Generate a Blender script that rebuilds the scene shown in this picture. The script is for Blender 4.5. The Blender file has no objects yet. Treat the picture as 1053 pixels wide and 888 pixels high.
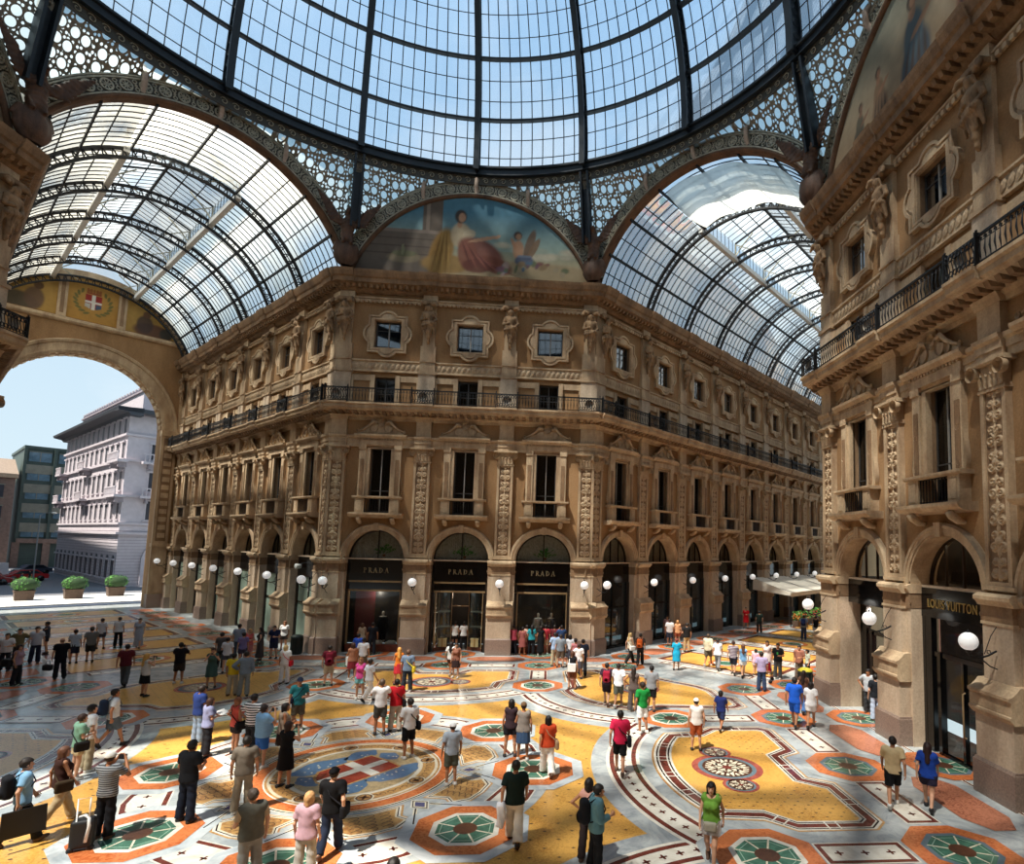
import bpy, math, random
import numpy as np
from mathutils import Matrix, Vector
from mathutils.geometry import tessellate_polygon
PI = math.pi
COL = bpy.context.scene.collection
S2 = math.sqrt(.5)
random.seed(7)
# ------------------------------------------------------------------ materials
MATS = {}
def hexc(h):
    h = h.lstrip('#')
    c = [int(h[i:i+2], 16)/255 for i in (0, 2, 4)]
    return tuple((v/12.92 if v <= .04045 else ((v+.055)/1.055)**2.4) for v in c) + (1,)
def nt_new(name):
    m = bpy.data.materials.new(name); m.use_nodes = True
    nt = m.node_tree; b = nt.nodes['Principled BSDF']
    return m, nt, b
def N(nt, t, **kw):
    n = nt.nodes.new(t)
    for k, v in kw.items():
        if k in n.inputs: n.inputs[k].default_value = v
        else: setattr(n, k, v)
    return n
def mat(name, col, rough=.6, var=.12, scale=6, metal=0, bump=0, bscale=30, spec=.5, dark=None):
    """plain surface whose colour wanders a little with noise"""
    if name in MATS: return MATS[name]
    m, nt, b = nt_new(name)
    c = hexc(col)
    L = nt.links.new
    tc = N(nt, 'ShaderNodeTexCoord')
    if var > 0:
        no = N(nt, 'ShaderNodeTexNoise', Scale=scale, Detail=6.0, Roughness=.6)
        L(tc.outputs['Object'], no.inputs['Vector'])
        r = N(nt, 'ShaderNodeValToRGB')
        d = hexc(dark) if dark else tuple(v*(1-2*var) for v in c[:3])+(1,)
        h = tuple(min(1, v*(1+var)) for v in c[:3])+(1,)
        r.color_ramp.elements[0].color = d; r.color_ramp.elements[0].position = .3
        r.color_ramp.elements[1].color = h; r.color_ramp.elements[1].position = .72
        L(no.outputs['Fac'], r.inputs['Fac']); L(r.outputs['Color'], b.inputs['Base Color'])
    else: b.inputs['Base Color'].default_value = c
    if bump:
        n2 = N(nt, 'ShaderNodeTexNoise', Scale=bscale, Detail=4.0)
        L(tc.outputs['Object'], n2.inputs['Vector'])
        bm = N(nt, 'ShaderNodeBump', Strength=bump, Distance=.02)
        L(n2.outputs['Fac'], bm.inputs['Height']); L(bm.outputs['Normal'], b.inputs['Normal'])
    b.inputs['Roughness'].default_value = rough; b.inputs['Metallic'].default_value = metal
    b.inputs['Specular IOR Level'].default_value = spec
    MATS[name] = m
    return m
def stone(name, col, dark, rough=.8, s=1.2):
    """weathered limestone: broad soot stains over a fine grain"""
    if name in MATS: return MATS[name]
    m, nt, b = nt_new(name); L = nt.links.new
    tc = N(nt, 'ShaderNodeTexCoord')
    mp = N(nt, 'ShaderNodeMapping'); mp.inputs['Scale'].default_value = (1, 1, .35)
    L(tc.outputs['Object'], mp.inputs['Vector'])
    n1 = N(nt, 'ShaderNodeTexNoise', Scale=s, Detail=8.0, Roughness=.65); L(mp.outputs['Vector'], n1.inputs['Vector'])
    n2 = N(nt, 'ShaderNodeTexNoise', Scale=14.0, Detail=5.0); L(tc.outputs['Object'], n2.inputs['Vector'])
    r = N(nt, 'ShaderNodeValToRGB')
    r.color_ramp.elements[0].color = hexc(dark); r.color_ramp.elements[0].position = .28
    r.color_ramp.elements[1].color = hexc(col); r.color_ramp.elements[1].position = .62
    L(n1.outputs['Fac'], r.inputs['Fac'])
    mx = N(nt, 'ShaderNodeMixRGB', blend_type='MULTIPLY'); mx.inputs['Fac'].default_value = .45
    L(r.outputs['Color'], mx.inputs['Color1']); L(n2.outputs['Fac'], mx.inputs['Color2'])
    L(mx.outputs['Color'], b.inputs['Base Color'])
    bm = N(nt, 'ShaderNodeBump', Strength=.35, Distance=.03)
    L(n2.outputs['Fac'], bm.inputs['Height']); L(bm.outputs['Normal'], b.inputs['Normal'])
    b.inputs['Roughness'].default_value = rough
    MATS[name] = m
    return m
def marble(name, col, vein, rough=.22, sc=1.6, vs=1.0):
    if name in MATS: return MATS[name]
    m, nt, b = nt_new(name); L = nt.links.new
    tc = N(nt, 'ShaderNodeTexCoord')
    n1 = N(nt, 'ShaderNodeTexNoise', Scale=sc, Detail=10.0, Roughness=.7, Distortion=1.6*vs)
    L(tc.outputs['Object'], n1.inputs['Vector'])
    r = N(nt, 'ShaderNodeValToRGB')
    r.color_ramp.elements[0].color = hexc(vein); r.color_ramp.elements[0].position = .33
    r.color_ramp.elements[1].color = hexc(col); r.color_ramp.elements[1].position = .58
    L(n1.outputs['Fac'], r.inputs['Fac']); L(r.outputs['Color'], b.inputs['Base Color'])
    b.inputs['Roughness'].default_value = rough
    MATS[name] = m
    return m
def tesserae(name, col, col2, rough=.3, sc=26):
    """mosaic of small chips of two tones"""
    if name in MATS: return MATS[name]
    m, nt, b = nt_new(name); L = nt.links.new
    tc = N(nt, 'ShaderNodeTexCoord')
    v = N(nt, 'ShaderNodeTexVoronoi', Scale=sc); L(tc.outputs['Object'], v.inputs['Vector'])
    n1 = N(nt, 'ShaderNodeTexNoise', Scale=.9, Detail=5.0); L(tc.outputs['Object'], n1.inputs['Vector'])
    sep = N(nt, 'ShaderNodeSeparateColor'); L(v.outputs['Color'], sep.inputs['Color'])
    ad = N(nt, 'ShaderNodeMath', operation='MULTIPLY_ADD'); ad.inputs[1].default_value = .5
    L(sep.outputs['Red'], ad.inputs[0]); L(n1.outputs['Fac'], ad.inputs[2])
    r = N(nt, 'ShaderNodeValToRGB')
    r.color_ramp.elements[0].color = hexc(col2); r.color_ramp.elements[0].position = .45
    r.color_ramp.elements[1].color = hexc(col); r.color_ramp.elements[1].position = .85
    L(ad.outputs[0], r.inputs['Fac']); L(r.outputs['Color'], b.inputs['Base Color'])
    b.inputs['Roughness'].default_value = rough
    MATS[name] = m
    return m
def glassy(name, tint, through=.85, diffuse='dfe6ea', gloss=.08, var=0., scale=.6):
    """a thin pane: lets light straight through, scatters a little, mirrors a little"""
    if name in MATS: return MATS[name]
    m = bpy.data.materials.new(name); m.use_nodes = True
    nt = m.node_tree; nt.nodes.clear(); L = nt.links.new
    out = N(nt, 'ShaderNodeOutputMaterial')
    tr = N(nt, 'ShaderNodeBsdfTransparent'); tr.inputs['Color'].default_value = hexc(tint)
    tl = N(nt, 'ShaderNodeBsdfTranslucent'); tl.inputs['Color'].default_value = hexc(diffuse)
    gl = N(nt, 'ShaderNodeBsdfGlossy', Roughness=.03)
    m1 = N(nt, 'ShaderNodeMixShader'); m1.inputs['Fac'].default_value = through
    L(tl.outputs[0], m1.inputs[1]); L(tr.outputs[0], m1.inputs[2])
    if var:
        tc = N(nt, 'ShaderNodeTexCoord')
        v = N(nt, 'ShaderNodeTexNoise', Scale=scale, Detail=4.0); L(tc.outputs['Object'], v.inputs['Vector'])
        mr = N(nt, 'ShaderNodeMapRange'); mr.inputs['From Min'].default_value = .35; mr.inputs['From Max'].default_value = .65
        mr.inputs['To Min'].default_value = max(0, through-var); mr.inputs['To Max'].default_value = min(1, through+var*.4)
        L(v.outputs['Fac'], mr.inputs['Value']); L(mr.outputs[0], m1.inputs['Fac'])
    m2 = N(nt, 'ShaderNodeMixShader')
    fr = N(nt, 'ShaderNodeFresnel', IOR=1.45)
    mu = N(nt, 'ShaderNodeMath', operation='MULTIPLY'); mu.inputs[1].default_value = gloss/.04*.6
    L(fr.outputs[0], mu.inputs[0]); L(mu.outputs[0], m2.inputs['Fac'])
    L(m1.outputs[0], m2.inputs[1]); L(gl.outputs[0], m2.inputs[2]); L(m2.outputs[0], out.inputs['Surface'])
    MATS[name] = m
    return m
def emit(name, col, strength, base=None):
    if name in MATS: return MATS[name]
    m, nt, b = nt_new(name)
    b.inputs['Base Color'].default_value = hexc(base or col)
    b.inputs['Emission Color'].default_value = hexc(col); b.inputs['Emission Strength'].default_value = strength
    b.inputs['Roughness'].default_value = .3
    MATS[name] = m
    return m
# ------------------------------------------------------------------ mesh builder
class MB:
    def __init__(s): s.v = []; s.f = []; s.m = []; s.sm = []; s.mats = []
    def mi(s, m):
        if m not in s.mats: s.mats.append(m)
        return s.mats.index(m)
    def add(s, vs, fs, m, smooth=False):
        o = len(s.v); k = s.mi(m)
        s.v.extend([tuple(v) for v in vs])
        for f in fs: s.f.append(tuple(i+o for i in f)); s.m.append(k); s.sm.append(smooth)
    def box(s, x0, x1, y0, y1, z0, z1, m):
        s.add([(x0,y0,z0),(x1,y0,z0),(x1,y1,z0),(x0,y1,z0),(x0,y0,z1),(x1,y0,z1),(x1,y1,z1),(x0,y1,z1)],
              [(0,3,2,1),(4,5,6,7),(0,1,5,4),(1,2,6,5),(2,3,7,6),(3,0,4,7)], m)
    def taper(s, x0, x1, y0, y1, z0, z1, m, t=.05):
        s.add([(x0,y0,z0),(x1,y0,z0),(x1,y1,z0),(x0,y1,z0),(x0+t,y0+t,z1),(x1-t,y0+t,z1),(x1-t,y1-t,z1),(x0+t,y1-t,z1)],
              [(0,3,2,1),(4,5,6,7),(0,1,5,4),(1,2,6,5),(2,3,7,6),(3,0,4,7)], m)
    def poly(s, loops, y, m, plane='xz'):
        """flat polygon with holes"""
        P = [(lambda a, b: (a, y, b) if plane == 'xz' else (a, b, y))(a, b) for lp in loops for a, b in lp]
        tr = tessellate_polygon([[Vector((a, b, 0)) for a, b in lp] for lp in loops])
        s.add(P, [tuple(t) for t in tr], m)
    def prism(s, loops, y0, y1, m, plane='xz', back=True):
        s.poly(loops, y0, m, plane)
        if back: s.poly(loops, y1, m, plane)
        for lp in loops:
            n = len(lp)
            f = (lambda a, b, y: (a, y, b)) if plane == 'xz' else (lambda a, b, y: (a, b, y))
            s.add([f(a, b, y0) for a, b in lp]+[f(a, b, y1) for a, b in lp], [(i, (i+1) % n, n+(i+1) % n, n+i) for i in range(n)], m)
    def extr(s, prof, x0, x1, m, caps=True):
        """profile [(y,z)] pulled along x"""
        n = len(prof)
        s.add([(x0, y, z) for y, z in prof]+[(x1, y, z) for y, z in prof], [(i, i+1, n+i+1, n+i) for i in range(n-1)], m)
        if caps:
            tr = tessellate_polygon([[Vector((y, z, 0)) for y, z in prof]])
            for x in (x0, x1): s.add([(x, y, z) for y, z in prof], [tuple(t) for t in tr], m)
    def arch(s, prof, cx, cz, m, a0=0, a1=180, n=24, smooth=False):
        """profile [(radius, y)] swept round a centre in the xz plane"""
        k = len(prof); V = []; F = []
        for i in range(n+1):
            a = math.radians(a0+(a1-a0)*i/n)
            V += [(cx+r*math.cos(a), y, cz+r*math.sin(a)) for r, y in prof]
        for i in range(n):
            for j in range(k-1): F.append((i*k+j, i*k+j+1, (i+1)*k+j+1, (i+1)*k+j))
        s.add(V, F, m, smooth)
    def tube(s, path, r, m, n=6, closed=False):
        P = [Vector(p) for p in path]; V = []; F = []; k = len(P)
        up = None
        rr = r if hasattr(r, '__len__') else [r]*k
        for i, p in enumerate(P):
            t = (P[(i+1) % k]-P[i-1]) if closed else (P[min(i+1, k-1)]-P[max(i-1, 0)])
            t.normalize()
            if up is None: up = Vector((0, 0, 1)) if abs(t.z) < .9 else Vector((1, 0, 0))
            a = t.cross(up)
            if a.length < 1e-4: a = t.orthogonal()
            a.normalize(); b = a.cross(t); up = b
            for j in range(n):
                w = 2*PI*j/n
                V.append(p+(a*math.cos(w)+b*math.sin(w))*rr[i])
        for i in range(k if closed else k-1):
            for j in range(n):
                q = (i+1) % k
                F.append((i*n+j, i*n+(j+1) % n, q*n+(j+1) % n, q*n+j))
        if not closed: F += [tuple(range(n)), tuple((k-1)*n+j for j in range(n))]
        s.add(V, F, m, True)
    def lathe(s, prof, m, n=16, c=(0, 0, 0), axis='z'):
        k = len(prof); V = []; F = []
        for i in range(n):
            a = 2*PI*i/n
            for r, z in prof:
                p = (r*math.cos(a), r*math.sin(a), z) if axis == 'z' else (r*math.cos(a), -z, r*math.sin(a))
                V.append((c[0]+p[0], c[1]+p[1], c[2]+p[2]))
        for i in range(n):
            for j in range(k-1):
                q = (i+1) % n
                F.append((i*k+j, q*k+j, q*k+j+1, i*k+j+1))
        s.add(V, F, m, True)
    def grid(s, fn, nu, nv, m, smooth=True):
        V = [fn(i/nu, j/nv) for i in range(nu+1) for j in range(nv+1)]
        F = [(i*(nv+1)+j, (i+1)*(nv+1)+j, (i+1)*(nv+1)+j+1, i*(nv+1)+j+1) for i in range(nu) for j in range(nv)]
        s.add(V, F, m, smooth)
    def bar(s, a, b, w, m, up=(0, 0, 1)):
        """square bar between two points"""
        a = Vector(a); b = Vector(b); t = (b-a).normalized(); u = Vector(up)
        x = t.cross(u)
        if x.length < 1e-3: x = t.orthogonal()
        x.normalize(); y = x.cross(t)
        wx, wy = w if hasattr(w, '__len__') else (w, w)
        V = [p+x*i*wx/2+y*j*wy/2 for p in (a, b) for i, j in ((-1,-1),(1,-1),(1,1),(-1,1))]
        s.add(V, [(0,1,2,3),(4,5,6,7),(0,1,5,4),(1,2,6,5),(2,3,7,6),(3,0,4,7)], m)
    def merge(s, o, M=None):
        off = len(s.v)
        s.v.extend([tuple(M @ Vector(v)) for v in o.v] if M is not None else o.v)
        idx = [s.mi(m) for m in o.mats]
        s.f.extend([tuple(i+off for i in f) for f in o.f]); s.m.extend([idx[k] for k in o.m]); s.sm.extend(o.sm)
    def stretch(s, kx=1, kz=1, z0=0):
        s.v = [(x*kx, y, z0+(z-z0)*kz) for x, y, z in s.v]
    def mesh(s, name):
        me = bpy.data.meshes.new(name)
        me.from_pydata(s.v, [], s.f)
        for m in s.mats: me.materials.append(m)
        me.polygons.foreach_set('material_index', s.m); me.polygons.foreach_set('use_smooth', s.sm)
        me.update()
        return me
    def build(s, name, parent=None, M=None, loc=None):
        return obj(name, s.mesh(name), parent, M, loc)
def obj(name, data, parent=None, M=None, loc=None):
    o = bpy.data.objects.new(name, data); COL.objects.link(o)
    if parent is not None: o.parent = parent
    if M is not None: o.matrix_basis = M
    if loc is not None: o.location = loc
    return o
def empty(name, M=None, loc=None):
    o = obj(name, None, None, M, loc); o.empty_display_size = .2
    return o
def tag(o, label, cat, group=None, kind=None):
    if label: o['label'] = label
    if cat: o['category'] = cat
    if group: o['group'] = group
    if kind: o['kind'] = kind
    return o
def struct(o): o['kind'] = 'structure'; return o
def copy_tree(o, M=None, parent=None):
    c = o.copy(); COL.objects.link(c)
    if parent is not None: c.parent = parent
    if M is not None: c.matrix_basis = M
    for k in ('label', 'category', 'group'):
        if parent is None and k in c: del c[k]
    for ch in o.children: copy_tree(ch, None, c)
    return c
def meshobj(name, V, Q, mats, parent=None, mi=None, M=None, loc=None, smooth=True):
    """numpy vertices and quads to one mesh object"""
    me = bpy.data.meshes.new(name)
    me.vertices.add(len(V)); me.vertices.foreach_set('co', np.asarray(V, np.float32).ravel())
    me.loops.add(Q.size); me.loops.foreach_set('vertex_index', Q.astype(np.int32).ravel())
    me.polygons.add(len(Q)); k = Q.shape[1]
    me.polygons.foreach_set('loop_start', np.arange(0, Q.size, k, dtype=np.int32))
    me.polygons.foreach_set('loop_total', np.full(len(Q), k, np.int32))
    for m in mats: me.materials.append(m)
    if mi is not None: me.polygons.foreach_set('material_index', mi.astype(np.int32))
    me.polygons.foreach_set('use_smooth', np.full(len(Q), smooth))
    me.update(calc_edges=True); me.validate()
    return obj(name, me, parent, M, loc)
# ------------------------------------------------------------------ implicit surfaces
def snet(F, o, h):
    """surface nets of a sampled field (negative inside): vertices, quads"""
    s = F < 0
    c = np.zeros(tuple(n-1 for n in F.shape), np.int8)
    sl = lambda a, d: a[d[0]:a.shape[0]-1+d[0], d[1]:a.shape[1]-1+d[1], d[2]:a.shape[2]-1+d[2]]
    cor = [(i, j, k) for i in (0, 1) for j in (0, 1) for k in (0, 1)]
    for d in cor: c += sl(s, d)
    act = (c > 0) & (c < 8)
    idx = np.argwhere(act)
    if len(idx) == 0: return np.zeros((0, 3)), np.zeros((0, 4), int)
    ids = np.full(act.shape, -1, np.int64); ids[act] = np.arange(len(idx))
    val = {d: F[idx[:, 0]+d[0], idx[:, 1]+d[1], idx[:, 2]+d[2]] for d in cor}
    acc = np.zeros((len(idx), 3)); cnt = np.zeros(len(idx))
    for a in cor:
        for ax in range(3):
            if a[ax]: continue
            b = list(a); b[ax] = 1; b = tuple(b)
            va, vb = val[a], val[b]
            x = (va < 0) != (vb < 0)
            t = np.where(x, va/np.where(x, va-vb, 1), 0)
            p = np.tile(np.array(a, float), (len(idx), 1)); p[:, ax] += t
            acc[x] += p[x]; cnt[x] += 1
    V = o+h*(idx+acc/cnt[:, None])
    Q = []
    for ax in range(3):
        u, w = [q for q in range(3) if q != ax]
        A = np.take(s, range(0, s.shape[ax]-1), ax); B = np.take(s, range(1, s.shape[ax]), ax)
        e = np.argwhere(A != B)
        e = e[(e[:, u] > 0) & (e[:, w] > 0) & (e[:, u] < act.shape[u]) & (e[:, w] < act.shape[w])]
        if len(e) == 0: continue
        fl = A[e[:, 0], e[:, 1], e[:, 2]]
        def at(du, dw):
            q = e.copy(); q[:, u] -= du; q[:, w] -= dw
            return ids[q[:, 0], q[:, 1], q[:, 2]]
        q = np.stack([at(1, 1), at(0, 1), at(0, 0), at(1, 0)], 1)
        if ax == 1: fl = ~fl
        q[~fl] = q[~fl][:, ::-1]
        Q.append(q[(q >= 0).all(1)])
    return V, np.concatenate(Q)
class Field:
    def __init__(s, lo, hi, h):
        s.o = np.array(lo, float); s.h = h
        n = [int(math.ceil((b-a)/h))+1 for a, b in zip(lo, hi)]
        s.x = (s.o[0]+h*np.arange(n[0]))[:, None, None].astype(np.float32)
        s.y = (s.o[1]+h*np.arange(n[1]))[None, :, None].astype(np.float32)
        s.z = (s.o[2]+h*np.arange(n[2]))[None, None, :].astype(np.float32)
        s.shape = tuple(n)
    def cap(s, a, b, ra, rb, sy=1.):
        """tapered capsule; sy>1 flattens it front to back"""
        a = np.array(a, float); b = np.array(b, float); d = b-a
        d2 = d.copy(); d2[1] *= sy
        L = float(d2@d2)+1e-9
        x, y, z = s.x-a[0], (s.y-a[1])*sy, s.z-a[2]
        t = np.clip((x*d2[0]+y*d2[1]+z*d2[2])/L, 0, 1)
        return np.sqrt((x-t*d2[0])**2+(y-t*d2[1])**2+(z-t*d2[2])**2)-(ra+(rb-ra)*t)
    def ell(s, c, r):
        k = np.sqrt(((s.x-c[0])/r[0])**2+((s.y-c[1])/r[1])**2+((s.z-c[2])/r[2])**2)
        return (k-1)*min(r)
    def box(s, c, r, e=.01):
        q = [np.abs(w-c[i])-r[i]+e for i, w in enumerate((s.x, s.y, s.z))]
        o = np.sqrt(sum(np.maximum(v, 0)**2 for v in q))
        return o+np.minimum(np.maximum(np.maximum(q[0], q[1]), q[2]), 0)-e
    def plane(s, p, n):
        n = np.array(n, float); n = n/np.linalg.norm(n)
        return (s.x-p[0])*n[0]+(s.y-p[1])*n[1]+(s.z-p[2])*n[2]
    def net(s, F): return snet(np.broadcast_to(F, s.shape), s.o, s.h)
def smin(a, b, k=.03):
    h = np.clip(.5+.5*(b-a)/k, 0, 1)
    return b+(a-b)*h-k*h*(1-h)
def sm(k, *fs):
    r = fs[0]
    for f in fs[1:]: r = smin(r, f, k)
    return r
# ------------------------------------------------------------------ the place: an octagon with two glazed arms
A, HW, B = 17.5, 7.718, 4.89          # apothem, half a pavilion front, bay
E0 = .467                             # first pilaster from a corner, along an arm
def frame(px, py, yx, yy):
    """matrix with local y pointing into the wall, x along it"""
    return Matrix(((yy, yx, 0, px), (-yx, yy, 0, py), (0, 0, 1, 0), (0, 0, 0, 1)))
F_N = frame(0, A, 0, 1)
F_E = frame(A, 0, 1, 0)
F_W = frame(-A, 0, -1, 0)
F_S = frame(0, -A, 0, -1)
F_L = frame(-HW, A, S2, S2)           # long arm towards the street: x runs negative away from the octagon
F_R = frame(HW, A, -S2, S2)           # deep arcade: x runs positive away from the octagon
T = lambda x, y=0, z=0: Matrix.Translation((x, y, z))
ST = stone('limestone', 'dabf9a', '9a7a5c')
STD = stone('limestone_dark', 'a4825f', '5e4834')
STU = stone('ochre_stucco', 'b48c60', '88653f', .9, .5)
GRA = mat('granite', '8b7668', .55, .18, 18, bump=.1)
DIE = stone('pedestal_stone', 'dcc6aa', 'b0957a', .75, .9)
IRON = mat('black_iron', '16171a', .5, .1, 8, .3)
IRB = mat('blue_black_iron', '1d2730', .5, .12, 3, .2)
WOOD = mat('dark_joinery', '241b16', .35, .2, 5)
BLK = mat('black_fascia', '0b0a0b', .12, 0, spec=.6)
FRM = mat('window_frame', '3c3a38', .5, .1)
GLS = glassy('shop_glass', 'c0c8c4', .9, 'c8d0cc', .06)
CLR = glassy('clear_shop_glass', 'e6ecea', .985, 'c8d0cc', .05)
GLD = glassy('dark_glass', '5d6a6c', .9, '9fb0b4', .12)
GLW = glassy('attic_glass', '6d7c86', .55, '3a5878', .30)
GOLD = mat('gilt', 'b89a5c', .35, .05, 10, .7)
BEI = mat('fanlight_blind', 'b4aa9c', .8, .2, 9)

def arc_pts(cx, cz, r, a0, a1, n):
    return [(cx+r*math.cos(math.radians(a0+(a1-a0)*i/n)), cz+r*math.sin(math.radians(a0+(a1-a0)*i/n))) for i in range(n+1)]
RA, ZS = 1.66, 5.4                    # arch radius and springing
def bay_wall(mb, cx):
    L, Rr = cx-B/2, cx+B/2
    y = .22
    low = [(L, 5.35), (cx-RA, 5.35)]+arc_pts(cx, ZS, RA, 180, 0, 22)+[(cx+RA, 5.35), (Rr, 5.35), (Rr, 14.2), (L, 14.2)]
    win = [(cx-.6, 8.0), (cx-.6, 11.9), (cx+.6, 11.9), (cx+.6, 8.0)]
    mb.poly([low, win], y, STU)
    w2 = [(cx-.6, 14.5), (cx-.6, 16.2), (cx+.6, 16.2), (cx+.6, 14.5)]
    mb.poly([[(L, 14.2), (Rr, 14.2), (Rr, 16.6), (L, 16.6)], w2], y, STU)
    w3 = [(cx-.76, 18.03), (cx-.76, 19.66), (cx+.76, 19.66), (cx+.76, 18.03)]
    mb.poly([[(L, 16.6), (Rr, 16.6), (Rr, 22.2), (L, 22.2)], w3], y, STU)
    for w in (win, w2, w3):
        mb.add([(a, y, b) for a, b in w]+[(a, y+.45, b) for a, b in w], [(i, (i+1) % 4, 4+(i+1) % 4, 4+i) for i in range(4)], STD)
    mb.arch([(RA, y), (RA, 1.05)], cx, ZS, ST, 0, 180, 22)
    for s in (-1, 1): mb.box(*sorted((cx+s*RA, cx+s*B/2)), .1, 1.1, 0, 5.5, DIE)
    # archivolt: stepped mouldings and a keystone
    mb.arch([(RA, .22), (RA, .1), (RA+.08, .1), (RA+.08, .06), (RA+.2, .06), (RA+.22, .02), (RA+.32, .02), (RA+.37, .12), (RA+.38, .22)], cx, ZS, ST, 0, 180, 28)
    mb.taper(cx-.12, cx+.12, -.04, .3, ZS+RA-.05, ZS+RA+.4, ST, -.03)
    # small piers and sunk panels beside the low attic window
    for s in (-1, 1):
        mb.box(*sorted((cx+s*.6, cx+s*.86)), .08, .3, 14.4, 16.3, ST)
        mb.box(*sorted((cx+s*1.85, cx+s*2.05)), .1, .3, 14.4, 16.3, ST)
        mb.box(*sorted((cx+s*.86, cx+s*1.85)), .14, .3, 15.95, 16.3, ST)
def wall_obj(name, F, centres, ends):
    mb = MB()
    for c in centres: bay_wall(mb, c)
    for a, b in ends:
        mb.box(a, b, .22, .9, 5.4, 22.2, STU); mb.box(a, b, .1, 1.1, 0, 5.5, DIE)
    return struct(mb.build(name, None, F))
NB = [-B, 0, B]
LB = [-(E0+B*(i+.5)) for i in range(6)]
RB = [E0+B*(i+.5) for i in range(10)]
EB = [-B, 0, B]                       # on F_E local x = -world y
wall_obj('wall_north', F_N, NB, [(-HW, -1.5*B), (1.5*B, HW)])
wall_obj('wall_west_arm', F_L, LB, [(-E0, 0), (LB[-1]-B/2-1.2, LB[-1]-B/2)])
wall_obj('wall_east_arm', F_R, RB, [(0, E0)])
wall_obj('wall_east', F_E, EB, [(-HW, -1.5*B), (1.5*B, HW)])
wall_obj('wall_west', F_W, EB, [(-HW, -1.5*B), (1.5*B, HW)])
# the far sides of the arms and the front behind the viewer: plain walls that only shade and bounce light
mb = MB()
mb.box(0, 52, .2, 1, 0, 22.5, STU)
struct(mb.build('wall_east_arm_far', None, Matrix(((S2, S2, 0, A), (S2, -S2, 0, HW), (0, 0, 1, 0), (0, 0, 0, 1)))))
mb = MB(); mb.box(0, 31.7, .2, 1, 0, 22.5, STU)
struct(mb.build('wall_west_arm_far', None, Matrix(((-S2, -S2, 0, -A), (S2, -S2, 0, HW), (0, 0, 1, 0), (0, 0, 0, 1)))))
mb = MB(); mb.box(-HW-4, HW+4, 1.6, 2.4, 0, 22.5, STU)
struct(mb.build('wall_south', None, F_S))
for nm, sx in (('wall_south_west', -1), ('wall_south_east', 1)):   # the two arms behind the viewer, closed off
    mb = MB(); mb.box(-7.2, 7.2, 14, 14.6, 0, 28, STU); mb.box(-7.6, -6.9, .5, 14, 0, 22.5, STU); mb.box(6.9, 7.6, .5, 14, 0, 22.5, STU)
    struct(mb.build(nm, None, frame(sx*17.83*S2, -17.83*S2, sx*S2, -S2)))

# ------------------------------------------------------------------ mouldings swept round the corners
def offs(path, p):
    """2D path pushed p to its right"""
    out = []
    for i, q in enumerate(path):
        q = Vector(q); ns = []
        if i > 0: d = (q-Vector(path[i-1])).normalized(); ns.append(Vector((d.y, -d.x)))
        if i < len(path)-1: d = (Vector(path[i+1])-q).normalized(); ns.append(Vector((d.y, -d.x)))
        n = ns[0] if len(ns) == 1 else (ns[0]+ns[1])/(1+ns[0].dot(ns[1]))
        out.append(q+n*p)
    return out
def sweep(mb, path, prof, m):
    k = len(prof); rows = [offs(path, p) for p, z in prof]
    V = []; F = []
    for i in range(len(path)):
        for j in range(k): V.append((rows[j][i].x, rows[j][i].y, prof[j][1]))
    for i in range(len(path)-1):
        for j in range(k-1): F.append((i*k+j, i*k+j+1, (i+1)*k+j+1, (i+1)*k+j))
    mb.add(V, F, m)
def along(path, step, p):
    """points and directions every step along the pushed path"""
    q = offs(path, p)
    for a, b in zip(q[:-1], q[1:]):
        L = (b-a).length; d = (b-a)/L; n = max(1, int(L/step)); st = L/n
        for i in range(n): yield a+d*(st*(i+.5)), d
def blocks(mb, path, step, p0, p1, w, z0, z1, m, taper=0):
    for q, d in along(path, step, p0):
        n = Vector((d.y, -d.x)); c = q
        V = []
        for zz in (z0, z1):
            t = taper if zz == z0 else 0
            for sx, pp in ((-1, 0), (1, 0), (1, p1-p0-t), (-1, p1-p0-t)):
                v = c+d*(sx*w/2)+n*pp; V.append((v.x, v.y, zz))
        mb.add(V, [(0,1,2,3),(4,5,6,7),(0,1,5,4),(1,2,6,5),(2,3,7,6),(3,0,4,7)], m)
C0 = Vector((-HW, A)); C1 = Vector((HW, A)); C2 = Vector((A, HW)); C3 = Vector((A, -HW)); W2 = Vector((-A, HW)); W1 = Vector((-A, -HW))
dL = Vector((-S2, S2)); dR = Vector((S2, S2))
P_N = [C0+dL*30.4, C0, C1, C1+dR*50]
P_E = [C2+dR*14, C2, C3, C3+Vector((S2, -S2))*3]
P_W = [W1+Vector((-S2, -S2))*3, W1, W2, W2+dL*14]
ARCHIT = [(-.25, 11.95), (-.1, 11.95), (-.1, 12.2), (-.06, 12.2), (-.06, 12.42), (.02, 12.5), (.04, 12.62), (-.2, 12.66)]
BALC = [(-.25, 13.55), (-.12, 13.55), (-.08, 13.7), (.05, 13.78), (.08, 13.92), (.62, 14.0), (.66, 14.06), (.74, 14.1), (.74, 14.26), (.84, 14.32), (.84, 14.42), (-.25, 14.42)]
BAND = [(-.25, 16.5), (-.06, 16.5), (-.06, 16.58), (-.14, 16.62), (-.14, 17.12), (-.06, 17.16), (-.06, 17.24), (-.25, 17.26)]
DENT = [(-.25, 20.86), (-.12, 20.86), (-.12, 20.98), (-.05, 21.02), (-.05, 21.1), (-.25, 21.14)]
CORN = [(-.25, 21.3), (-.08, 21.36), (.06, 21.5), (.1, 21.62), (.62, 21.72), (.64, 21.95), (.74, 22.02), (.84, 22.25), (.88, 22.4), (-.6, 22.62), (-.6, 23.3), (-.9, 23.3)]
n_trim = 0
def trim(mb):
    global n_trim
    n_trim += 1
    return struct(mb.build('trim_%d' % n_trim))
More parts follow.
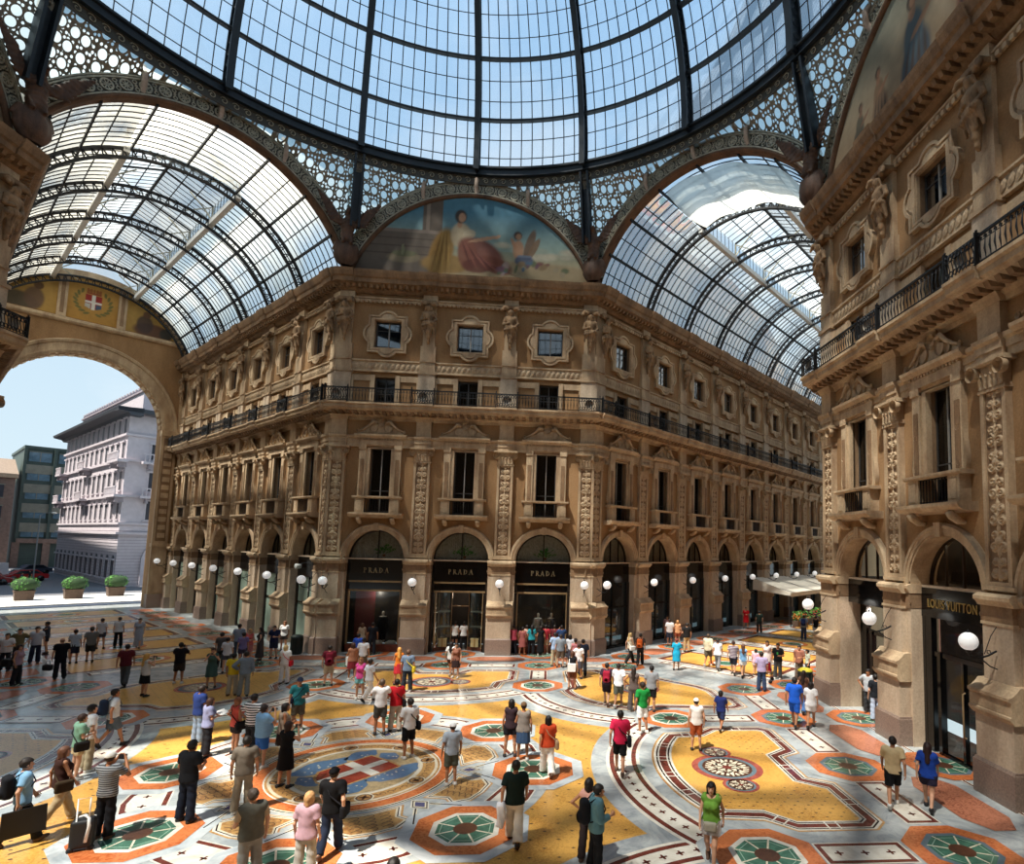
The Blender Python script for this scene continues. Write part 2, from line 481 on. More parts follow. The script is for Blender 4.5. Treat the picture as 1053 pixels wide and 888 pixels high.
for path in (P_N, P_E, P_W):
    mb = MB(); sweep(mb, path, ARCHIT, ST); trim(mb)
    mb = MB(); sweep(mb, path, BALC, ST)
    blocks(mb, path, .4, .06, .58, .19, 13.82, 13.99, STD, .1); trim(mb)
    mb = MB(); sweep(mb, path, BAND, ST)
    for q, d in along(path, .3, -.13):
        n = Vector((d.y, -d.x))
        P = [(q+d*(.15*math.cos(a))+n*(.02 if k else .045)) for k, a in enumerate([0]+[2*PI*i/6 for i in range(6)])]
        Z = [16.87]+[16.87+.2*math.sin(2*PI*i/6+.4) for i in range(6)]
        P[0] = q+n*.06
        mb.add([(p.x, p.y, z) for p, z in zip(P, Z)], [(0, i+1, (i+1) % 6+1) for i in range(6)], ST)
    trim(mb)
    mb = MB(); sweep(mb, path, DENT, ST); blocks(mb, path, .26, -.1, .0, .14, 20.74, 20.9, ST); trim(mb)
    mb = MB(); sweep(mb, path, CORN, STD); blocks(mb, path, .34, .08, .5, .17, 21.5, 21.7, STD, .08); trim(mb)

# ------------------------------------------------------------------ pilasters
def relief_fn(w, h, seed=0):
    """a candelabrum of scrolls, leaves and masks as a height field"""
    def f(u, v):
        x = abs(u); per = .74; k = math.floor(v/per); t = v-k*per
        g = 0
        g = max(g, .75*max(0, 1-x/(.045+.03*math.sin(v*17+k))))
        for cx, cz, r0, ph in ((.135, .22, .15, 0), (.12, .55, .12, 2.)):
            dx, dz = x-cx, t-cz; r = math.hypot(dx, dz)
            if r < r0:
                a = math.atan2(dz, dx)
                g = max(g, (.55+.45*math.cos(r*70-a*(1 if k % 2 else -1)+ph))*min(1, (r0-r)/.03))
        if k % 3 == 1:
            r = math.hypot(x, t-.37)
            if r < .13: g = max(g, math.sqrt(max(0, 1-(r/.13)**2))*1.1)
            if x < .02 and t < .34: g *= .8
        if k % 3 == 2:
            l = abs(((t-.3)-x*1.4)); g = max(g, max(0, 1-l/.05)*(x < .2))
        e = min(1, (w/2-.02-x)/.03, v/.04, (h-v)/.04)
        return max(0, g*max(0, e))
    return f
def relief_mb(w, h, z0, y, m, amp=.062, st=.016):
    mb = MB(); f = relief_fn(w, h)
    mb.grid(lambda a, b: (-w/2+w*a, y-amp*f(-w/2+w*a, h*b), z0+h*b), int(w/st), int(h/st), m)
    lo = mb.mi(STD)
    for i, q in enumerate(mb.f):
        if max(y-mb.v[k][1] for k in q) < amp*.12: mb.m[i] = lo    # sunk ground of the panel takes the darker stone
    return mb
PED = MB()
PED.box(-.74, .74, -.38, .2, 0, .88, GRA); PED.extr([(.2, .88), (-.36, .88), (-.32, .95), (.2, .95)], -.71, .71, GRA)
PED.box(-.67, .67, -.3, .2, .94, 2.2, DIE)
PED.extr([(.2, 2.12), (-.32, 2.12), (-.44, 2.26), (-.44, 2.32), (-.4, 2.34), (-.4, 2.68), (-.46, 2.72), (-.46, 2.8), (-.36, 2.84), (-.22, 2.96), (-.14, 3.06), (.2, 3.08)], -.75, .75, ST)
PED.box(-.54, .54, -.1, .2, 3.06, 4.6, DIE); PED.box(-.58, .58, -.13, .2, 4.56, 4.64, ST); PED.box(-.54, .54, -.1, .2, 4.64, 5.1, STD)
for i in range(8):
    PED.lathe([(0, -.06), (.06, -.04), (.08, 0)], ST, 8, (-.45+.128*i, -.1, 4.87+.06*math.sin(i*2.1)), 'y')
    PED.lathe([(0, -.04), (.05, -.02), (.06, 0)], ST, 8, (-.54+.154*i, -.4, 2.51), 'y')
PED.extr([(.2, 5.08), (-.14, 5.08), (-.2, 5.18), (-.28, 5.24), (-.28, 5.34), (-.16, 5.42), (.2, 5.42)], -.66, .66, ST)
JCAP = MB()   # impost over the whole pier, behind the pedestal
JCAP.extr([(1.1, 5.1), (.04, 5.1), (-.02, 5.2), (-.06, 5.26), (-.06, 5.36), (.1, 5.42), (1.1, 5.42)], -.82, .82, ST)
JCAP.box(-.8, .8, .05, .6, 4.6, 5.1, STD)
for i in range(4):
    for s in (-1, 1): JCAP.lathe([(0, -.05), (.06, -.03), (.08, 0)], ST, 8, (s*(.5+.09*i), .05, 4.85+.06*(-1)**i), 'y')
SHA = MB()
SHA.box(-.52, .52, -.06, .25, 5.5, 5.62, ST)
for s in (-1, 1): SHA.box(*sorted((s*.3, s*.42)), 0, .25, 5.62, 11.25, ST)
SHA.box(-.3, .3, .06, .25, 5.62, 11.25, ST); SHA.box(-.3, .3, 0, .1, 5.62, 5.74, ST); SHA.box(-.3, .3, 0, .1, 11.1, 11.25, ST)
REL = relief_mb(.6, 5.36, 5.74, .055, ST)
CAP = MB()
CAP.box(-.46, .46, -.03, .25, 11.25, 11.32, ST); CAP.taper(-.4, .4, -.02, .25, 11.32, 11.95, ST, -.04)
CAP.extr([(.25, 11.86), (-.18, 11.86), (-.22, 11.9), (-.22, 11.97), (.25, 11.97)], -.62, .62, ST)
for s in (-1, 1):
    CAP.lathe([(0, -.1), (.05, -.11), (.07, -.06), (.1, -.06), (.12, -.1), (.16, -.09), (.18, 0), (.18, .12)], ST, 14, (s*.47, -.13, 11.73), 'y')
for i in range(5):
    x = -.34+.17*i
    CAP.grid(lambda a, b, x=x: (x+(a-.5)*.15*(1-.5*b*b), -.04-.1*b**3-.03*math.sin(PI*a), 11.34+.34*b), 4, 5, ST)
    CAP.lathe([(0, -.03), (.04, -.02), (.055, 0)], ST, 7, (x, -.16, 11.64+.02*(i % 2)), 'y')
ENT = MB()    # the entablature breaks forward over each pilaster
ENT.extr([(.25, 11.97), (-.06, 11.97), (-.06, 12.2), (-.1, 12.2), (-.1, 12.42), (-.18, 12.5), (-.2, 12.62), (.25, 12.66)], -.5, .5, ST)
ENT.box(-.43, .43, -.03, .25, 12.62, 13.55, ST)
ENT.extr([(.25, 13.55), (-.06, 13.55), (-.12, 13.7), (-.2, 13.8), (.25, 13.8)], -.5, .5, ST)
ENT.extr([(.1, 14.0), (-.8, 14.04), (-.86, 14.1), (-.86, 14.26), (-.96, 14.32), (-.96, 14.42), (.1, 14.42)], -.62, .62, ST)
ATT = MB()    # attic strip above
ATT.box(-.5, .5, -.04, .25, 14.42, 16.5, DIE); ATT.box(-.56, .56, -.1, .2, 16.44, 16.6, ST)
ATT.box(-.45, .45, .0, .25, 16.6, 18.2, ST); ATT.box(-.36, .36, .06, .25, 18.2, 21.4, ST)
ATT.box(-.47, .47, -.06, .25, 17.2, 17.3, ST); ATT.box(-.42, .42, -.03, .25, 20.86, 21.36, ST)
ATT.extr([(.2, 21.3), (-.0, 21.36), (-.16, 21.5), (-.2, 21.62), (-.7, 21.72), (-.74, 21.95), (-.84, 22.02), (-.94, 22.25), (-.98, 22.4), (.2, 22.5)], -.55, .55, STD)
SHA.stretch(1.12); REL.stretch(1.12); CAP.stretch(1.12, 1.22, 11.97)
pil = struct(empty('pilaster'))
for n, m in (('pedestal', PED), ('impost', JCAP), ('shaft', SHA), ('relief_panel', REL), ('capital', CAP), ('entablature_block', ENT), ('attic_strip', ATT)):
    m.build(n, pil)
PILS = [(F_N, x) for x in (-1.5*B, -.5*B, .5*B, 1.5*B)]+[(F_L, -(E0+B*i)) for i in range(7)]+[(F_R, E0+B*i) for i in range(11)]+[(F_E, x) for x in (-1.5*B, -.5*B, .5*B, 1.5*B)]+[(F_W, 1.5*B), (F_W, .5*B)]
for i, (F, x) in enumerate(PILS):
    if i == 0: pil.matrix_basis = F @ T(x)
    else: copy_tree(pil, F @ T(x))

# ------------------------------------------------------------------ windows
n_win = [0]
def put(proto, F, x, first=[]):
    """place the first or a copy"""
    n_win[0] += 1
    if id(proto) not in first: first.append(id(proto)); proto.matrix_basis = F @ T(x); o = proto
    else: o = copy_tree(proto, F @ T(x))
    o.name = 'window_%d' % n_win[0]; o['kind'] = 'structure'
    return o
w = empty('window_1')
mb = MB()   # pilastered surround
for s in (-1, 1):
    mb.box(*sorted((s*.6, s*.8)), .1, .3, 8.95, 11.65, ST)
    mb.box(*sorted((s*.8, s*1.2)), .02, .3, 8.9, 11.65, ST); mb.box(*sorted((s*.9, s*1.12)), -.01, .1, 9.1, 11.2, STD)
    mb.box(*sorted((s*.8, s*1.24)), -.03, .3, 11.55, 11.8, ST)
    mb.lathe([(0, -.05), (.08, -.03), (.1, .02)], ST, 10, (s*1.02, 0, 10.35), 'y')
    mb.lathe([(0, -.05), (.07, -.03), (.08, .02)], ST, 10, (s*1.02, 0, 9.25), 'y')
    mb.grid(lambda a, b, s=s: (s*(1.2+.2*math.sin(PI*b)*(1-b)), .05+.15*a, 8.95+1.3*b), 2, 10, ST)
mb.box(-.6, .6, .1, .3, 11.6, 11.65, ST)
mb.extr([(.3, 11.8), (-.02, 11.8), (-.02, 12.1), (.0, 12.1), (.3, 12.1)], -1.26, 1.26, ST)
for i in range(16): mb.box(-1.2+.155*i, -1.12+.155*i, -.07, .1, 12.1, 12.2, ST)
mb.extr([(.3, 12.2), (-.1, 12.2), (-.22, 12.32), (-.24, 12.42), (-.1, 12.46), (.3, 12.46)], -1.5, 1.5, ST)
for i, v in enumerate(mb.v):
    if v[2] > 11.5: mb.v[i] = (v[0], v[1], v[2]+.25)
mb.build('surround', w)
mb = MB()   # scrolled pediment with a mask
mb.prism([[(-1.4, 12.46), (1.4, 12.46), (.6, 12.8), (0, 13.0), (-.6, 12.8)]], -.02, .25, ST)
for s in (-1, 1):
    mb.lathe([(0, -.14), (.08, -.12), (.1, -.08), (.16, -.1), (.22, -.06), (.24, .1)], ST, 16, (s*.42, .0, 12.76), 'y')
    mb.lathe([(0, -.1), (.06, -.08), (.12, -.06), (.14, .1)], ST, 12, (s*.78, .0, 12.64), 'y')
    mb.tube([(s*.24, -.08, 13.0), (s*.5, -.1, 13.05), (s*.7, -.08, 12.85), (s*1.0, -.05, 12.68), (s*1.32, -.02, 12.58)], [.06, .08, .07, .05, .03], ST, 7)
    mb.lathe([(0, -.06), (.06, -.05), (.09, .05)], ST, 8, (s*1.34, -.05, 12.58), 'y')
mb.lathe([(0, -.26), (.08, -.25), (.15, -.18), (.19, -.08), (.2, .1)], ST, 14, (0, .0, 12.98), 'y')
mb.lathe([(0, -.31), (.03, -.3), (.05, -.24)], ST, 8, (0, 0, 12.94), 'y'); mb.lathe([(0, -.1), (.2, -.06), (.26, .08)], ST, 12, (0, .03, 13.12), 'y')
mb.stretch(1, 1.25, 12.46); mb.v = [(a, b, c+.25) for a, b, c in mb.v]
mb.build('pediment', w)
mb = MB(); mb.box(-.6, -.54, .45, .52, 8.1, 11.9, FRM); mb.box(.54, .6, .45, .52, 8.1, 11.9, FRM); mb.box(-.6, .6, .45, .52, 11.83, 11.9, FRM)
mb.box(-.03, .03, .44, .53, 8.1, 11.85, mat('pale_mullion', '8d8a84', .5, .1)); mb.box(-.6, .6, .44, .5, 9.35, 9.4, FRM); mb.box(-.6, .6, .45, .52, 8.1, 8.2, FRM)
mb.build('frame', w)
mb = MB(); mb.box(-.58, .58, .48, .49, 8.1, 11.87, GLD); mb.build('pane', w)
mb = MB()   # balcony: sill, pedestals, iron grille, shelf on consoles
mb.extr([(.25, 8.88), (-.2, 8.88), (-.26, 8.94), (-.26, 9.02), (.25, 9.02)], -1.4, 1.4, ST)
mb.box(-.72, .72, -.2, .0, 8.9, 9.0, ST)
for s in (-1, 1): mb.box(*sorted((s*.72, s*1.24)), -.16, .25, 8.02, 8.9, ST); mb.box(*sorted((s*.82, s*1.14)), -.19, .2, 8.16, 8.78, ST)
mb.extr([(.25, 7.74), (-.3, 7.8), (-.42, 7.88), (-.46, 7.94), (-.46, 8.04), (.25, 8.04)], -1.52, 1.52, ST)
for s in (-1, 1):
    mb.tube([(s*.95, .2, 7.45), (s*.95, -.02, 7.5), (s*.95, -.2, 7.62), (s*.95, -.32, 7.76)], [.08, .13, .14, .12], ST, 8)
mb.build('balcony', w)
mb = MB(); mb.box(-.72, .72, -.1, -.07, 8.84, 8.88, IRON); mb.box(-.72, .72, -.1, -.07, 8.1, 8.14, IRON)
for i in range(10): mb.box(-.7+.15*i, -.675+.15*i, -.1, -.075, 8.06, 8.88, IRON)
mb.build('iron_grille', w)
W_BIG = w
def quat(s, r, c, n=9):
    """square with a round lobe on each side"""
    P = []; h = math.sqrt(max(0, r*r-(s-c)**2)); a = math.degrees(math.atan2(h, s-c))
    for k in range(4):
        q = [(s, -s)]+arc_pts(c, 0, r, -a, a, n)
        co, si = round(math.cos(k*PI/2)), round(math.sin(k*PI/2))
        P += [(x*co-z*si, x*si+z*co) for x, z in q]
    return P
w = empty('window_2'); zc = 18.84
def sh(P): return [(x, z+zc) for x, z in P]
hole = sh([(-.77, -.83), (-.77, .83), (.77, .83), (.77, -.83)])
mb = MB()
mb.prism([sh(quat(1.14, .66, .78)), hole], .1, .3, ST, back=False)
mb.prism([sh(quat(1.14, .66, .78)), sh(quat(1.04, .55, .78))], .02, .12, ST, back=False)
mb.prism([sh(quat(.97, .46, .78)), sh([(x*1.06, z*1.06) for x, z in ((-.77, -.83), (-.77, .83), (.77, .83), (.77, -.83))])], .05, .12, ST, back=False)
for k in range(4):
    a = k*PI/2; mb.lathe([(0, -.06), (.1, -.05), (.16, 0), (.2, .0), (.22, .05)], ST, 12, (1.1*math.cos(a), .1, zc+1.1*math.sin(a)), 'y')
mb.build('surround', w)
mb = MB()
for s in (-1, 1): mb.box(*sorted((s*.7, s*.77)), .4, .48, 18.0, 19.68, FRM)
mb.box(-.7, .7, .4, .48, 19.58, 19.68, FRM); mb.box(-.7, .7, .4, .48, 18.0, 18.1, FRM); mb.box(-.035, .035, .39, .48, 18.1, 19.58, mat('pale_mullion', '8d8a84'))
mb.box(-.7, .7, .4, .46, 19.1, 19.13, FRM)
mb.build('frame', w)
mb = MB(); mb.box(-.7, .7, .43, .44, 18.05, 19.6, GLW); mb.build('pane', w)
W_ATT = w
w = empty('window_3')
mb = MB()
for s in (-1, 1): mb.box(*sorted((s*.53, s*.6)), .4, .48, 14.42, 16.2, FRM)
mb.box(-.53, .53, .4, .48, 16.1, 16.2, FRM); mb.box(-.03, .03, .39, .48, 14.42, 16.1, FRM); mb.box(-.53, .53, .4, .46, 15.2, 15.24, FRM)
mb.build('frame', w); mb = MB(); mb.box(-.55, .55, .43, .44, 14.42, 16.15, GLD); mb.build('pane', w)
W_LOW = w
ALLB = [(F_N, x) for x in NB]+[(F_L, x) for x in LB]+[(F_R, x) for x in RB]+[(F_E, x) for x in EB]+[(F_W, x) for x in (B, 0)]
for F, x in ALLB:
    for pr in (W_BIG, W_ATT, W_LOW): put(pr, F, x)
# rooms behind the openings: a dark back wall with a red-brown floor line
mb = MB()
for F, a, b in ((F_N, -HW, HW), (F_L, -31, -.5), (F_R, .5, 50), (F_E, -HW, HW), (F_W, -HW, HW)):
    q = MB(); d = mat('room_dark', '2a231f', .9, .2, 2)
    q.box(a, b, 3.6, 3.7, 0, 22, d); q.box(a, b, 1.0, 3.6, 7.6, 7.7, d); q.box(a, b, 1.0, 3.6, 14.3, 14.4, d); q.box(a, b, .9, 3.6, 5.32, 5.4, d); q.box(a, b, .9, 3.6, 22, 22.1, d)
    mb.merge(q, F)
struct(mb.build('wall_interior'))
# ------------------------------------------------------------------ shopfronts under the arches
BRZ = mat('bronze_strip', 'a08560', .4, .1, 6, .3)
def stroke(mb, a, b, w, y0, y1, m):
    a = Vector(a); b = Vector(b); d = (b-a).normalized(); n = Vector((-d.y, d.x))*w/2
    mb.prism([[tuple(a+n), tuple(a-n), tuple(b-n), tuple(b+n)]], y0, y1, m)
def serif_letters(word, x, z, h, gap, y, m):
    """roman capitals built stroke by stroke"""
    mb = MB(); tk, tn, y1 = h*.2, h*.08, y+.03
    def ser(cx, cz): mb.box(cx-h*.17, cx+h*.17, y, y1, cz-h*.03, cz+h*.03, m)
    for ch in word:
        w = h*.66
        if ch in 'PRD':
            mb.box(x+h*.1, x+h*.1+tk, y, y1, z, z+h, m); ser(x+h*.2, z+h*.03); mb.box(x, x+h*.35, y, y1, z+h*.95, z+h, m)
            if ch == 'D': cz, r, xx = z+h*.5, h*.5, x+h*.25
            else: cz, r, xx = z+h*.74, h*.26, x+h*.35
            mb.arch([(r, y), (r-tn*1.6, y)], xx, cz, m, -90, 90, 12)
            mb.box(x+h*.2, xx, y, y1, cz+r-tn, cz+r, m); mb.box(x+h*.2, xx, y, y1, cz-r, cz-r+tn, m)
            if ch == 'R': stroke(mb, (xx, z+h*.48), (x+h*.72, z), tk*.9, y, y1, m); ser(x+h*.74, z+h*.03)
            if ch == 'D': w = h*.8
        if ch == 'A':
            stroke(mb, (x+h*.38, z+h), (x+h*.1, z), tn, y, y1, m); stroke(mb, (x+h*.38, z+h), (x+h*.68, z), tk, y, y1, m)
            mb.box(x+h*.2, x+h*.55, y, y1, z+h*.3, z+h*.37, m); ser(x+h*.1, z+h*.03); ser(x+h*.68, z+h*.03); w = h*.76
        x += w+gap
    return mb, x-gap
def plain_letters(word, size, m, name):
    cu = bpy.data.curves.new(name, 'FONT'); cu.body = word; cu.size = size; cu.extrude = .012; cu.space_character = 1.12
    o = bpy.data.objects.new(name, cu); COL.objects.link(o)
    dg = bpy.context.evaluated_depsgraph_get()
    me = bpy.data.meshes.new_from_object(o.evaluated_get(dg)); bpy.data.objects.remove(o)
    me.materials.clear(); me.materials.append(m)
    return me
def fanlight(mb, n=4):
    """iron glazing bars of the lunette over the shop"""
    y = .8
    mb.arch([(RA, y), (RA, y+.1), (RA-.09, y+.1), (RA-.09, y), (RA, y)], 0, ZS, WOOD, 0, 180, 22)
    for i in range(1, n):
        x = -RA+2*RA*i/n; h = math.sqrt(RA*RA-x*x); mb.box(x-.03, x+.03, y, y+.08, ZS, ZS+h-.03, WOOD)
    mb.box(-RA, RA, .5, 1.0, 5.32, 5.4, DIE)
def shopfront(kind, dy=0):
    root = empty('shopfront')
    mb = MB(); fanlight(mb, 2 if kind.startswith('p') else 4); mb.build('fanlight_frame', root)
    mb = MB(); mb.poly([arc_pts(0, ZS, RA-.05, 0, 180, 20)], .84, CLR); mb.build('fanlight_pane', root)
    mb = MB()
    if kind != 'lv':
        mb.poly([arc_pts(0, ZS, RA, 0, 180, 20)], .98, BEI)
        for i in range(26):
            x = -1.6+.126*i; mb.box(x, x+.05, .93, .98, ZS, ZS+math.sqrt(max(.01, RA*RA-(x+.03)**2))-.02, BEI)
        mb.build('blind', root)
    else:
        wd = emit('lit_shelf', 'b87438', .45, '7a4a28')
        for i in range(3):
            for j in range(2): mb.box(-.7+.72*i, -.1+.72*i, 1.9, 2.3, 5.6+.62*j, 6.12+.62*j, wd)
        mb.build('shelving', root)
    mb = MB(); ft = 4.1 if kind != 'lv' else 4.35
    mb.box(-RA, RA,   .55 if kind != 'lv' else .48, .8, ft, 5.32, BLK); mb.build('fascia', root)
    mb = MB()
    for s in (-1, 1): mb.box(*sorted((s*RA, s*(RA-.16))), .5, .85, 0, ft, WOOD if kind != 'lv' else BLK)
    if kind.startswith('p'):
        mb.box(-RA, RA, .5, .8, 4.0, 4.1, BRZ); mb.box(-RA, RA, .58, .8, 3.58, 4.0, BLK); mb.box(-RA, RA, .5, .8, 3.48, 3.58, BRZ)
    if kind == 'pd':      # entrance between two bowed cases
        for s in (-1, 1):
            mb.box(*sorted((s*.5, s*.56)), 1.2, 1.3, .0, 3.48, BRZ); mb.box(*sorted((s*1.36, s*1.4)), .55, .62, .2, 3.48, BRZ)
            mb.prism([[(s*.45, 1.9), (s*.52, 1.2)]+[(s*(.52+.9*math.sin(PI/2*i/8)), 1.2-.62*(1-math.cos(PI/2*i/8))) for i in range(1, 9)]+[(s*1.42, 1.9)]], .0, .22, mat('case_base', '6a3a26', .4), plane='xy')
        mb.box(-.5, .5, 1.22, 1.28, 2.6, 2.66, BRZ)
    elif kind in ('pw', 'pm'):
        mb.box(-RA, RA, .5, .8, 0, .42, mat('red_marble', '7a3b2a', .3, .2, 4))
        for s in (-1, 1): mb.box(*sorted((s*1.5, s*1.44)), .5, .7, .42, 3.48, BRZ)
    elif kind == 'lv':
        mb.box(-RA, RA, .55, .7, 3.1, 3.25, BLK); mb.box(-1.52, -1.2, .5, .7, 0, 4.35, BLK); mb.box(-.95, -.8, .5, .7, 0, 3.25, BLK); mb.box(.1, .2, .55, .7, 0, 3.1, BLK); mb.box(1.0, 1.1, .55, .7, 0, 3.1, BLK)
        mb.box(-.8, 1.1, .52, .68, 0, .1, BLK)
        mb.tube([(.32, .5, .9), (.32, .42, .95), (.32, .42, 2.2), (.32, .5, 2.25)], .025, BRZ, 6)
    else:
        mb.box(-RA, RA, .55, .75, 2.5, 2.58, BLK); mb.box(-.05, .05, .55, .75, .1, ft, BLK); mb.box(-RA, RA, .5, .8, 0, .15, BLK)
    jo = mb.build('joinery', root); jo.location.y = dy
    mb = MB()
    if kind == 'pd':
        for s in (-1, 1):
            mb.grid(lambda a, b, s=s: (s*(.52+.9*math.sin(PI/2*a)), 1.2-.62*(1-math.cos(PI/2*a)), .22+3.26*b), 10, 1, GLD)
    else: mb.poly([[(-1.52, .15), (1.52, .15), (1.52, ft), (-1.52, ft)]], .62, CLR if kind[0] in 'pl' else GLD if kind == 'k' else mat('greenish_glass_front', 'a2b6a6', .1, .2, .4, spec=.7))
    pa = mb.build('shop_pane', root); pa.location.y = dy
    if dy:
        mb = MB(); mb.box(-.9, 1.5, 2.3, 2.36, .1, 4.2, emit('rosy_lit_wall', 'c08a78', .35, 'b88474')); mb.box(-.72, -.66, 2.2, 2.36, .1, 3.9, BLK)
        for i in range(9): mb.lathe([(0, 0), (.06, .06), (0, .12)], emit('small_bulb', 'fff0d0', 2.0), 8, (-.78, 2.2, .6+.36*i))
        mb.build('lit_panel', root)
    if kind == 'pd':
        mb = MB()
        for s in (-1, 1):
            for z in (1.35, 2.25):
                mb.prism([[(s*.6, 1.8), (s*.6, 1.25)]+[(s*(.55+.78*math.sin(PI/2*i/6)), 1.25-.5*(1-math.cos(PI/2*i/6))) for i in range(1, 7)]+[(s*1.3, 1.8)]], z, z+.04, emit('lit_glass_shelf', 'd8c8a8', .25, 'd8d0c0'), plane='xy')
        mb.build('glass_shelf', root)
    return root
SHOPS = []
def set_shop(kind, F, x, label, src=None, dy=0):
    o = copy_tree(src) if src else shopfront(kind, dy)
    o.matrix_basis = F @ T(x); tag(o, label, 'shopfront', 'shopfronts in the arcade arches'); SHOPS.append(o)
    return o
a = set_shop('pw', F_N, -B, 'black shopfront with gold lettering and a maroon display beside the litter bin pier')
b = set_shop('pd', F_N, 0, 'black shopfront with entrance between bowed glass cases, in the middle of the sunlit front')
c = set_shop('pm', F_N, B, 'black shopfront with gold lettering and the crowd pressed against its window')
for o in (a, b, c):
    mb, xe = serif_letters('PRADA', 0, 4.55, .3, .09, .52, mat('dull_gilt', '85765a', .45, .05, 10, .5))
    mb.build('lettering', o, T(-xe/2))
l1 = set_shop('lv', F_E, 0, 'black shopfront with two-word gold name and glass doors on the tall sunlit block')
me = plain_letters('LOUIS VUITTON', .46, GOLD, 'lettering')
o = obj('lettering', me, l1, Matrix.Translation((-1.3, .455, 4.68)) @ Matrix.Rotation(PI/2, 4, 'X'))
w = max(v.co.x for v in me.vertices); o.scale = (2.3/w, .9, 1)
set_shop('lv', F_E, -B, 'black shopfront with a tall pink-lit doorway at the corner of the tall sunlit block', None, .5)
set_shop('lv', F_E, B, 'black shopfront cut by the frame behind the big corner pier', l1)
ORD = ['first', 'second', 'third', 'fourth', 'fifth', 'sixth', 'seventh', 'eighth', 'ninth', 'tenth', 'eleventh']
g0 = k0 = None
for i, x in enumerate(LB):
    g0 = set_shop('g', F_L, x, 'green glazed shopfront, %s arch of the street arm counted from the octagon corner' % ORD[i], g0)
for i, x in enumerate(RB):
    k0 = set_shop('k', F_R, x, 'dark glazed shopfront, %s arch of the deep arcade counted from the octagon corner' % ORD[i], k0)
# goods inside the sunlit front
mb = MB(); mb.box(-1.35, -.2, 1.5, 1.56, .42, 3.4, mat('maroon_backing', '5a1a20', .6)); mb.box(-.2, 1.35, 1.5, 1.56, .42, 3.4, mat('black_backing', '151213', .5))
tag(mb.build('display_backdrop', None, F_N @ T(-B)), 'maroon and black backing board inside the display window by the litter bin pier', 'display board')
WHT = mat('white_lacquer', 'e4e0d6', .3, .03)
mb = MB()
for x in (-.9, .2, .95): mb.taper(x-.28, x+.28, .75, 1.3, .42, .5, WHT, .02); mb.taper(x-.2, x+.2, .8, 1.25, .5, .56, WHT, .03)
tag(mb.build('display_plinth', None, F_N @ T(-B)), 'low white plinths on the floor of the display window with the mannequin', 'plinth')
for i, s in enumerate((-1, 1)):
    mb = MB(); mb.taper(s*.95-.24, s*.95+.24, 1.0, 1.4, .24, .72, mat('cream_box', 'd8c890', .5, .06), .015); mb.box(s*.95-.25, s*.95+.25, .99, 1.41, .66, .74, mat('cream_box', 'd8c890')); mb.box(s*.95-.03, s*.95+.03, .98, 1.42, .24, .745, GOLD)
    tag(mb.build('gift_box', None, F_N), 'cream box in the bowed glass case %s' % ('on the maroon display side of the entrance' if s < 0 else 'on the crowd side of the entrance'), 'box', 'boxes in the entrance cases')
def lamp_proto():
    root = empty('globe_lamp')
    mb = MB(); mb.lathe([(0, -.1), (.05, -.1), (.09, -.06), (.1, -.03), (.16, -.02), (.16, 0)], IRON, 14, (0, -.1, 4.1), 'y'); mb.build('wall_rose', root)
    mb = MB()
    mb.tube([(0, -.15, 4.1), (0, -.4, 3.98), (0, -.7, 3.9), (0, -.92, 3.98), (0, -.95, 4.1)], .028, IRON, 7)
    mb.tube([(0, -.14, 3.62), (0, -.35, 3.7), (0, -.6, 3.9)], .018, IRON, 6); mb.tube([(0, -.12, 4.75), (0, -.3, 4.5), (0, -.5, 4.02)], .012, IRON, 5)
    mb.tube([(0, -.3, 4.02), (0, -.34, 4.12), (0, -.42, 4.12), (0, -.42, 4.04), (0, -.37, 4.05)], .014, IRON, 5)
    mb.lathe([(0, 4.04), (.05, 4.05), (.09, 4.12), (.1, 4.16), (0, 4.16)], IRON, 12, (0, -.95, 0)); mb.build('bracket', root)
    mb = MB(); mb.lathe([(.0, 4.12)]+[(.24*math.sin(PI*i/14), 4.36-.24*math.cos(PI*i/14)) for i in range(1, 14)]+[(0, 4.6)], emit('opal_glass', 'ffffff', .28, 'f4f4f2'), 22, (0, -.95, 0)); mb.build('globe', root)
    mb = MB(); mb.lathe([(0, 4.59), (.035, 4.59), (.025, 4.65), (0, 4.68)], IRON, 10, (0, -.95, 0)); mb.build('finial', root)
    return root
lp = lamp_proto(); first = True
def lamp(F, x, lab):
    global first
    o = lp if first else copy_tree(lp); first = False
    o.matrix_basis = F @ T(x, 0, -.22); tag(o, lab, 'wall lamp', 'white globe lamps on the piers')
for i, x in enumerate((-1.5*B, -.5*B, .5*B, 1.5*B)):
    lamp(F_N, x, 'white globe lamp on the %s pier of the sunlit front, counted from the litter bin' % ORD[i])
for i in range(7): lamp(F_L, -(E0+B*i), 'white globe lamp on the %s pier of the street arm, counted from the octagon corner' % ORD[i])
for i in range(10): lamp(F_R, E0+B*i, 'white globe lamp on the %s pier of the deep arcade, counted from the octagon corner' % ORD[i])
for i, x in enumerate((-1.5*B, -.5*B, .5*B)): lamp(F_E, x, 'white globe lamp on the %s pier of the tall sunlit block, counted from its corner' % ORD[i])
mb = MB(); mb.lathe([(0, -.2), (.12, -.2), (.16, .1), (.15, .12), (0, .1)], mat('grey_enamel', 'b9bcb8', .4), 14, (0, -.5, 4.9), 'y'); mb.tube([(0, .2, 5.1), (0, -.2, 5.1), (0, -.4, 4.95)], .025, IRON, 6)
tag(mb.build('floodlight', None, F_L @ T(-2.4, .1, -.1)), 'small grey floodlight above the first globe lamp of the street arm', 'floodlight')

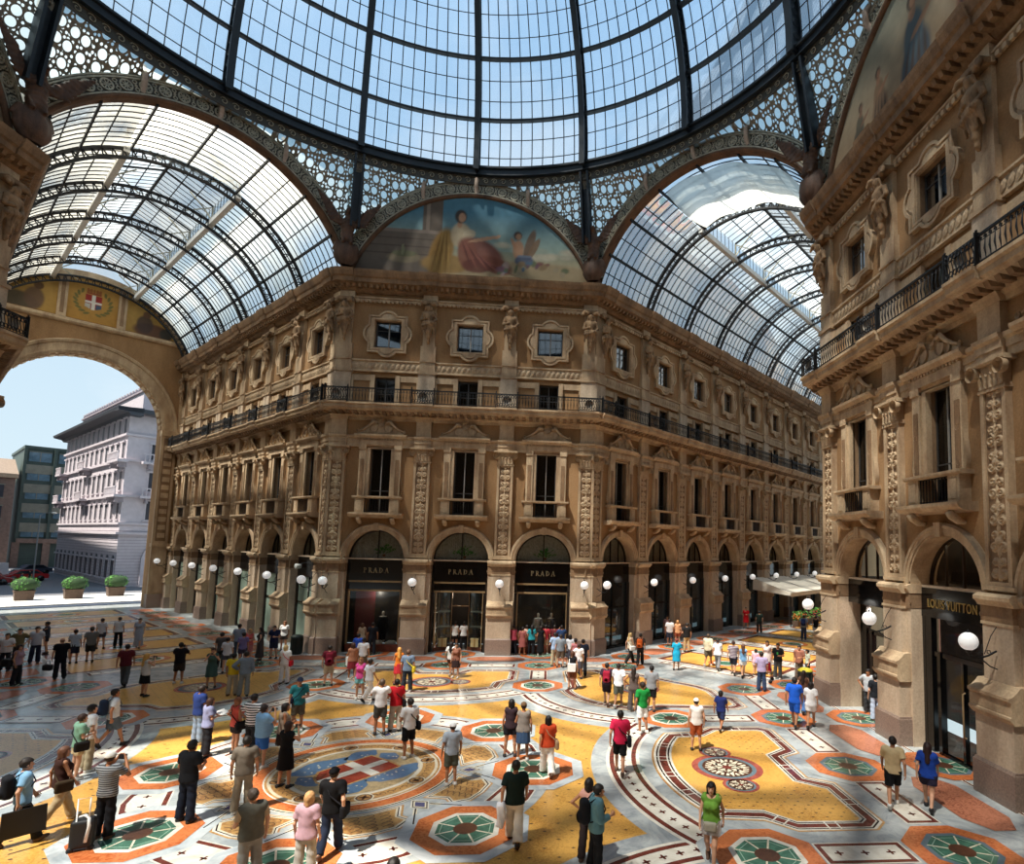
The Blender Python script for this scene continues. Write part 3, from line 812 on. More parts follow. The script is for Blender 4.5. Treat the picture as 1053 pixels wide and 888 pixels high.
# ------------------------------------------------------------------ balcony railings
def baluster_mb():
    mb = MB()
    n = 20
    for i in range(n):
        x = -.5*(B-1.3)+(B-1.3)*(i+.5)/n
        mb.tube([(x, -.77, 14.5), (x, -.775, 14.62), (x, -.8, 14.78), (x, -.78, 14.98), (x, -.77, 15.2)], [.012, .018, .03, .016, .012], IRON, 5)
        mb.arch([(.05, -.785), (.05, -.755), (.036, -.755), (.036, -.785), (.05, -.785)], x, 15.14, IRON, 0, 360, 8)
    return mb
def medal_mb():
    mb = MB()
    for i in range(9):
        x = -.56+.14*i; mb.tube([(x, -.86, 14.5), (x+.03, -.86, 14.75), (x-.03, -.86, 15.0), (x, -.86, 15.24)], .02, IRON, 4)
    for z in (14.62, 15.1):
        for i in range(7): mb.arch([(.09, -.88), (.09, -.85), (.065, -.85), (.065, -.88), (.09, -.88)], -.51+.17*i, z, IRON, 0, 360, 8)
    mb.lathe([(0, -.1), (.12, -.09), (.16, -.06), (.22, -.07), (.25, -.03), (.25, 0)], mat('cast_shield', '8a7f70', .5, .2, 9), 14, (0, -.86, 14.88), 'y')
    return mb
pm = MB(); pm.box(-.025, .025, -.88, -.74, 14.42, 15.36, IRON); pm.lathe([(0, 15.45), (.04, 15.42), (.02, 15.36), (0, 15.34)], IRON, 8, (0, -.81, 0)); post_me = pm.mesh('post')
bal_me = baluster_mb().mesh('baluster'); med_me = medal_mb().mesh('medallion')
def railing(F, centres, pil_x, x0, x1, lab):
    root = empty('balcony_railing', F); tag(root, lab, 'railing', 'black iron balcony railings')
    mb = MB()
    mb.box(x0, x1, -.81, -.74, 15.22, 15.29, IRON); mb.box(x0, x1, -.79, -.76, 14.48, 14.52, IRON); mb.box(x0, x1, -.78, -.765, 15.06, 15.08, IRON); mb.build('handrail', root)
    for c in centres: obj('baluster', bal_me, root, T(c))
    for p in pil_x: obj('medallion', med_me, root, T(p))
    for p in pil_x:
        for s in (-1, 1): obj('post', post_me, root, T(p+s*.64))
railing(F_N, NB, [-1.5*B, -.5*B, .5*B, 1.5*B], -8.04, 8.04, 'black iron balcony railing with shields along the sunlit front')
railing(F_L, LB, [-(E0+B*i) for i in range(7)], -30.4, .31, 'black iron balcony railing along the wall of the street arm')
railing(F_R, RB, [E0+B*i for i in range(11)], -.31, 49.8, 'black iron balcony railing along the dark wall of the deep arcade')
railing(F_E, EB, [-1.5*B, -.5*B, .5*B, 1.5*B], -8.04, 8.04, 'black iron balcony railing on the tall sunlit block near the viewer')
railing(F_W, [B, 0], [1.5*B, .5*B], -2.5, 8.04, 'dark iron balcony railing on the shaded block at the frame edge')

# ------------------------------------------------------------------ statues and eagles
def statue_mesh():
    f = Field((-.62, -.75, 0), (.62, .3, 2.75), .03)
    b = sm(.08, f.cap((0, -.12, 1.0), (0, -.2, 1.75), .2, .27, 1.2), f.cap((-.24, -.2, 1.9), (.24, -.2, 1.9), .14, .14), f.cap((0, -.22, 1.95), (0, -.28, 2.12), .09, .09),
           f.ell((0, -.3, 2.25), (.13, .15, .18)))
    b = sm(.05, b, f.cap((-.32, -.2, 1.9), (-.42, -.25, 1.5), .1, .09), f.cap((-.42, -.25, 1.5), (-.1, -.42, 1.55), .085, .06), f.cap((.32, -.2, 1.9), (.44, -.2, 1.55), .1, .085), f.cap((.44, -.2, 1.55), (.2, -.42, 1.3), .08, .06))
    for i in range(7):   # drapery swags
        x = -.27+.09*i
        b = sm(.04, b, f.cap((x*.9, -.3-.05*math.cos(x*5), 1.35), (x*.5, -.2, .72+.1*(i % 2)), .075, .05))
    b = sm(.05, b, f.cap((-.3, -.3, 1.15), (.3, -.34, 1.3), .1, .11), f.cap((-.3, -.22, 1.25), (-.36, -.15, .75), .1, .05), f.cap((.32, -.25, 1.25), (.36, -.15, .7), .11, .05))
    b = sm(.05, b, f.cap((0, -.12, .8), (0, -.05, .12), .17, .06), f.ell((0, -.16, .5), (.1, .1, .16)), f.ell((0, -.12, .22), (.07, .08, .1)))
    for s in (-1, 1):    # scrolled head block, like folded wings
        b = sm(.04, b, f.cap((s*.1, -.15, 2.5), (s*.42, -.3, 2.52), .1, .12), f.cap((s*.42, -.3, 2.52), (s*.5, -.38, 2.36), .1, .07), f.cap((s*.14, -.3, 2.3), (s*.2, -.22, 2.05), .06, .05))
    b = np.minimum(b, f.box((0, 0, 2.62), (.44, .3, .1), .02))
    b = b+.012*np.sin(f.x*60+f.z*8)*np.clip((f.z-.4)*2, 0, 1)*np.clip((1.6-f.z)*3, 0, 1)
    return f.net(b)
V, Q = statue_mesh()
st0 = meshobj('statue', V, Q, [stone('statue_stone', 'b08e68', '4a3626', .85, 3)])
st_first = True
def statue(F, x, lab, y=-.06):
    global st_first
    o = st0 if st_first else st0.copy()
    if not st_first: COL.objects.link(o)
    st_first = False
    o.matrix_basis = F @ T(x, y, 18.2); tag(o, lab, 'statue', 'stone statues between the attic windows')
for i, x in enumerate((-1.5*B, -.5*B, .5*B, 1.5*B)): statue(F_N, x, 'stone statue on the %s pier of the sunlit front attic, from the street arm' % ORD[i])
for i in range(7): statue(F_L, -(E0+B*i+(.25 if i == 0 else 0)), 'stone statue on the %s pier of the street arm attic from the octagon' % ORD[i])
for i in range(10): statue(F_R, E0+B*i+(.25 if i == 0 else 0), 'stone statue on the %s pier of the deep arcade attic from the octagon' % ORD[i])
for i, x in enumerate((-1.5*B, -.5*B, .5*B)): statue(F_E, x, 'stone statue on the %s pier of the tall sunlit block from its corner' % ORD[i])
for i, x in enumerate((1.5*B,)): statue(F_W, x, 'stone herm statue on the corner of the shaded block at the frame edge')
def eagle_mesh():
    f = Field((-2.1, -1.1, 0), (2.1, .8, 4.1), .045)
    b = sm(.12, f.cap((0, -.1, 1.7), (0, -.15, 2.5), .34, .36, 1.1), f.cap((0, -.2, 2.7), (0, -.38, 3.1), .22, .16), f.ell((0, -.46, 3.2), (.15, .2, .15)))
    b = sm(.05, b, f.cap((0, -.6, 3.2), (0, -.78, 3.08), .07, .03))
    for s in (-1, 1):
        b = sm(.12, b, f.cap((s*.22, -.1, 2.45), (s*.62, -.3, 2.75), .22, .17, 1.6), f.cap((s*.62, -.3, 2.75), (s*1.05, -.45, 3.5), .17, .1, 1.8))
        for k in range(9):   # flight feathers fan up from the wing edge
            t = k/8; p = (s*(.4+.62*t), -.18-.24*t, 2.5+.85*t); e = (s*(.95+.75*t), -.42-.2*t, 2.45+1.5*t)
            b = sm(.05, b, f.cap(p, e, .13, .075, 1.5))
        b = sm(.06, b, f.cap((s*.18, -.2, 1.8), (s*.22, -.35, 1.35), .18, .1), f.cap((s*.22, -.35, 1.35), (s*.2, -.55, 1.3), .09, .05))
    b = sm(.06, b, f.cap((0, .1, 1.6), (0, .25, 1.0), .22, .3, 1.8))
    c = f.ell((0, -.1, .72), (.56, .42, .7)); c = np.minimum(c, np.maximum(f.ell((0, -.1, .72), (.68, .3, .82)), -f.ell((0, -.4, .72), (.5, .4, .62))))
    for s in (-1, 1): c = sm(.05, c, f.cap((s*.5, -.1, 1.25), (s*.7, -.05, .9), .13, .08), f.cap((s*.55, -.1, .5), (s*.3, -.1, .1), .12, .1))
    b = sm(.06, b, c)
    b = b+.018*np.sin(f.z*26+np.abs(f.x)*10)*np.clip((f.z-1.4)*2, 0, 1)
    return f.net(b)
V, Q = eagle_mesh()
EAG = stone('eagle_bronze_stone', '6a4c38', '38281f', .7, 3)
for i, (p, d, lab) in enumerate((((-7.55, 17.3), (-.38, .92), 'brown stone eagle with raised wings over the corner between street arm and mural'),
                                 ((7.55, 17.3), (.38, .92), 'brown stone eagle with raised wings over the corner between mural and deep arcade'),
                                 ((17.3, 7.55), (.92, .38), 'brown stone eagle over the corner of the tall sunlit block'),
                                 ((-17.3, 7.55), (-.92, .38), 'dark stone eagle over the shaded corner at the frame edge'))):
    o = meshobj('eagle', V, Q, [EAG]) if i == 0 else eg.copy()
    if i: COL.objects.link(o)
    eg = o; o.matrix_basis = frame(p[0], p[1], d[0], d[1]) @ T(0, -.35, 22.65); tag(o, lab, 'eagle', 'stone eagles at the foot of the dome')

# ------------------------------------------------------------------ painted lunettes
def paint_mat():
    if 'fresco' in MATS: return MATS['fresco']
    m, nt, b = nt_new('fresco'); L = nt.links.new
    at = N(nt, 'ShaderNodeAttribute', attribute_name='paint')
    tc = N(nt, 'ShaderNodeTexCoord'); no = N(nt, 'ShaderNodeTexNoise', Scale=2.5, Detail=6.0); L(tc.outputs['Object'], no.inputs['Vector'])
    mx = N(nt, 'ShaderNodeMixRGB', blend_type='MULTIPLY'); mx.inputs['Fac'].default_value = .35
    L(at.outputs['Color'], mx.inputs['Color1']); L(no.outputs['Fac'], mx.inputs['Color2']); L(mx.outputs['Color'], b.inputs['Base Color'])
    b.inputs['Roughness'].default_value = .85
    MATS['fresco'] = m
    return m
def lerp3(a, b, t): t = np.clip(t, 0, 1)[..., None]; return np.array(a)*(1-t)+np.array(b)*t
def rgb(h): return np.array(hexc(h)[:3])
def painting(fn, x0, x1, z0, z1, inside, y, n=.07):
    """grid of painted faces kept where inside(x,z); fn paints arrays X, Z"""
    nx, nz = int((x1-x0)/n), int((z1-z0)/n)
    X, Z = np.meshgrid(np.linspace(x0, x1, nx+1), np.linspace(z0, z1, nz+1), indexing='ij')
    colr = fn(X, Z)
    ins = inside(X, Z)
    mb = MB(); idx = {}
    cols = []
    for i in range(nx):
        for j in range(nz):
            if not (ins[i, j] or ins[i+1, j] or ins[i, j+1] or ins[i+1, j+1]): continue
            f = []
            for a, b in ((i, j), (i+1, j), (i+1, j+1), (i, j+1)):
                if (a, b) not in idx: idx[(a, b)] = len(mb.v); mb.v.append((X[a, b], y, Z[a, b])); cols.append(colr[a, b])
                f.append(idx[(a, b)])
            mb.f.append(tuple(f)); mb.m.append(0); mb.sm.append(False)
    mb.mats = [paint_mat()]
    me = mb.mesh('mural')
    ca = me.color_attributes.new('paint', 'FLOAT_COLOR', 'POINT')
    ca.data.foreach_set('color', np.hstack([np.array(cols), np.ones((len(cols), 1))]).astype(np.float32).ravel())
    return me
def blob(c, X, Z, cx, cz, rx, rz, colr, rot=0, soft=.25):
    a = math.radians(rot); u = (X-cx)*math.cos(a)+(Z-cz)*math.sin(a); v = -(X-cx)*math.sin(a)+(Z-cz)*math.cos(a)
    d = np.sqrt((u/rx)**2+(v/rz)**2); w = (np.clip((1-d)/soft+.5, 0, 1)*.92)[..., None]
    return c*(1-w)+rgb(colr)*w
def figure(c, X, Z, x, z, h, skin, hair_c, robe, lean=0, robe2=None):
    """a draped standing or half-turned figure of height h"""
    c = blob(c, X, Z, x+lean*.3, z+h*.22, h*.2, h*.3, robe, -lean*12); c = blob(c, X, Z, x+lean*.12, z+h*.5, h*.13, h*.22, robe2 or robe, -lean*10)
    for k in range(4): c = blob(c, X, Z, x+lean*.3+(k-1.5)*h*.09, z+h*.2, h*.02, h*.24, '4a3a30', -lean*14+(k-1.5)*5, .8)
    c = blob(c, X, Z, x+h*.12, z+h*.55, h*.16, h*.035, skin, 25); c = blob(c, X, Z, x, z+h*.72, h*.05, h*.07, skin)
    c = blob(c, X, Z, x, z+h*.84, h*.068, h*.085, hair_c); c = blob(c, X, Z, x+h*.015, z+h*.82, h*.045, h*.06, skin)
    return c
def scene_a(X, Z):
    """seated woman in red before a wall, a winged child, fruit; sea and sky behind"""
    c = lerp3(rgb('b8a884'), rgb('8a9a88'), (Z-23.6)/1.1); c = np.where((Z > 24.5)[..., None], lerp3(rgb('93a698'), rgb('4c7c90'), (Z-24.5)/2.4), c)
    rnd = np.random.RandomState(4)
    for k in range(14): c = blob(c, X, Z, rnd.uniform(1.5, 6.5), rnd.uniform(24.1, 25), rnd.uniform(.3, .9), rnd.uniform(.08, .2), rnd.choice(['b8b09a', 'a8a48e', 'c4bba2', '98a494']), 0, .9)
    c = blob(c, X, Z, 3.5, 23.2, 5, .7, 'a4906e'); 
    c = np.where(((X < -2.1) & (Z < 25.5))[..., None], rgb('6c6054'), c); c = np.where(((X > -3.2) & (X < -2.0) & (Z > 25.5))[..., None], rgb('62564a'), c)
    for k in range(4): c = np.where(((X < -2) & (np.abs(Z-24.0-.5*k) < .03))[..., None], rgb('574c42'), c)
    c = np.where(((X < -2) & (np.abs(Z-25.5) < .1))[..., None], rgb('85766a'), c); c = np.where(((X > -3.0) & (X < -2.75) & (Z > 25.6))[..., None], rgb('86786a'), c)
    c = blob(c, X, Z, -4.2, 23.75, 1.0, .35, '8a7c62'); c = blob(c, X, Z, -4.2, 24.0, .75, .2, '6a6a4c'); c = blob(c, X, Z, -4.3, 24.25, .1, .35, '8a8a6a')
    c = blob(c, X, Z, -2.0, 24.2, .7, 1.6, 'a07838', -14); c = blob(c, X, Z, -1.7, 23.5, 1.5, .6, '9c7a42')
    c = blob(c, X, Z, -.85, 25.4, .62, .8, 'bda988'); c = blob(c, X, Z, -.35, 25.5, .4, .3, 'c4b496', 20)
    c = blob(c, X, Z, .45, 24.3, 1.5, .85, '7c4438', -28); c = blob(c, X, Z, 1.3, 23.6, 1.1, .5, '74402f', -18); c = blob(c, X, Z, -.4, 24.2, .6, 1.0, '84503f', 10); c = blob(c, X, Z, .2, 23.5, .9, .45, '6a382c')
    for k in range(9): c = blob(c, X, Z, -.5+.28*k, 24.3-.12*k, .05, .75, ['5e3028', '94584a'][k % 2], 20+6*k, .9)
    for k in range(6): c = blob(c, X, Z, -2.3+.15*k, 24.2, .04, 1.2, ['7c5a28', 'b8924e'][k % 2], -12+3*k, .9)
    c = blob(c, X, Z, -.95, 26.1, .14, .25, 'b88c6c'); c = blob(c, X, Z, -.9, 26.62, .36, .44, '3f2d20'); c = blob(c, X, Z, -.82, 26.55, .22, .3, 'c09474'); c = blob(c, X, Z, .55, 25.25, .95, .12, 'c09474', 14); c = blob(c, X, Z, 1.4, 25.45, .2, .1, 'c09474', 35)
    c = blob(c, X, Z, 2.7, 24.7, .34, .62, 'b08464'); c = blob(c, X, Z, 2.45, 25.0, .12, .5, 'b08464', 25); c = blob(c, X, Z, 2.65, 25.62, .26, .28, '4a3426'); c = blob(c, X, Z, 2.7, 25.56, .18, .2, 'b48a6a')
    c = blob(c, X, Z, 3.4, 25.1, .26, 1.0, '6e5440', -16); c = blob(c, X, Z, 3.65, 24.8, .2, .8, '7e6248', -26); c = blob(c, X, Z, 3.1, 24.0, .6, .36, '42506a'); c = blob(c, X, Z, 3.1, 24.3, .5, .07, '6a7484')
    for k in range(26): c = blob(c, X, Z, rnd.uniform(1.6, 5.9), rnd.uniform(23.1, 24.0), rnd.uniform(.1, .3), rnd.uniform(.08, .2), rnd.choice(['7a4c48', '5b6548', 'a08a84', '6a4a58', '8a7050', '4a6478', '9a8c70']), rnd.uniform(0, 90), .6)
    return c
def scene_b(X, Z):
    c = lerp3(rgb('9c8262'), rgb('8a8c7a'), (Z-23.5)/4)
    c = figure(c, X, Z, -4.3, 23.0, 2.4, '7c5a44', '3a2c22', '55503f', -.5); c = figure(c, X, Z, -3.0, 23.2, 2.7, '946a4e', '4a3828', '7e6246', .3); c = figure(c, X, Z, -.8, 22.9, 4.2, '9c785c', '3c2e24', '3a4c58', .4, '4c5e66')
    c = figure(c, X, Z, 2.2, 23.0, 3.2, '9c785c', '3c2e24', '7a4a3a', -.4); c = figure(c, X, Z, 4.2, 23.0, 2.3, '9c785c', '3c2e24', '6a6048', .4); c = blob(c, X, Z, -5.7, 23.6, .8, .22, '4e483c'); c = blob(c, X, Z, .6, 25.5, .25, 1.5, 'a8967a', 20, .9)
    return c
LZ, RI = 20.4, 7.42
ins = lambda X, Z: (X*X+(Z-LZ)**2 < (RI+.1)**2)
for F, fn, lab in ((F_N, scene_a, 'arched mural of a seated woman in red and a winged child against blue sky'), (F_E, scene_b, 'arched mural with dusky standing figures high on the tall sunlit block'), (F_W, scene_b, 'arched mural above the shaded block, barely showing at the frame edge')):
    o = obj('lunette_mural', painting(fn, -7.3, 7.3, 22.5, 27.95, ins, .12), None, F); tag(o, lab, 'mural', 'arched murals under the dome')
    mb = MB(); mb.poly([[(-HW, 22.3), (HW, 22.3)]+arc_pts(0, LZ, 8.2, 15, 165, 30)], .3, STU); struct(mb.build('wall_lunette', None, F))
# ------------------------------------------------------------------ arches, pendentives, dome
D8 = 17.83                            # distance of the arm openings from the centre
F_NE = frame(D8*S2, D8*S2, S2, S2); F_NW = frame(-D8*S2, D8*S2, -S2, S2)
RZ, RR = 29.25, 17.3                  # dome springing and radius
LAC = mat('pierced_iron', 'a8a390', .55, .2, 5, .3); LACD = mat('pierced_iron_dark', '45423a', .6, .15, 5)
BRN = stone('brown_mould', '7a5a42', '4a3527', .8, 1.5)
def screen_mat():
    """pierced metal roundels with milky glass behind"""
    m = bpy.data.materials.new('pierced_screen'); m.use_nodes = True
    nt = m.node_tree; nt.nodes.clear(); L = nt.links.new
    out = N(nt, 'ShaderNodeOutputMaterial'); uv = N(nt, 'ShaderNodeUVMap', uv_map='UVMap')
    def ring(scale, thr):
        v = N(nt, 'ShaderNodeTexVoronoi', Scale=scale, feature='DISTANCE_TO_EDGE', voronoi_dimensions='2D'); v.inputs['Randomness'].default_value = .12
        L(uv.outputs[0], v.inputs['Vector'])
        g = N(nt, 'ShaderNodeMath', operation='GREATER_THAN'); g.inputs[1].default_value = thr
        L(v.outputs['Distance'], g.inputs[0]); return g
    b = None
    def hole(scale, rad, rnd):
        v = N(nt, 'ShaderNodeTexVoronoi', Scale=scale, voronoi_dimensions='2D'); v.inputs['Randomness'].default_value = rnd; L(uv.outputs[0], v.inputs['Vector'])
        g = N(nt, 'ShaderNodeMath', operation='LESS_THAN'); g.inputs[1].default_value = rad; L(v.outputs['Distance'], g.inputs[0]); return g
    g1, g2, g0 = hole(1.75, .32, .3), hole(5.2, .29, .4), hole(1.75, .44, .3)
    n0 = N(nt, 'ShaderNodeMath', operation='SUBTRACT'); n0.inputs[0].default_value = 1; L(g0.outputs[0], n0.inputs[1])
    sm_ = N(nt, 'ShaderNodeMath', operation='MULTIPLY'); L(g2.outputs[0], sm_.inputs[0]); L(n0.outputs[0], sm_.inputs[1])
    sel = N(nt, 'ShaderNodeMath', operation='MAXIMUM'); L(g1.outputs[0], sel.inputs[0]); L(sm_.outputs[0], sel.inputs[1])
    df = N(nt, 'ShaderNodeBsdfPrincipled'); df.inputs['Base Color'].default_value = hexc('7c776a'); df.inputs['Roughness'].default_value = .6
    tr = N(nt, 'ShaderNodeBsdfTransparent'); tr.inputs['Color'].default_value = hexc('bcd0d4')
    tl = N(nt, 'ShaderNodeBsdfTranslucent'); tl.inputs['Color'].default_value = hexc('d8e0dc')
    g = N(nt, 'ShaderNodeMixShader'); g.inputs['Fac'].default_value = .55; L(tl.outputs[0], g.inputs[1]); L(tr.outputs[0], g.inputs[2])
    mx = N(nt, 'ShaderNodeMixShader'); L(sel.outputs[0], mx.inputs['Fac']); L(df.outputs[0], mx.inputs[1]); L(g.outputs[0], mx.inputs[2]); L(mx.outputs[0], out.inputs['Surface'])
    return m
SCR = screen_mat()
def spiral(cx, cz, r, y, turn=1, n=16):
    return [(cx+turn*r*(1-i/n*.8)*math.cos(.4+i*.62), y, cz+r*(1-i/n*.8)*math.sin(.4+i*.62)) for i in range(n)]
def big_arch(F, hw, n_tr):
    mb = MB()
    mb.arch([(RI+.06, .5), (RI+.06, .05), (RI+.1, -.02), (RI+.14, -.06), (RI+.23, -.06), (RI+.25, .4)], 0, LZ, BRN, 15, 165, 48)
    struct(mb.build('trim_archivolt', None, F))
    if not n_tr: return      # behind the viewer only the moulding
    mb = MB()
    R0, R1 = RI+.25, RI+1.08
    mb.arch([(R0, .02), (R1, .02), (R1, .3)], 0, LZ, LACD, 19, 161, 56)
    for r in (R0+.03, R1-.03, R1-.14): mb.arch([(r-.035, .02), (r-.035, -.06), (r+.035, -.06), (r+.035, .02)], 0, LZ, LAC, 19, 161, 56)
    rc = (R0+R1)/2-.05
    for i in range(25):
        a = math.radians(22+136*i/24); x, z = rc*math.cos(a), LZ+rc*math.sin(a)
        mb.arch([(.27, 0), (.27, -.06), (.2, -.06), (.2, 0)], x, z, LAC, 0, 360, 16)
        for k in range(8):
            b = a+k*PI/4; mb.bar((x, -.03, z), (x+.2*math.cos(b), -.03, z+.2*math.sin(b)), .045, LAC)
        mb.lathe([(0, -.1), (.05, -.09), (.08, -.03), (.08, 0)], LAC, 8, (x, 0, z), 'y')
        a2 = a+math.radians(136/48)
        if i < 24:
            for rr in (-.17, .17):
                xx, zz = (rc+rr)*math.cos(a2), LZ+(rc+rr)*math.sin(a2); mb.arch([(.1, 0), (.1, -.05), (.06, -.05), (.06, 0)], xx, zz, LAC, 0, 360, 10)
            xx, zz = rc*math.cos(a2), LZ+rc*math.sin(a2); mb.arch([(.06, 0), (.06, -.05), (.02, -.05), (.02, 0)], xx, zz, LAC, 0, 360, 8)
    struct(mb.build('trim_rosette_band', None, F))
    # pendentive: pierced screen from the arch up to the ring
    R2 = R1+.02; V = []; UV = []; nz = 3; nu = 40; FF = []
    for i in range(nu+1):
        x = (hw+.14)*(-1+2*i/nu); z0 = LZ+math.sqrt(max(.1, R2*R2-x*x)); az = math.atan2(x, D8 if hw < 7.3 else A)
        top = Vector((RR*math.sin(az), RR*math.cos(az)-(D8 if hw < 7.3 else A)+.1, 28.75))
        for j in range(nz+1):
            t = j/nz; p = Vector((x, .15, min(z0, 28.7))).lerp(top, t); V.append(p); UV.append((x, p.z))
    for i in range(nu):
        for j in range(nz): FF.append((i*(nz+1)+j, (i+1)*(nz+1)+j, (i+1)*(nz+1)+j+1, i*(nz+1)+j+1))
    mb = MB(); mb.add(V, FF, SCR); me = mb.mesh('screen'); ul = me.uv_layers.new(name='UVMap')
    for lp in me.loops: ul.data[lp.index].uv = UV[lp.vertex_index]
    struct(obj('ceiling_pendentive', me, None, F))
    # scroll brackets between arch and ring
    for x in (-3.2, 0, 3.2):
        z0 = LZ+math.sqrt(R1*R1-x*x)
        mb = MB(); mb.tube([(x, .0, z0-.75), (x, -.22, z0-.5), (x, -.25, z0), (x, .05, min(z0+.5, 28.9)), (x, .3, 29.0)], [.1, .13, .12, .1, .12], mat('bracket_stone', 'b09a88', .7), 8)
        o = mb.build('scroll_bracket', None, F); struct(o)
F_SW = frame(-D8*S2, -D8*S2, -S2, -S2); F_SE = frame(D8*S2, -D8*S2, S2, -S2)
for F, hw in ((F_N, HW), (F_E, HW), (F_W, HW), (F_NE, 6.92), (F_NW, 6.92), (F_S, HW), (F_SW, 6.92), (F_SE, 6.92)): big_arch(F, hw, F not in (F_S, F_SW, F_SE))
mb = MB(); mb.poly([[(-HW, 22.3), (HW, 22.3)]+arc_pts(0, LZ, 8.2, 15, 165, 30)], .3, STU); struct(mb.build('wall_lunette', None, F_S))
dome = struct(empty('ceiling_dome'))
def dp(el, az, r=RR):
    e, a = math.radians(el), math.radians(az); return (r*math.cos(e)*math.cos(a), r*math.cos(e)*math.sin(a), RZ+r*math.sin(e))
mb = MB()    # springing ring with its wave frieze
def ring(mb, prof, m, n=128):
    k = len(prof); V = []; F = []
    for i in range(n):
        a = 2*PI*i/n
        for r, z in prof: V.append((r*math.cos(a), r*math.sin(a), z))
    for i in range(n):
        q = (i+1) % n
        for j in range(k-1): F.append((i*k+j, q*k+j, q*k+j+1, i*k+j+1))
    mb.add(V, F, m)
ring(mb, [(RR+.5, 29.14), (RR-.2, 29.14), (RR-.2, 29.22), (RR-.1, 29.25), (RR-.1, 29.55), (RR-.25, 29.58), (RR-.25, 29.7), (RR+.5, 29.7)], IRB)
mb.build('springing_ring', dome)
mb = MB(); ring(mb, [(RR+.14, 28.62), (RR+.06, 28.62), (RR+.06, 28.68), (RR+.1, 28.7), (RR+.1, 29.08), (RR+.04, 29.1), (RR+.04, 29.16), (RR+.14, 29.16)], LACD)
for i in range(200):
    a = 2*PI*i/200
    c, s = math.cos(a), math.sin(a)
    P = [((RR+.06)*c-s*q[0], (RR+.06)*s+c*q[0], q[2]) for q in spiral(0, 28.89, .19, 0, 1, 13)]
    mb.tube(P, .026, LAC, 4)
mb.build('wave_frieze', dome)
for k in range(16):
    az = 22.5*k
    mb = MB(); P = [i*4 for i in range(20)]
    for i in range(len(P)-1):
        for (ra, rb, w) in ((-.62, -.5, .34), (.02, .12, .34), (-.5, .02, .06)):
            a0, a1 = P[i], P[i+1]; V = []
            for el in (a0, a1):
                for r, sd in ((ra, -1), (ra, 1), (rb, 1), (rb, -1)):
                    e, a = math.radians(el), math.radians(az); rr = RR+r
                    p = Vector(dp(el, az, rr)); V.append(p+Vector((-math.sin(a), math.cos(a), 0))*sd*w/2)
            mb.add(V, [(0,1,2,3),(4,5,6,7),(0,1,5,4),(1,2,6,5),(2,3,7,6),(3,0,4,7)], IRB)
        for sd in (-1, 1):
            for e2 in (1, 3):
                a = math.radians(az); c = Vector(dp(P[i]+e2, az, RR-.22)); t = Vector((-math.sin(a), math.cos(a), 0))
                mb.tube([c+t*.09*sd+(Vector(dp(P[i]+e2+1, az, RR-.22))-c)*.55*math.cos(q)+(c-Vector((0, 0, RZ))).normalized()*.17*math.sin(q) for q in [j*PI/4 for j in range(8)]], .025, IRB, 4, True)
    if k % 2:   # the corner ribs run down to the eagles
        d = Vector((math.cos(math.radians(az)), math.sin(math.radians(az)), 0)); t = Vector((-d.y, d.x, 0))
        for s in (-1, 1): mb.bar(tuple(d*(RR+.05)+t*.22*s+Vector((0, 0, 29.1))), tuple(d*(RR+.9)+t*.22*s+Vector((0, 0, 25.0))), (.12, .5), IRB, tuple(d))
        mb.bar(tuple(d*(RR+.2)+Vector((0, 0, 29.1))), tuple(d*(RR+1.05)+Vector((0, 0, 25.0))), (.44, .1), IRB, tuple(d))
    mb.build('dome_rib', dome)
ELS = [11.2*i for i in range(7)]
for el in ELS[1:]:
    mb = MB(); e = math.radians(el); r = RR*math.cos(e); z = RZ+RR*math.sin(e)
    ring(mb, [(r+.03, z-.14), (r-.3, z-.2), (r-.34, z-.12), (r-.1, z+.1), (r+.05, z+.12), (r+.03, z-.14)], IRB, 96); mb.build('ring_beam', dome)
mb = MB()
AZS = [az for az in range(-60, 240)]
for az16 in range(16):
    for j in range(1, 10):
        az = 22.5*az16+2.25*j
        mb.tube([dp(i*4, az, RR+.03) for i in range(18)], .03, IRON, 4)
for i in range(1, 21):
    el = 11.2*i/3
    if i % 3 == 0: continue
    mb.tube([dp(el, 360*k/140, RR+.06) for k in range(141)], .032, IRON, 4)
mb.build('glazing_bars', dome)
mb = MB(); DG = glassy('dome_glass', 'f2f7fb', .93, 'eef4f8', .04, .1, .18)
mb.grid(lambda a, b: dp(67*b, 360*a, RR+.1), 96, 20, DG); mb.build('dome_glass', dome)

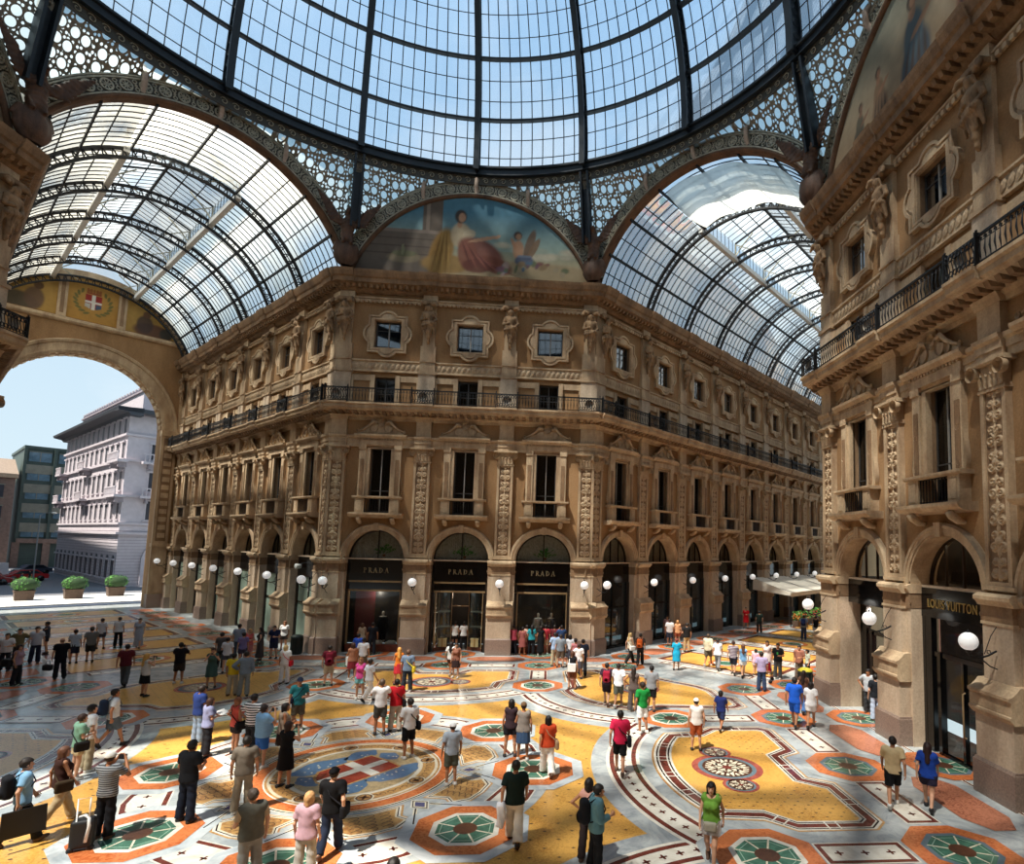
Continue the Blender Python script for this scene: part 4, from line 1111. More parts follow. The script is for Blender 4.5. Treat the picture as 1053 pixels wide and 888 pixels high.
# ------------------------------------------------------------------ barrel vaults over the arms
def vault(name, F, L, nb, r0, dirty):
    root = struct(empty(name, F))
    R = 7.5; a0 = 18.5
    def P(a, y, r=R): return (r*math.cos(math.radians(a)), y, LZ+r*math.sin(math.radians(a)))
    yl = E0+B*r0                       # where the raised lantern begins
    aL = math.degrees(math.acos(2.75/R)); zl = LZ+R*math.sin(math.radians(aL))
    for i in range(1, nb):
        y = E0+B*i+.1
        mb = MB()
        for r in (R-.05, R-.5): mb.arch([(r-.07, y-.1), (r+.05, y-.1), (r+.05, y+.1), (r-.07, y+.1), (r-.07, y-.1)], 0, LZ, IRON, a0, 180-a0, 40)
        k = 0
        a = a0
        while a < 180-a0:
            mb.bar(P(a, y, R-.5), P(a+.9, y, R-.02), (.05, .1), IRON, (0, 1, 0)); mb.bar(P(a+1.8, y, R-.5), P(a+.9, y, R-.02), (.05, .1), IRON, (0, 1, 0)); a += 3.6
        for s in (0, 1): mb.tube([P(a0 if s == 0 else 180-a0, y, R-.3), (P(a0 if s == 0 else 180-a0, y, R-.25)[0], y, 22.3)], .13, IRON, 6)
        if y > yl-.2:
            for s in (-1, 1):
                mb.bar((s*2.75, y, zl), (s*2.75, y, zl+1.1), .08, LAC); mb.bar((s*2.75, y, zl+1.1), (0, y, zl+2.2), .1, IRON); mb.bar((s*2.7, y, zl+1.0), (s*1.2, y, zl+.1), .06, LAC); mb.tube([(s*2.7, y, zl+.2), (s*2.2, y, zl+.8), (s*1.4, y, zl+1.5)], .05, LAC, 5)
        mb.build('truss_rib', root)
    mb = MB()
    for a in (a0, 34, 52, 180-a0, 146, 128): mb.bar(P(a, .2, R-.06), P(a, L, R-.06), (.09, .16), IRON)
    for a in (aL, 180-aL): mb.bar(P(a, yl, R-.1), P(a, L, R-.1), (.3, .34), mat('white_gutter', 'd8d8d4', .5, .1))
    for a in (70, 90, 110): mb.bar(P(a, .2, R-.06), P(a, yl, R-.06), (.09, .16), IRON)
    mb.bar((0, yl, zl+2.2), (0, L, zl+2.2), .14, IRON)
    mb.build('purlins', root)
    mb = MB(); n = int((L-.3)/.56)
    for i in range(n):
        y = .3+(L-.3)*i/n; lant = y > yl
        pr = [(R, y), (R, y+.035), (R+.05, y+.035), (R+.05, y), (R, y)]
        if lant:
            mb.arch(pr, 0, LZ, IRON, a0, aL, 9); mb.arch(pr, 0, LZ, IRON, 180-aL, 180-a0, 9)
            for s in (-1, 1): mb.bar((s*2.75, y, zl), (s*2.75, y, zl+1.1), .03, IRON); mb.bar((s*2.85, y, zl+1.12), (0, y, zl+2.24), .035, IRON)
        else: mb.arch(pr, 0, LZ, IRON, a0, 180-a0, 28)
    for a in (26, 43, 60): 
        for b in (a, 180-a): mb.bar(P(b, .2, R+.02), P(b, L, R+.02), .05, IRON)
    for q in (.33, .66):
        for s in (-1, 1): mb.bar((s*2.75*q, yl, zl+1.1+1.1*(1-q)), (s*2.75*q, L, zl+1.1+1.1*(1-q)), .05, IRON)
    mb.build('glazing_bars', root)
    G = glassy('vault_glass_%d' % (dirty*100), 'eef4f8', .9 if dirty < .05 else .9 if dirty < .3 else .56, 'f4efe0', .04, .1 if dirty < .05 else .18 if dirty < .3 else .55, .35)
    G2 = glassy('lantern_glass', 'eef4f8', .78, 'f6f4ea', .03, .25, .3)
    mb = MB()
    mb.grid(lambda a, b: P(a0+(aL-a0)*a, .2+(L-.2)*b, R+.06), 12, 8, G); mb.grid(lambda a, b: P(180-a0-(aL-a0)*a, .2+(L-.2)*b, R+.06), 12, 8, G)
    mb.grid(lambda a, b: P(aL+(180-2*aL)*a, .2+(yl-.2)*b, R+.06), 12, 2, G)
    for s in (-1, 1):
        mb.add([(s*2.76, yl, zl), (s*2.76, L, zl), (s*2.76, L, zl+1.1), (s*2.76, yl, zl+1.1)], [(0,1,2,3)], G2)
        mb.add([(s*2.9, yl, zl+1.1), (s*2.9, L, zl+1.1), (0, L, zl+2.3), (0, yl, zl+2.3)], [(0,1,2,3)], G2)
    for y in (yl, L): mb.add([(-2.75, y, zl+.1), (2.75, y, zl+.1), (2.75, y, zl+1.1), (0, y, zl+2.2), (-2.75, y, zl+1.1)], [(0,1,2,3,4)], G2)
    mb.build('vault_glass', root)
    return root
vault('ceiling_west_vault', F_NW, 30.4, 7, 1, .35)
vault('ceiling_east_vault', F_NE, 50, 11, 1, .1)
vault('ceiling_south_west_vault', F_SW, 14, 3, 1, .02); vault('ceiling_south_east_vault', F_SE, 14, 3, 1, .02)
CLO = glassy('white_cloth', 'd8d4c8', .25, 'f0ece0', .0, .15, 1.2)
mb = MB()
mb.grid(lambda a, b: (7.1*math.cos(math.radians(28+80*a)), .5+4.7*b, LZ+(7.15-.35*math.sin(PI*b)-.1*math.sin(a*19))*math.sin(math.radians(28+80*a))), 36, 12, CLO)
tag(mb.build('shade_cloth', None, F_NE), 'white cloth sheet hung under the first glazed bay of the deep arcade vault', 'cloth')

# ------------------------------------------------------------------ triumphal end wall of the street arm
mb = MB(); YE, RO, ZO = 30.4, 5.55, 15.9
outer = [(-6.95, 0), (-RO, 0)]+arc_pts(0, ZO, RO, 180, 0, 36)+[(RO, 0), (6.95, 0)]+arc_pts(0, LZ+.6, 7.55, 22, 158, 30)
mb.prism([outer], YE, YE+1.5, STU)
struct(mb.build('wall_street_end', None, F_NW))
mb = MB()
mb.arch([(RO, YE+.4), (RO, YE-.05), (RO+.2, YE-.12), (RO+.3, YE-.12), (RO+.32, YE-.05), (RO+.85, YE-.05), (RO+.9, YE-.14), (RO+1.1, YE-.2), (RO+1.2, YE)], 0, ZO, ST, 0, 180, 48)
for i in range(21):
    a = PI*(i+.5)/21; x, z = (RO+.58)*math.cos(a), ZO+(RO+.58)*math.sin(a); mb.lathe([(0, -.1), (.12, -.08), (.2, 0)], ST, 10, (x, YE-.05, z), 'y')
for i in range(28):
    a = PI*(i+.5)/28; mb.bar(((RO-.02)*math.cos(a), YE+.3, ZO+(RO-.02)*math.sin(a)), ((RO-.02)*math.cos(a), YE+1.3, ZO+(RO-.02)*math.sin(a)), (.35, .1), ST, (math.cos(a), 0, math.sin(a)))
for s in (-1, 1):
    mb.box(*sorted((s*RO, s*(RO+1.15))), YE-.25, YE+.2, 0, 15.9, ST); mb.box(*sorted((s*(RO+.2), s*(RO+.95))), YE-.3, YE, 5.9, 15.2, STD)
    mb.box(*sorted((s*(RO-.05), s*(RO+1.3))), YE-.4, YE+.3, 5.4, 5.7, ST); mb.box(*sorted((s*(RO-.05), s*(RO+1.3))), YE-.45, YE+.3, 0, 1.2, GRA); mb.box(*sorted((s*(RO-.05), s*(RO+1.3))), YE-.4, YE+.3, 15.4, 15.9, ST)
    for k in range(12): mb.box(*sorted((s*(RO+.3), s*(RO+.85))), YE-.36, YE-.28, 6.2+.72*k, 6.62+.72*k, ST)
    mb.box(*sorted((s*6.7, s*6.95)), YE-.15, YE, 16, 24, ST)
mb.extr([(YE, 23.75), (YE-.15, 23.8), (YE-.25, 23.95), (YE-.25, 24.15), (YE, 24.25)], -6.9, 6.9, ST)
for x in (-1.95, 1.95): mb.box(x-.3, x+.3, YE-.2, YE, 24.2, 28.0, ST); mb.box(x-.12, x+.12, YE-.24, YE, 24.5, 27.6, STD)
mb.arch([(6.95, YE), (6.95, YE-.2), (7.5, YE-.22), (7.5, YE)], 0, LZ+.6, ST, 22, 158, 36)
struct(mb.build('trim_street_arch', None, F_NW))
mb = MB(); mb.prism([outer], 50, 51.5, STU); mb.arch([(RO, 50.4), (RO, 49.95), (RO+.3, 49.88), (RO+.85, 49.95), (RO+1.1, 49.8), (RO+1.2, 50)], 0, ZO, ST, 0, 180, 48)
struct(mb.build('wall_arcade_end', None, F_NE))
INS = lambda X, Z: (X*X+(Z-LZ-.6)**2 < 6.9**2)
def end_a(X, Z):
    c = lerp3(rgb('b08a44'), rgb('c09a52'), (Z-24.3)/3); c = blob(c, X, Z, -4.6, 24.7, 1.3, .8, '4a4438'); c = blob(c, X, Z, -3.6, 25.2, .6, .9, '6a5240'); c = blob(c, X, Z, -3.4, 26.3, .3, .33, '5a4030'); return c
def end_b(X, Z):
    c = lerp3(rgb('b08a44'), rgb('c09a52'), (Z-24.3)/3); c = blob(c, X, Z, 4.2, 24.7, 1.4, .7, '5a3a30'); c = blob(c, X, Z, 3.6, 25.2, .6, .8, '4a3a34'); c = blob(c, X, Z, 3.7, 26.1, .28, .3, '6a4a38'); c = blob(c, X, Z, 5.2, 24.7, .5, .5, '3a3a34'); return c
def end_c(X, Z):
    """red shield with a white cross, crown and laurel"""
    c = lerp3(rgb('b8883c'), rgb('c2954a'), (Z-24.3)/3)
    for s in (-1, 1):
        for k in range(8):
            a = math.radians(-70+k*17); c = blob(c, X, Z, s*1.15*math.cos(a)*1.0, 26.0+1.1*math.sin(a), .22, .1, '6a6a3a', s*(k*17-20))
    sh = (np.abs(X) < .55) & (Z > 25.35+.35*np.abs(X)) & (Z < 26.6); c = np.where(sh[..., None], rgb('a03028'), c)
    cr = sh & ((np.abs(X) < .11) | (np.abs(Z-25.98) < .11)); c = np.where(cr[..., None], rgb('e8e0d0'), c)
    c = np.where((sh & (X > .15) & (Z < 25.85))[..., None], rgb('4a5a70'), c); c = np.where((sh & (X < -.15) & (Z < 25.85))[..., None], rgb('c8c0b0'), c)
    for k in range(5): c = blob(c, X, Z, -.4+.2*k, 26.95, .09, .2, '9a5a30')
    c = np.where(((np.abs(X) < .5) & (np.abs(Z-26.75) < .08))[..., None], rgb('9a4a30'), c)
    return c
for fn, x0, x1, lab in ((end_a, -6.3, -2.25, 'golden wall panel with two dark figures, beside the shield panel and the shaded block'), (end_c, -1.65, 1.65, 'golden wall panel with a red shield and white cross over the street arch'), (end_b, 2.25, 6.3, 'golden wall panel with a reclining figure, next to the lit side wall')):
    o = obj('painted_panel', painting(fn, x0, x1, 24.3, 27.8, INS, YE-.03, .06), None, F_NW); tag(o, lab, 'mural', 'painted panels above the street arch')
# ------------------------------------------------------------------ the mosaic floor
GRY = marble('grey_marble', 'b8bcba', '8b9296', .2, 1.1); WHM = marble('white_marble', 'e6e0d2', 'c8bfae', .22, 1.4)
ORG = tesserae('orange_marble', 'd07a48', 'b0592f', .22, 20); RED = marble('red_brown_marble', '743a30', '542822', .22, 2.2)
YEL = tesserae('yellow_mosaic', 'dba755', 'bd8538', .3, 30); GRN = marble('green_marble', '4f7a66', '35594a', .2, 2.4); CRM = mat('cream_mosaic', 'e0d4ba', .3, .08, 9)
DBR = tesserae('dark_brown_mosaic', '5a3a2a', '3a251c', .28, 30); BLKM = mat('black_marble', '232022', .22, .1, 6); BLU = tesserae('blue_mosaic', '5a7896', '44607e', .28, 22)
PNK = tesserae('pink_granite', 'bf7a5c', '8f5642', .25, 24); TAN = tesserae('tan_mosaic', 'c4985e', '9a6a3c', .3, 16); REDC = marble('red_cross_field', 'a04634', '803426', .22, 2)
fl = MB(); EPS = .0006
layer = [0]
def pol(P, m, l): fl.poly([[tuple(p) for p in P]], EPS*l, m, 'xy')
def rot(P, a, c=(0, 0), t=(0, 0)):
    co, si = math.cos(math.radians(a)), math.sin(math.radians(a))
    return [(c[0]+x*co-y*si+t[0], c[1]+x*si+y*co+t[1]) for x, y in P]
def ngon(cx, cy, ap, n=8, off=22.5): r = ap/math.cos(PI/n); return [(cx+r*math.cos(math.radians(off)+2*PI*i/n), cy+r*math.sin(math.radians(off)+2*PI*i/n)) for i in range(n)]
def disc(cx, cy, r, m, l, n=40): pol([(cx+r*math.cos(2*PI*i/n), cy+r*math.sin(2*PI*i/n)) for i in range(n)], m, l)
def band(pts, w, m, l):
    """strip of width w along an open polyline"""
    P = [Vector(p) for p in pts]; Lf, Rt = [], []
    for i, p in enumerate(P):
        d = (P[min(i+1, len(P)-1)]-P[max(i-1, 0)]).normalized(); n = Vector((-d.y, d.x))*w/2
        Lf.append(p+n); Rt.append(p-n)
    k = len(P); fl.add([(p.x, p.y, EPS*l) for p in Lf+Rt], [(i, i+1, k+i+1, k+i) for i in range(k-1)], m)
def cross4(x, y, s, m, l, a=0):
    for q in (0, 90): pol(rot([(-s, -s*.22), (0, -s*.34), (s, -s*.22), (s, s*.22), (0, s*.34), (-s, s*.22)], q+a, (x, y)), m, l)
def octagon(cx, cy, white=True, l=30, halo=True, hm=None):
    if halo: pol(ngon(cx, cy, 1.42 if hm else 1.4), hm or GRY, l-8)
    pol(ngon(cx, cy, 1.13), ORG, l+1); pol(ngon(cx, cy, .76), WHM if white else mat('slate_ring', '5f7078', .25, .15, 4), l+2); pol(ngon(cx, cy, .64), GRN, l+3)
    for k in range(8):
        a = 22.5+45*k; pol(rot([(.25, -.02), (.69, -.02), (.69, .02), (.25, .02)], a, (cx, cy)), CRM, l+4)
    P = ngon(cx, cy, .55)
    band(P+[P[0]], .02, mat('pale_green', '8fae98', .3, .1), l+4)
    disc(cx, cy, .27, DBR, l+5, 24)
def rect(cx, cy, w, h, l=24, a=0, nc=3):
    R = lambda s: rot([(-w/2+s, -h/2+s), (w/2-s, -h/2+s), (w/2-s, h/2-s), (-w/2+s, h/2-s)], a, (cx, cy))
    pol(R(-.04), WHM, l); pol(R(0), RED, l+1); pol(R(.11), WHM, l+2)
    for i in range(nc):
        t = (i+.5)/nc-.5; p = rot([((w-.2)*t, 0)] if w > h else [(0, (h-.2)*t)], a, (cx, cy))[0]; cross4(p[0], p[1], .1, RED, l+3, a)
# octagon base and arms in grey, street outside handled apart
pol([(-HW-1, -20), (HW+1, -20), (20, -HW-1), (20, HW+1), (56, 44), (44, 56), (HW, 21), (-HW, 21), (-33.8, 46.6), (-47, 33.6), (-20.5, HW+.6), (-20.5, -HW-1)], GRY, 0)
# the yellow ground between the star and the fields
pol([(10.2*math.cos(math.radians(a)), 10.2*math.sin(math.radians(a))) for a in range(0, 360, 10)], YEL, 1)
random.seed(3)
def dots(P, l, st=.42, sz=.06, skip=None):
    """small dark cross tesserae on a staggered grid inside polygon P"""
    xs = [p[0] for p in P]; ys = [p[1] for p in P]
    def ins(x, y):
        r = False; j = len(P)-1
        for i in range(len(P)):
            if (P[i][1] > y) != (P[j][1] > y) and x < (P[j][0]-P[i][0])*(y-P[i][1])/(P[j][1]-P[i][1])+P[i][0]: r = not r
            j = i
        return r
    j = 0; y = min(ys)
    while y < max(ys):
        x = min(xs)+(st/2 if j % 2 else 0)
        while x < max(xs):
            if ins(x, y) and not (skip and skip(x, y)): pol([(x-sz, y), (x, y-sz*.6), (x+sz, y), (x, y+sz*.6)], DBR, l)
            x += st
        y += st*.6; j += 1
dots([(9.6*math.cos(math.radians(a)), 9.6*math.sin(math.radians(a))) for a in range(0, 360, 10)], 2, .62, .055, lambda x, y: math.hypot(x, y) < 5.4)
# field seen from its own axis: rounded towards the centre, stepped outside
def arcp(c, R, a0, a1, n=24): return [(c[0]+R*math.cos(math.radians(a0+(a1-a0)*i/n)), c[1]+R*math.sin(math.radians(a0+(a1-a0)*i/n))) for i in range(n+1)]
def bordered(O, I, a, l):
    """matched outer and inner outlines with the white, black and brown key between"""
    mix = lambda t: rot([(o[0]*(1-t)+i[0]*t, o[1]*(1-t)+i[1]*t) for o, i in zip(O, I)], a)
    for k, (t, m) in enumerate(((-.12, TAN), (0, WHM), (.13, BLKM), (.22, WHM), (.3, RED), (.7, WHM), (.78, BLKM), (.87, WHM), (1, YEL))): pol(mix(t), m, l+k)
    Pm = [Vector(p) for p in mix(.5)]; n = len(Pm); acc = 0
    for i in range(n):   # white knots across the brown
        p, q = Pm[i], Pm[(i+1) % n]; acc += (q-p).length
        if acc > 1.15:
            d = (q-p).normalized(); w = Vector((-d.y, d.x)); c = (p+q)/2; acc = 0
            for s in (-.14, .14):
                e = c+d*s; pol([tuple(e-d*.02-w*.2), tuple(e+d*.02-w*.2), tuple(e+d*.02+w*.2), tuple(e-d*.02+w*.2)], WHM, l+8)
    return mix(1)
def rosette(x, y, R, a, l, small=False):
    x, y = rot([(x, y)], a)[0]
    disc(x, y, R, marble('rose_ring', 'a8584a', '7a3a34', .25, 3), l); disc(x, y, R*.82, mat('slate_ring', '5f7078'), l+1); disc(x, y, R*.7, DBR, l+2)
    n = 8 if not small else 6
    for k in range(n):
        q = k*360/n
        pol(rot([(.1*R, 0), (.3*R, -.09*R), (.62*R, -.02*R), (.66*R, .0), (.62*R, .02*R), (.3*R, .09*R)], q, (x, y)), CRM, l+3)
        pol(rot([(.42*R, -.14*R), (.58*R, -.2*R), (.6*R, -.12*R), (.46*R, -.07*R)], q, (x, y)), CRM, l+3); pol(rot([(.42*R, .14*R), (.58*R, .2*R), (.6*R, .12*R), (.46*R, .07*R)], q, (x, y)), CRM, l+3)
        pol(rot([(.26*R, -.03*R), (.3*R, -.2*R), (.36*R, -.2*R), (.32*R, .03*R)], q+22, (x, y)), CRM, l+3)
    disc(x, y, R*.13, RED, l+4, 16)
def dotted_arc(c, R0, R1, a0, a1, a, l):
    Rm = (R0+R1)/2
    ar = lambda R: rot(arcp(c, R, a0, a1, 40), a)
    band(ar(Rm), R1-R0+.14, WHM, l); band(ar(R0+.1), .14, RED, l+1); band(ar(R1-.1), .14, RED, l+1)
    L = abs(a1-a0)*PI/180*Rm; n = int(L/.42)
    for i in range(n):
        t = a0+(a1-a0)*(i+.5)/n; p = rot([(c[0]+Rm*math.cos(math.radians(t)), c[1]+Rm*math.sin(math.radians(t)))], a)[0]; cross4(p[0], p[1], .1, RED, l+2, t+a)
for a in (0, 90, 180, 270):
    c = (14.7, 0)
    P = rot(arcp(c, 8.08, 141, 219, 40)+[(15.2, -5.2), (15.2, 5.2)], a); pol(P, GRY, 4)
    dotted_arc(c, 6.68, 7.55, 144.5, 215.5, a, 8)
    O = arcp(c, 6.15, 149, 211, 20)+[(10.55, -3.3), (11.15, -3.85), (13.05, -3.85), (13.4, -3.5), (13.36, -1.2), (12.72, -.82), (12.72, .82), (13.36, 1.2), (13.4, 3.5), (13.05, 3.85), (11.15, 3.85), (10.55, 3.3)]
    I = arcp(c, 5.6, 151, 209, 20)+[(10.7, -2.78), (11.32, -3.4), (12.8, -3.42), (12.93, -3.3), (12.93, -1.6), (12.22, -1.05), (12.22, 1.05), (12.93, 1.6), (12.93, 3.3), (12.8, 3.42), (11.32, 3.4), (10.7, 2.78)]
    Y = bordered(O, I, a, 10)
    rc = rot([(10.65, 0)], a)[0]
    dots(Y, 20, .36, .045, lambda x, y: math.hypot(x-rc[0], y-rc[1]) < 1.85)
    rosette(10.65, 0, 1.04, a, 22); rosette(10.65, 1.27, .5, a, 21, True); rosette(10.65, -1.27, .5, a, 21, True)
    for y in (-4.88, 4.88):
        q = rot([(12.18, y)], a)[0]; rect(q[0], q[1], *((1.95, .8) if a % 180 == 0 else (.8, 1.95)))
    for y in (-2.4, 2.4, -7.25, 7.25):
        q = rot([(14.38, y)], a)[0]; rect(q[0], q[1], *((.8, 2.4) if a % 180 == 0 else (2.4, .8)))
    for y, h in ((2.45, 1.6), (-2.45, 1.6), (7.3, 1.6), (-7.3, 1.6)):
        pol(rot([(15.5, y-h*.6), (15.85, y-h), (16.4, y-h), (16.75, y-h*.6), (16.75, y+h*.6), (16.4, y+h), (15.85, y+h), (15.5, y+h*.6)], a), PNK, 24)
    for y in (0, 4.89, -4.89, 9.4, -9.4):
        q = rot([(14.4, y)], a)[0]; octagon(q[0], q[1], False)
        if abs(y) < 5: q = rot([(17.45, y)], a)[0]; octagon(q[0], q[1], False, halo=False)
    band(rot([(17.24, -7.6), (17.24, 7.6)], a), .14, WHM, 26); band(rot([(17.24, -7.6), (17.24, 7.6)], a), .06, RED, 27)
    for q in ((10, 4.89), (10, -4.89)): q = rot([q], a)[0]; octagon(*q)
    # diagonal field towards an arm
    b = a+45; d = 13.86; c = (d, 0)
    P = rot(arcp(c, 6.35, 118, 242, 40)+[(d+4, -5.6), (d+4, 5.6)], b); pol(P, GRY, 3)
    dotted_arc(c, 4.95, 5.75, 128, 232, b, 6)
    w2l = lambda P: [((x+y)*S2, (y-x)*S2) for x, y in P]
    Og = w2l([(9.7, 6.25), (13.0, 6.15), (13.5, 6.5), (13.5, 8.0), (12.95, 8.25), (12.95, 9.2), (12.5, 10.05)])
    Ig = w2l([(9.9, 6.9), (12.75, 6.62), (13.02, 6.85), (13.02, 7.6), (12.5, 8.0), (12.45, 9.0), (12.1, 9.75)])
    mir = lambda P: [(x, -y) for x, y in reversed(P)]
    O = arcp(c, 3.95, 145, 215, 16)+Og+mir(Og)
    I = arcp(c, 3.4, 146, 214, 16)+Ig+mir(Ig)
    Y = bordered(O, I, b, 10); dots(Y, 20, .4, .045); rosette(13.4, 0, .95, b, 22)
# central star
pol([(5.5*math.cos(math.radians(a)), 5.5*math.sin(math.radians(a))) for a in range(0, 360, 6)], GRY, 10)
R5 = 4.93
for k in range(8):
    a = 45*k; q = rot([(R5, 0)], a)[0]
    octagon(*q, hm=marble('pale_grey_marble', 'c6caca', 'a2aaae', .2, 1.2))
    h = a+22.5
    q = rot([(4.72, 0)], h)[0]
    W = [(4.25, -.55), (4.95, -.98), (5.2, -.6), (5.28, 0), (5.2, .6), (4.95, .98), (4.25, .55)]
    pol(rot(W, h), WHM, 16); pol(rot([((x-4.75)*.93+4.75, y*.93) for x, y in W], h), RED, 17); pol(rot([((x-4.75)*.72+4.75, y*.74) for x, y in W], h), WHM, 18)
    for t in (-.3, .3): c = rot([(4.78, t)], h)[0]; cross4(c[0], c[1], .09, RED, 19, h+90)
    Tn = [(2.72, -.85), (3.3, -.72), (3.6, -.95), (3.95, -.6), (4.02, 0), (3.95, .6), (3.6, .95), (3.3, .72), (2.72, .85), (2.86, 0)]
    for s, m, l in ((1.0, TAN, 14), (.93, WHM, 15), (.86, BLKM, 16), (.82, CRM, 17), (.75, TAN, 18)): pol(rot([((x-3.35)*s+3.35, y*s) for x, y in Tn], h), m, l)
    for i in range(5):
        for j in range(3):
            x, y = 3.05+.17*i, -.34+.34*j
            band(rot([(x+.07*math.cos(t), y+.12*math.sin(t)) for t in [q*PI/5 for q in range(8)]], h), .025, DBR, 19)
    D = [(2.75, 0), (3.12, -.26), (3.5, 0), (3.12, .26)]
    pol(rot(D, a), WHM, 20); pol(rot([((x-3.12)*.85+3.12, y*.85) for x, y in D], a), BLKM, 21); pol(rot([((x-3.12)*.72+3.12, y*.72) for x, y in D], a), CRM, 22); pol(rot([((x-3.12)*.55+3.12, y*.55) for x, y in D], a), mat('violet_marble', '5a5a7a', .25, .1), 23)
    for s in (-1, 1): band(rot([(3.25, s*.2), (3.9, s*.68)], a), .1, CRM, 19); band(rot([(3.25, s*.2), (3.9, s*.68)], a), .035, BLKM, 24)
for r, m in ((2.74, WHM), (2.7, BLKM), (2.66, CRM), (2.62, ORG), (2.3, WHM), (2.26, TAN), (2.2, CRM), (2.12, TAN), (1.78, CRM), (1.7, WHM), (1.66, mat('sand_mosaic', 'b8a078', .3, .2, 12))):
    layer[0] += 1; disc(0, 0, r, m, 30+layer[0], 72)
for k in range(8):
    q = rot([(1.95, 0)], 45*k+22.5)[0]; disc(q[0], q[1], .24, CRM, 43, 24); disc(q[0], q[1], .2, DBR, 44, 24); disc(q[0], q[1], .16, TAN, 45, 20); cross4(q[0], q[1], .13, DBR, 46, 45*k)
    h = 45*k
    for i in range(6):
        t = h-15+6*i; q = rot([(1.95, 0)], t)[0]; band([(q[0]+.07*math.cos(u), q[1]+.07*math.sin(u)) for u in [j*.8 for j in range(6)]], .025, DBR, 43)
# shield with a white cross between blue clouds, lying askew
SA = 50
for cx, cy, rx, ry in ((-.5, .98, .85, .42), (.75, .9, .5, .34), (.55, -.95, .8, .42), (-.8, -.85, .55, .42), (1.22, .25, .26, .34), (-1.25, .3, .26, .4)):
    P = [(cx+rx*(1+.12*math.sin(5*t))*math.cos(t), cy+ry*(1+.12*math.cos(4*t))*math.sin(t)) for t in [2*PI*i/30 for i in range(30)]]
    pol(rot(P, SA), BLU, 43)
    for i in range(int(rx*12)):
        t = random.random()*6.28; r = random.random()*.75; q = rot([(cx+rx*r*math.cos(t), cy+ry*r*math.sin(t))], SA)[0]; pol(ngon(q[0], q[1], .025, 4, 0), CRM, 44)
SH = [(-.7, -.66), (.9, -.66), (.95, 0), (.9, .66), (-.7, .66), (-1.0, .35), (-1.12, 0), (-1.0, -.35)]
pol(rot([(x*1.06, y*1.1) for x, y in SH], SA), TAN, 45); pol(rot(SH, SA), REDC, 46)
pol(rot([(-1.1, -.14), (.93, -.14), (.93, .14), (-1.1, .14)], SA), WHM, 47); pol(rot([(.02, -.66), (.3, -.66), (.3, .66), (.02, .66)], SA), WHM, 48)
# the arms: cross bands with octagons at every bay
for (ox, oy, dx, dy, n) in ((D8*S2, D8*S2, S2, S2, 7), (-D8*S2, D8*S2, -S2, S2, 6)):
    M2 = lambda u, v: (ox+dx*v+dy*u, oy+dy*v-dx*u)
    ang = math.degrees(math.atan2(dy, dx))
    for i in range(n):
        v = 1.6+B*i
        pol([M2(-3.6, v+.5), M2(3.6, v+.5), M2(3.6, v+4.2), M2(-3.6, v+4.2)], WHM, 3); pol([M2(-3.5, v+.6), M2(3.5, v+.6), M2(3.5, v+4.1), M2(-3.5, v+4.1)], RED, 4); pol([M2(-3.2, v+.9), M2(3.2, v+.9), M2(3.2, v+3.8), M2(-3.2, v+3.8)], YEL, 5)
        q = M2(0, v+2.35); disc(q[0], q[1], 1.0, ORG, 6); disc(q[0], q[1], .7, WHM, 7); disc(q[0], q[1], .55, GRN, 8)
        for u in (-4.9, 4.9):
            q = M2(u, v-.1); octagon(q[0], q[1], False, 20); q = M2(u, v+2.35); pol(rot([(-1.0, -.5), (-.7, -.75), (.7, -.75), (1.0, -.5), (1.0, .5), (.7, .75), (-.7, .75), (-1.0, .5)], ang, q), PNK, 14)
        q = M2(0, v); rect(q[0], q[1], 5.5, .7, 8, ang-90, 7)
struct(fl.build('floor'))
# ------------------------------------------------------------------ the street beyond the arch (F_NW: x across, y outward)
PAV = mat('street_paving', 'd8d4cc', .7, .08, 2); ASP = mat('asphalt', '6c6c70', .9, .12, 3, bump=.1); CURB = mat('dark_step', '3c4658', .4, .15, 3)
mb = MB(); mb.box(-14, 14, 34.6, 36.0, -.1, .06, CURB); mb.box(-16, 16, 36.0, 45.5, -.1, .16, PAV)
struct(mb.build('pavement', None, F_NW))
mb = MB(); mb.box(-60, 45, 45.5, 170, -.1, .06, ASP); mb.box(-3, -2.85, 47, 120, .06, .065, PAV); struct(mb.build('street', None, F_NW))
def planter(x, y, lab, i):
    root = empty('planter', F_NW @ T(x, y, .16)); tag(root, lab, 'planter', 'round shrubs in planters at the street')
    mb = MB(); tb = mat('planter_box', '5a4638', .7, .15, 6); mb.taper(-.62, .62, -.5, .5, 0, .85, tb, -.06); mb.box(-.72, .72, -.6, .6, .78, .9, tb); mb.box(-.6, .6, -.48, .48, .8, .93, mat('soil', '3a2a20', .9)); mb.build('box', root)
    random.seed(i); mb = MB(); gm = mat('shrub_leaf', '4f8a35', .6, .3, 3)
    for k in range(1100):
        u = random.uniform(-1, 1); a = random.uniform(0, 6.283); r = random.uniform(.72, 1.02)*(1+.1*math.sin(3*a+i)); q = math.sqrt(1-u*u)
        c = Vector((1.0*r*q*math.cos(a), .85*r*q*math.sin(a), 1.45+.68*r*u)); n = Vector((q*math.cos(a)+random.uniform(-.6, .6), q*math.sin(a)+random.uniform(-.6, .6), u+random.uniform(-.5, .6))).normalized()
        t = n.orthogonal().normalized(); b = n.cross(t); s = random.uniform(.06, .11)
        mb.add([c-t*s, c+b*s*.5, c+t*s, c-b*s*.5], [(0,1,2,3)], gm)
    mb.build('foliage', root)
    mb = MB(); mb.lathe([(0, .9), (.5, .9), (.88, 1.2), (.92, 1.5), (.7, 1.9), (0, 2.05)], mat('shrub_core', '27401e', .9, .2), 14); mb.build('branches', root)
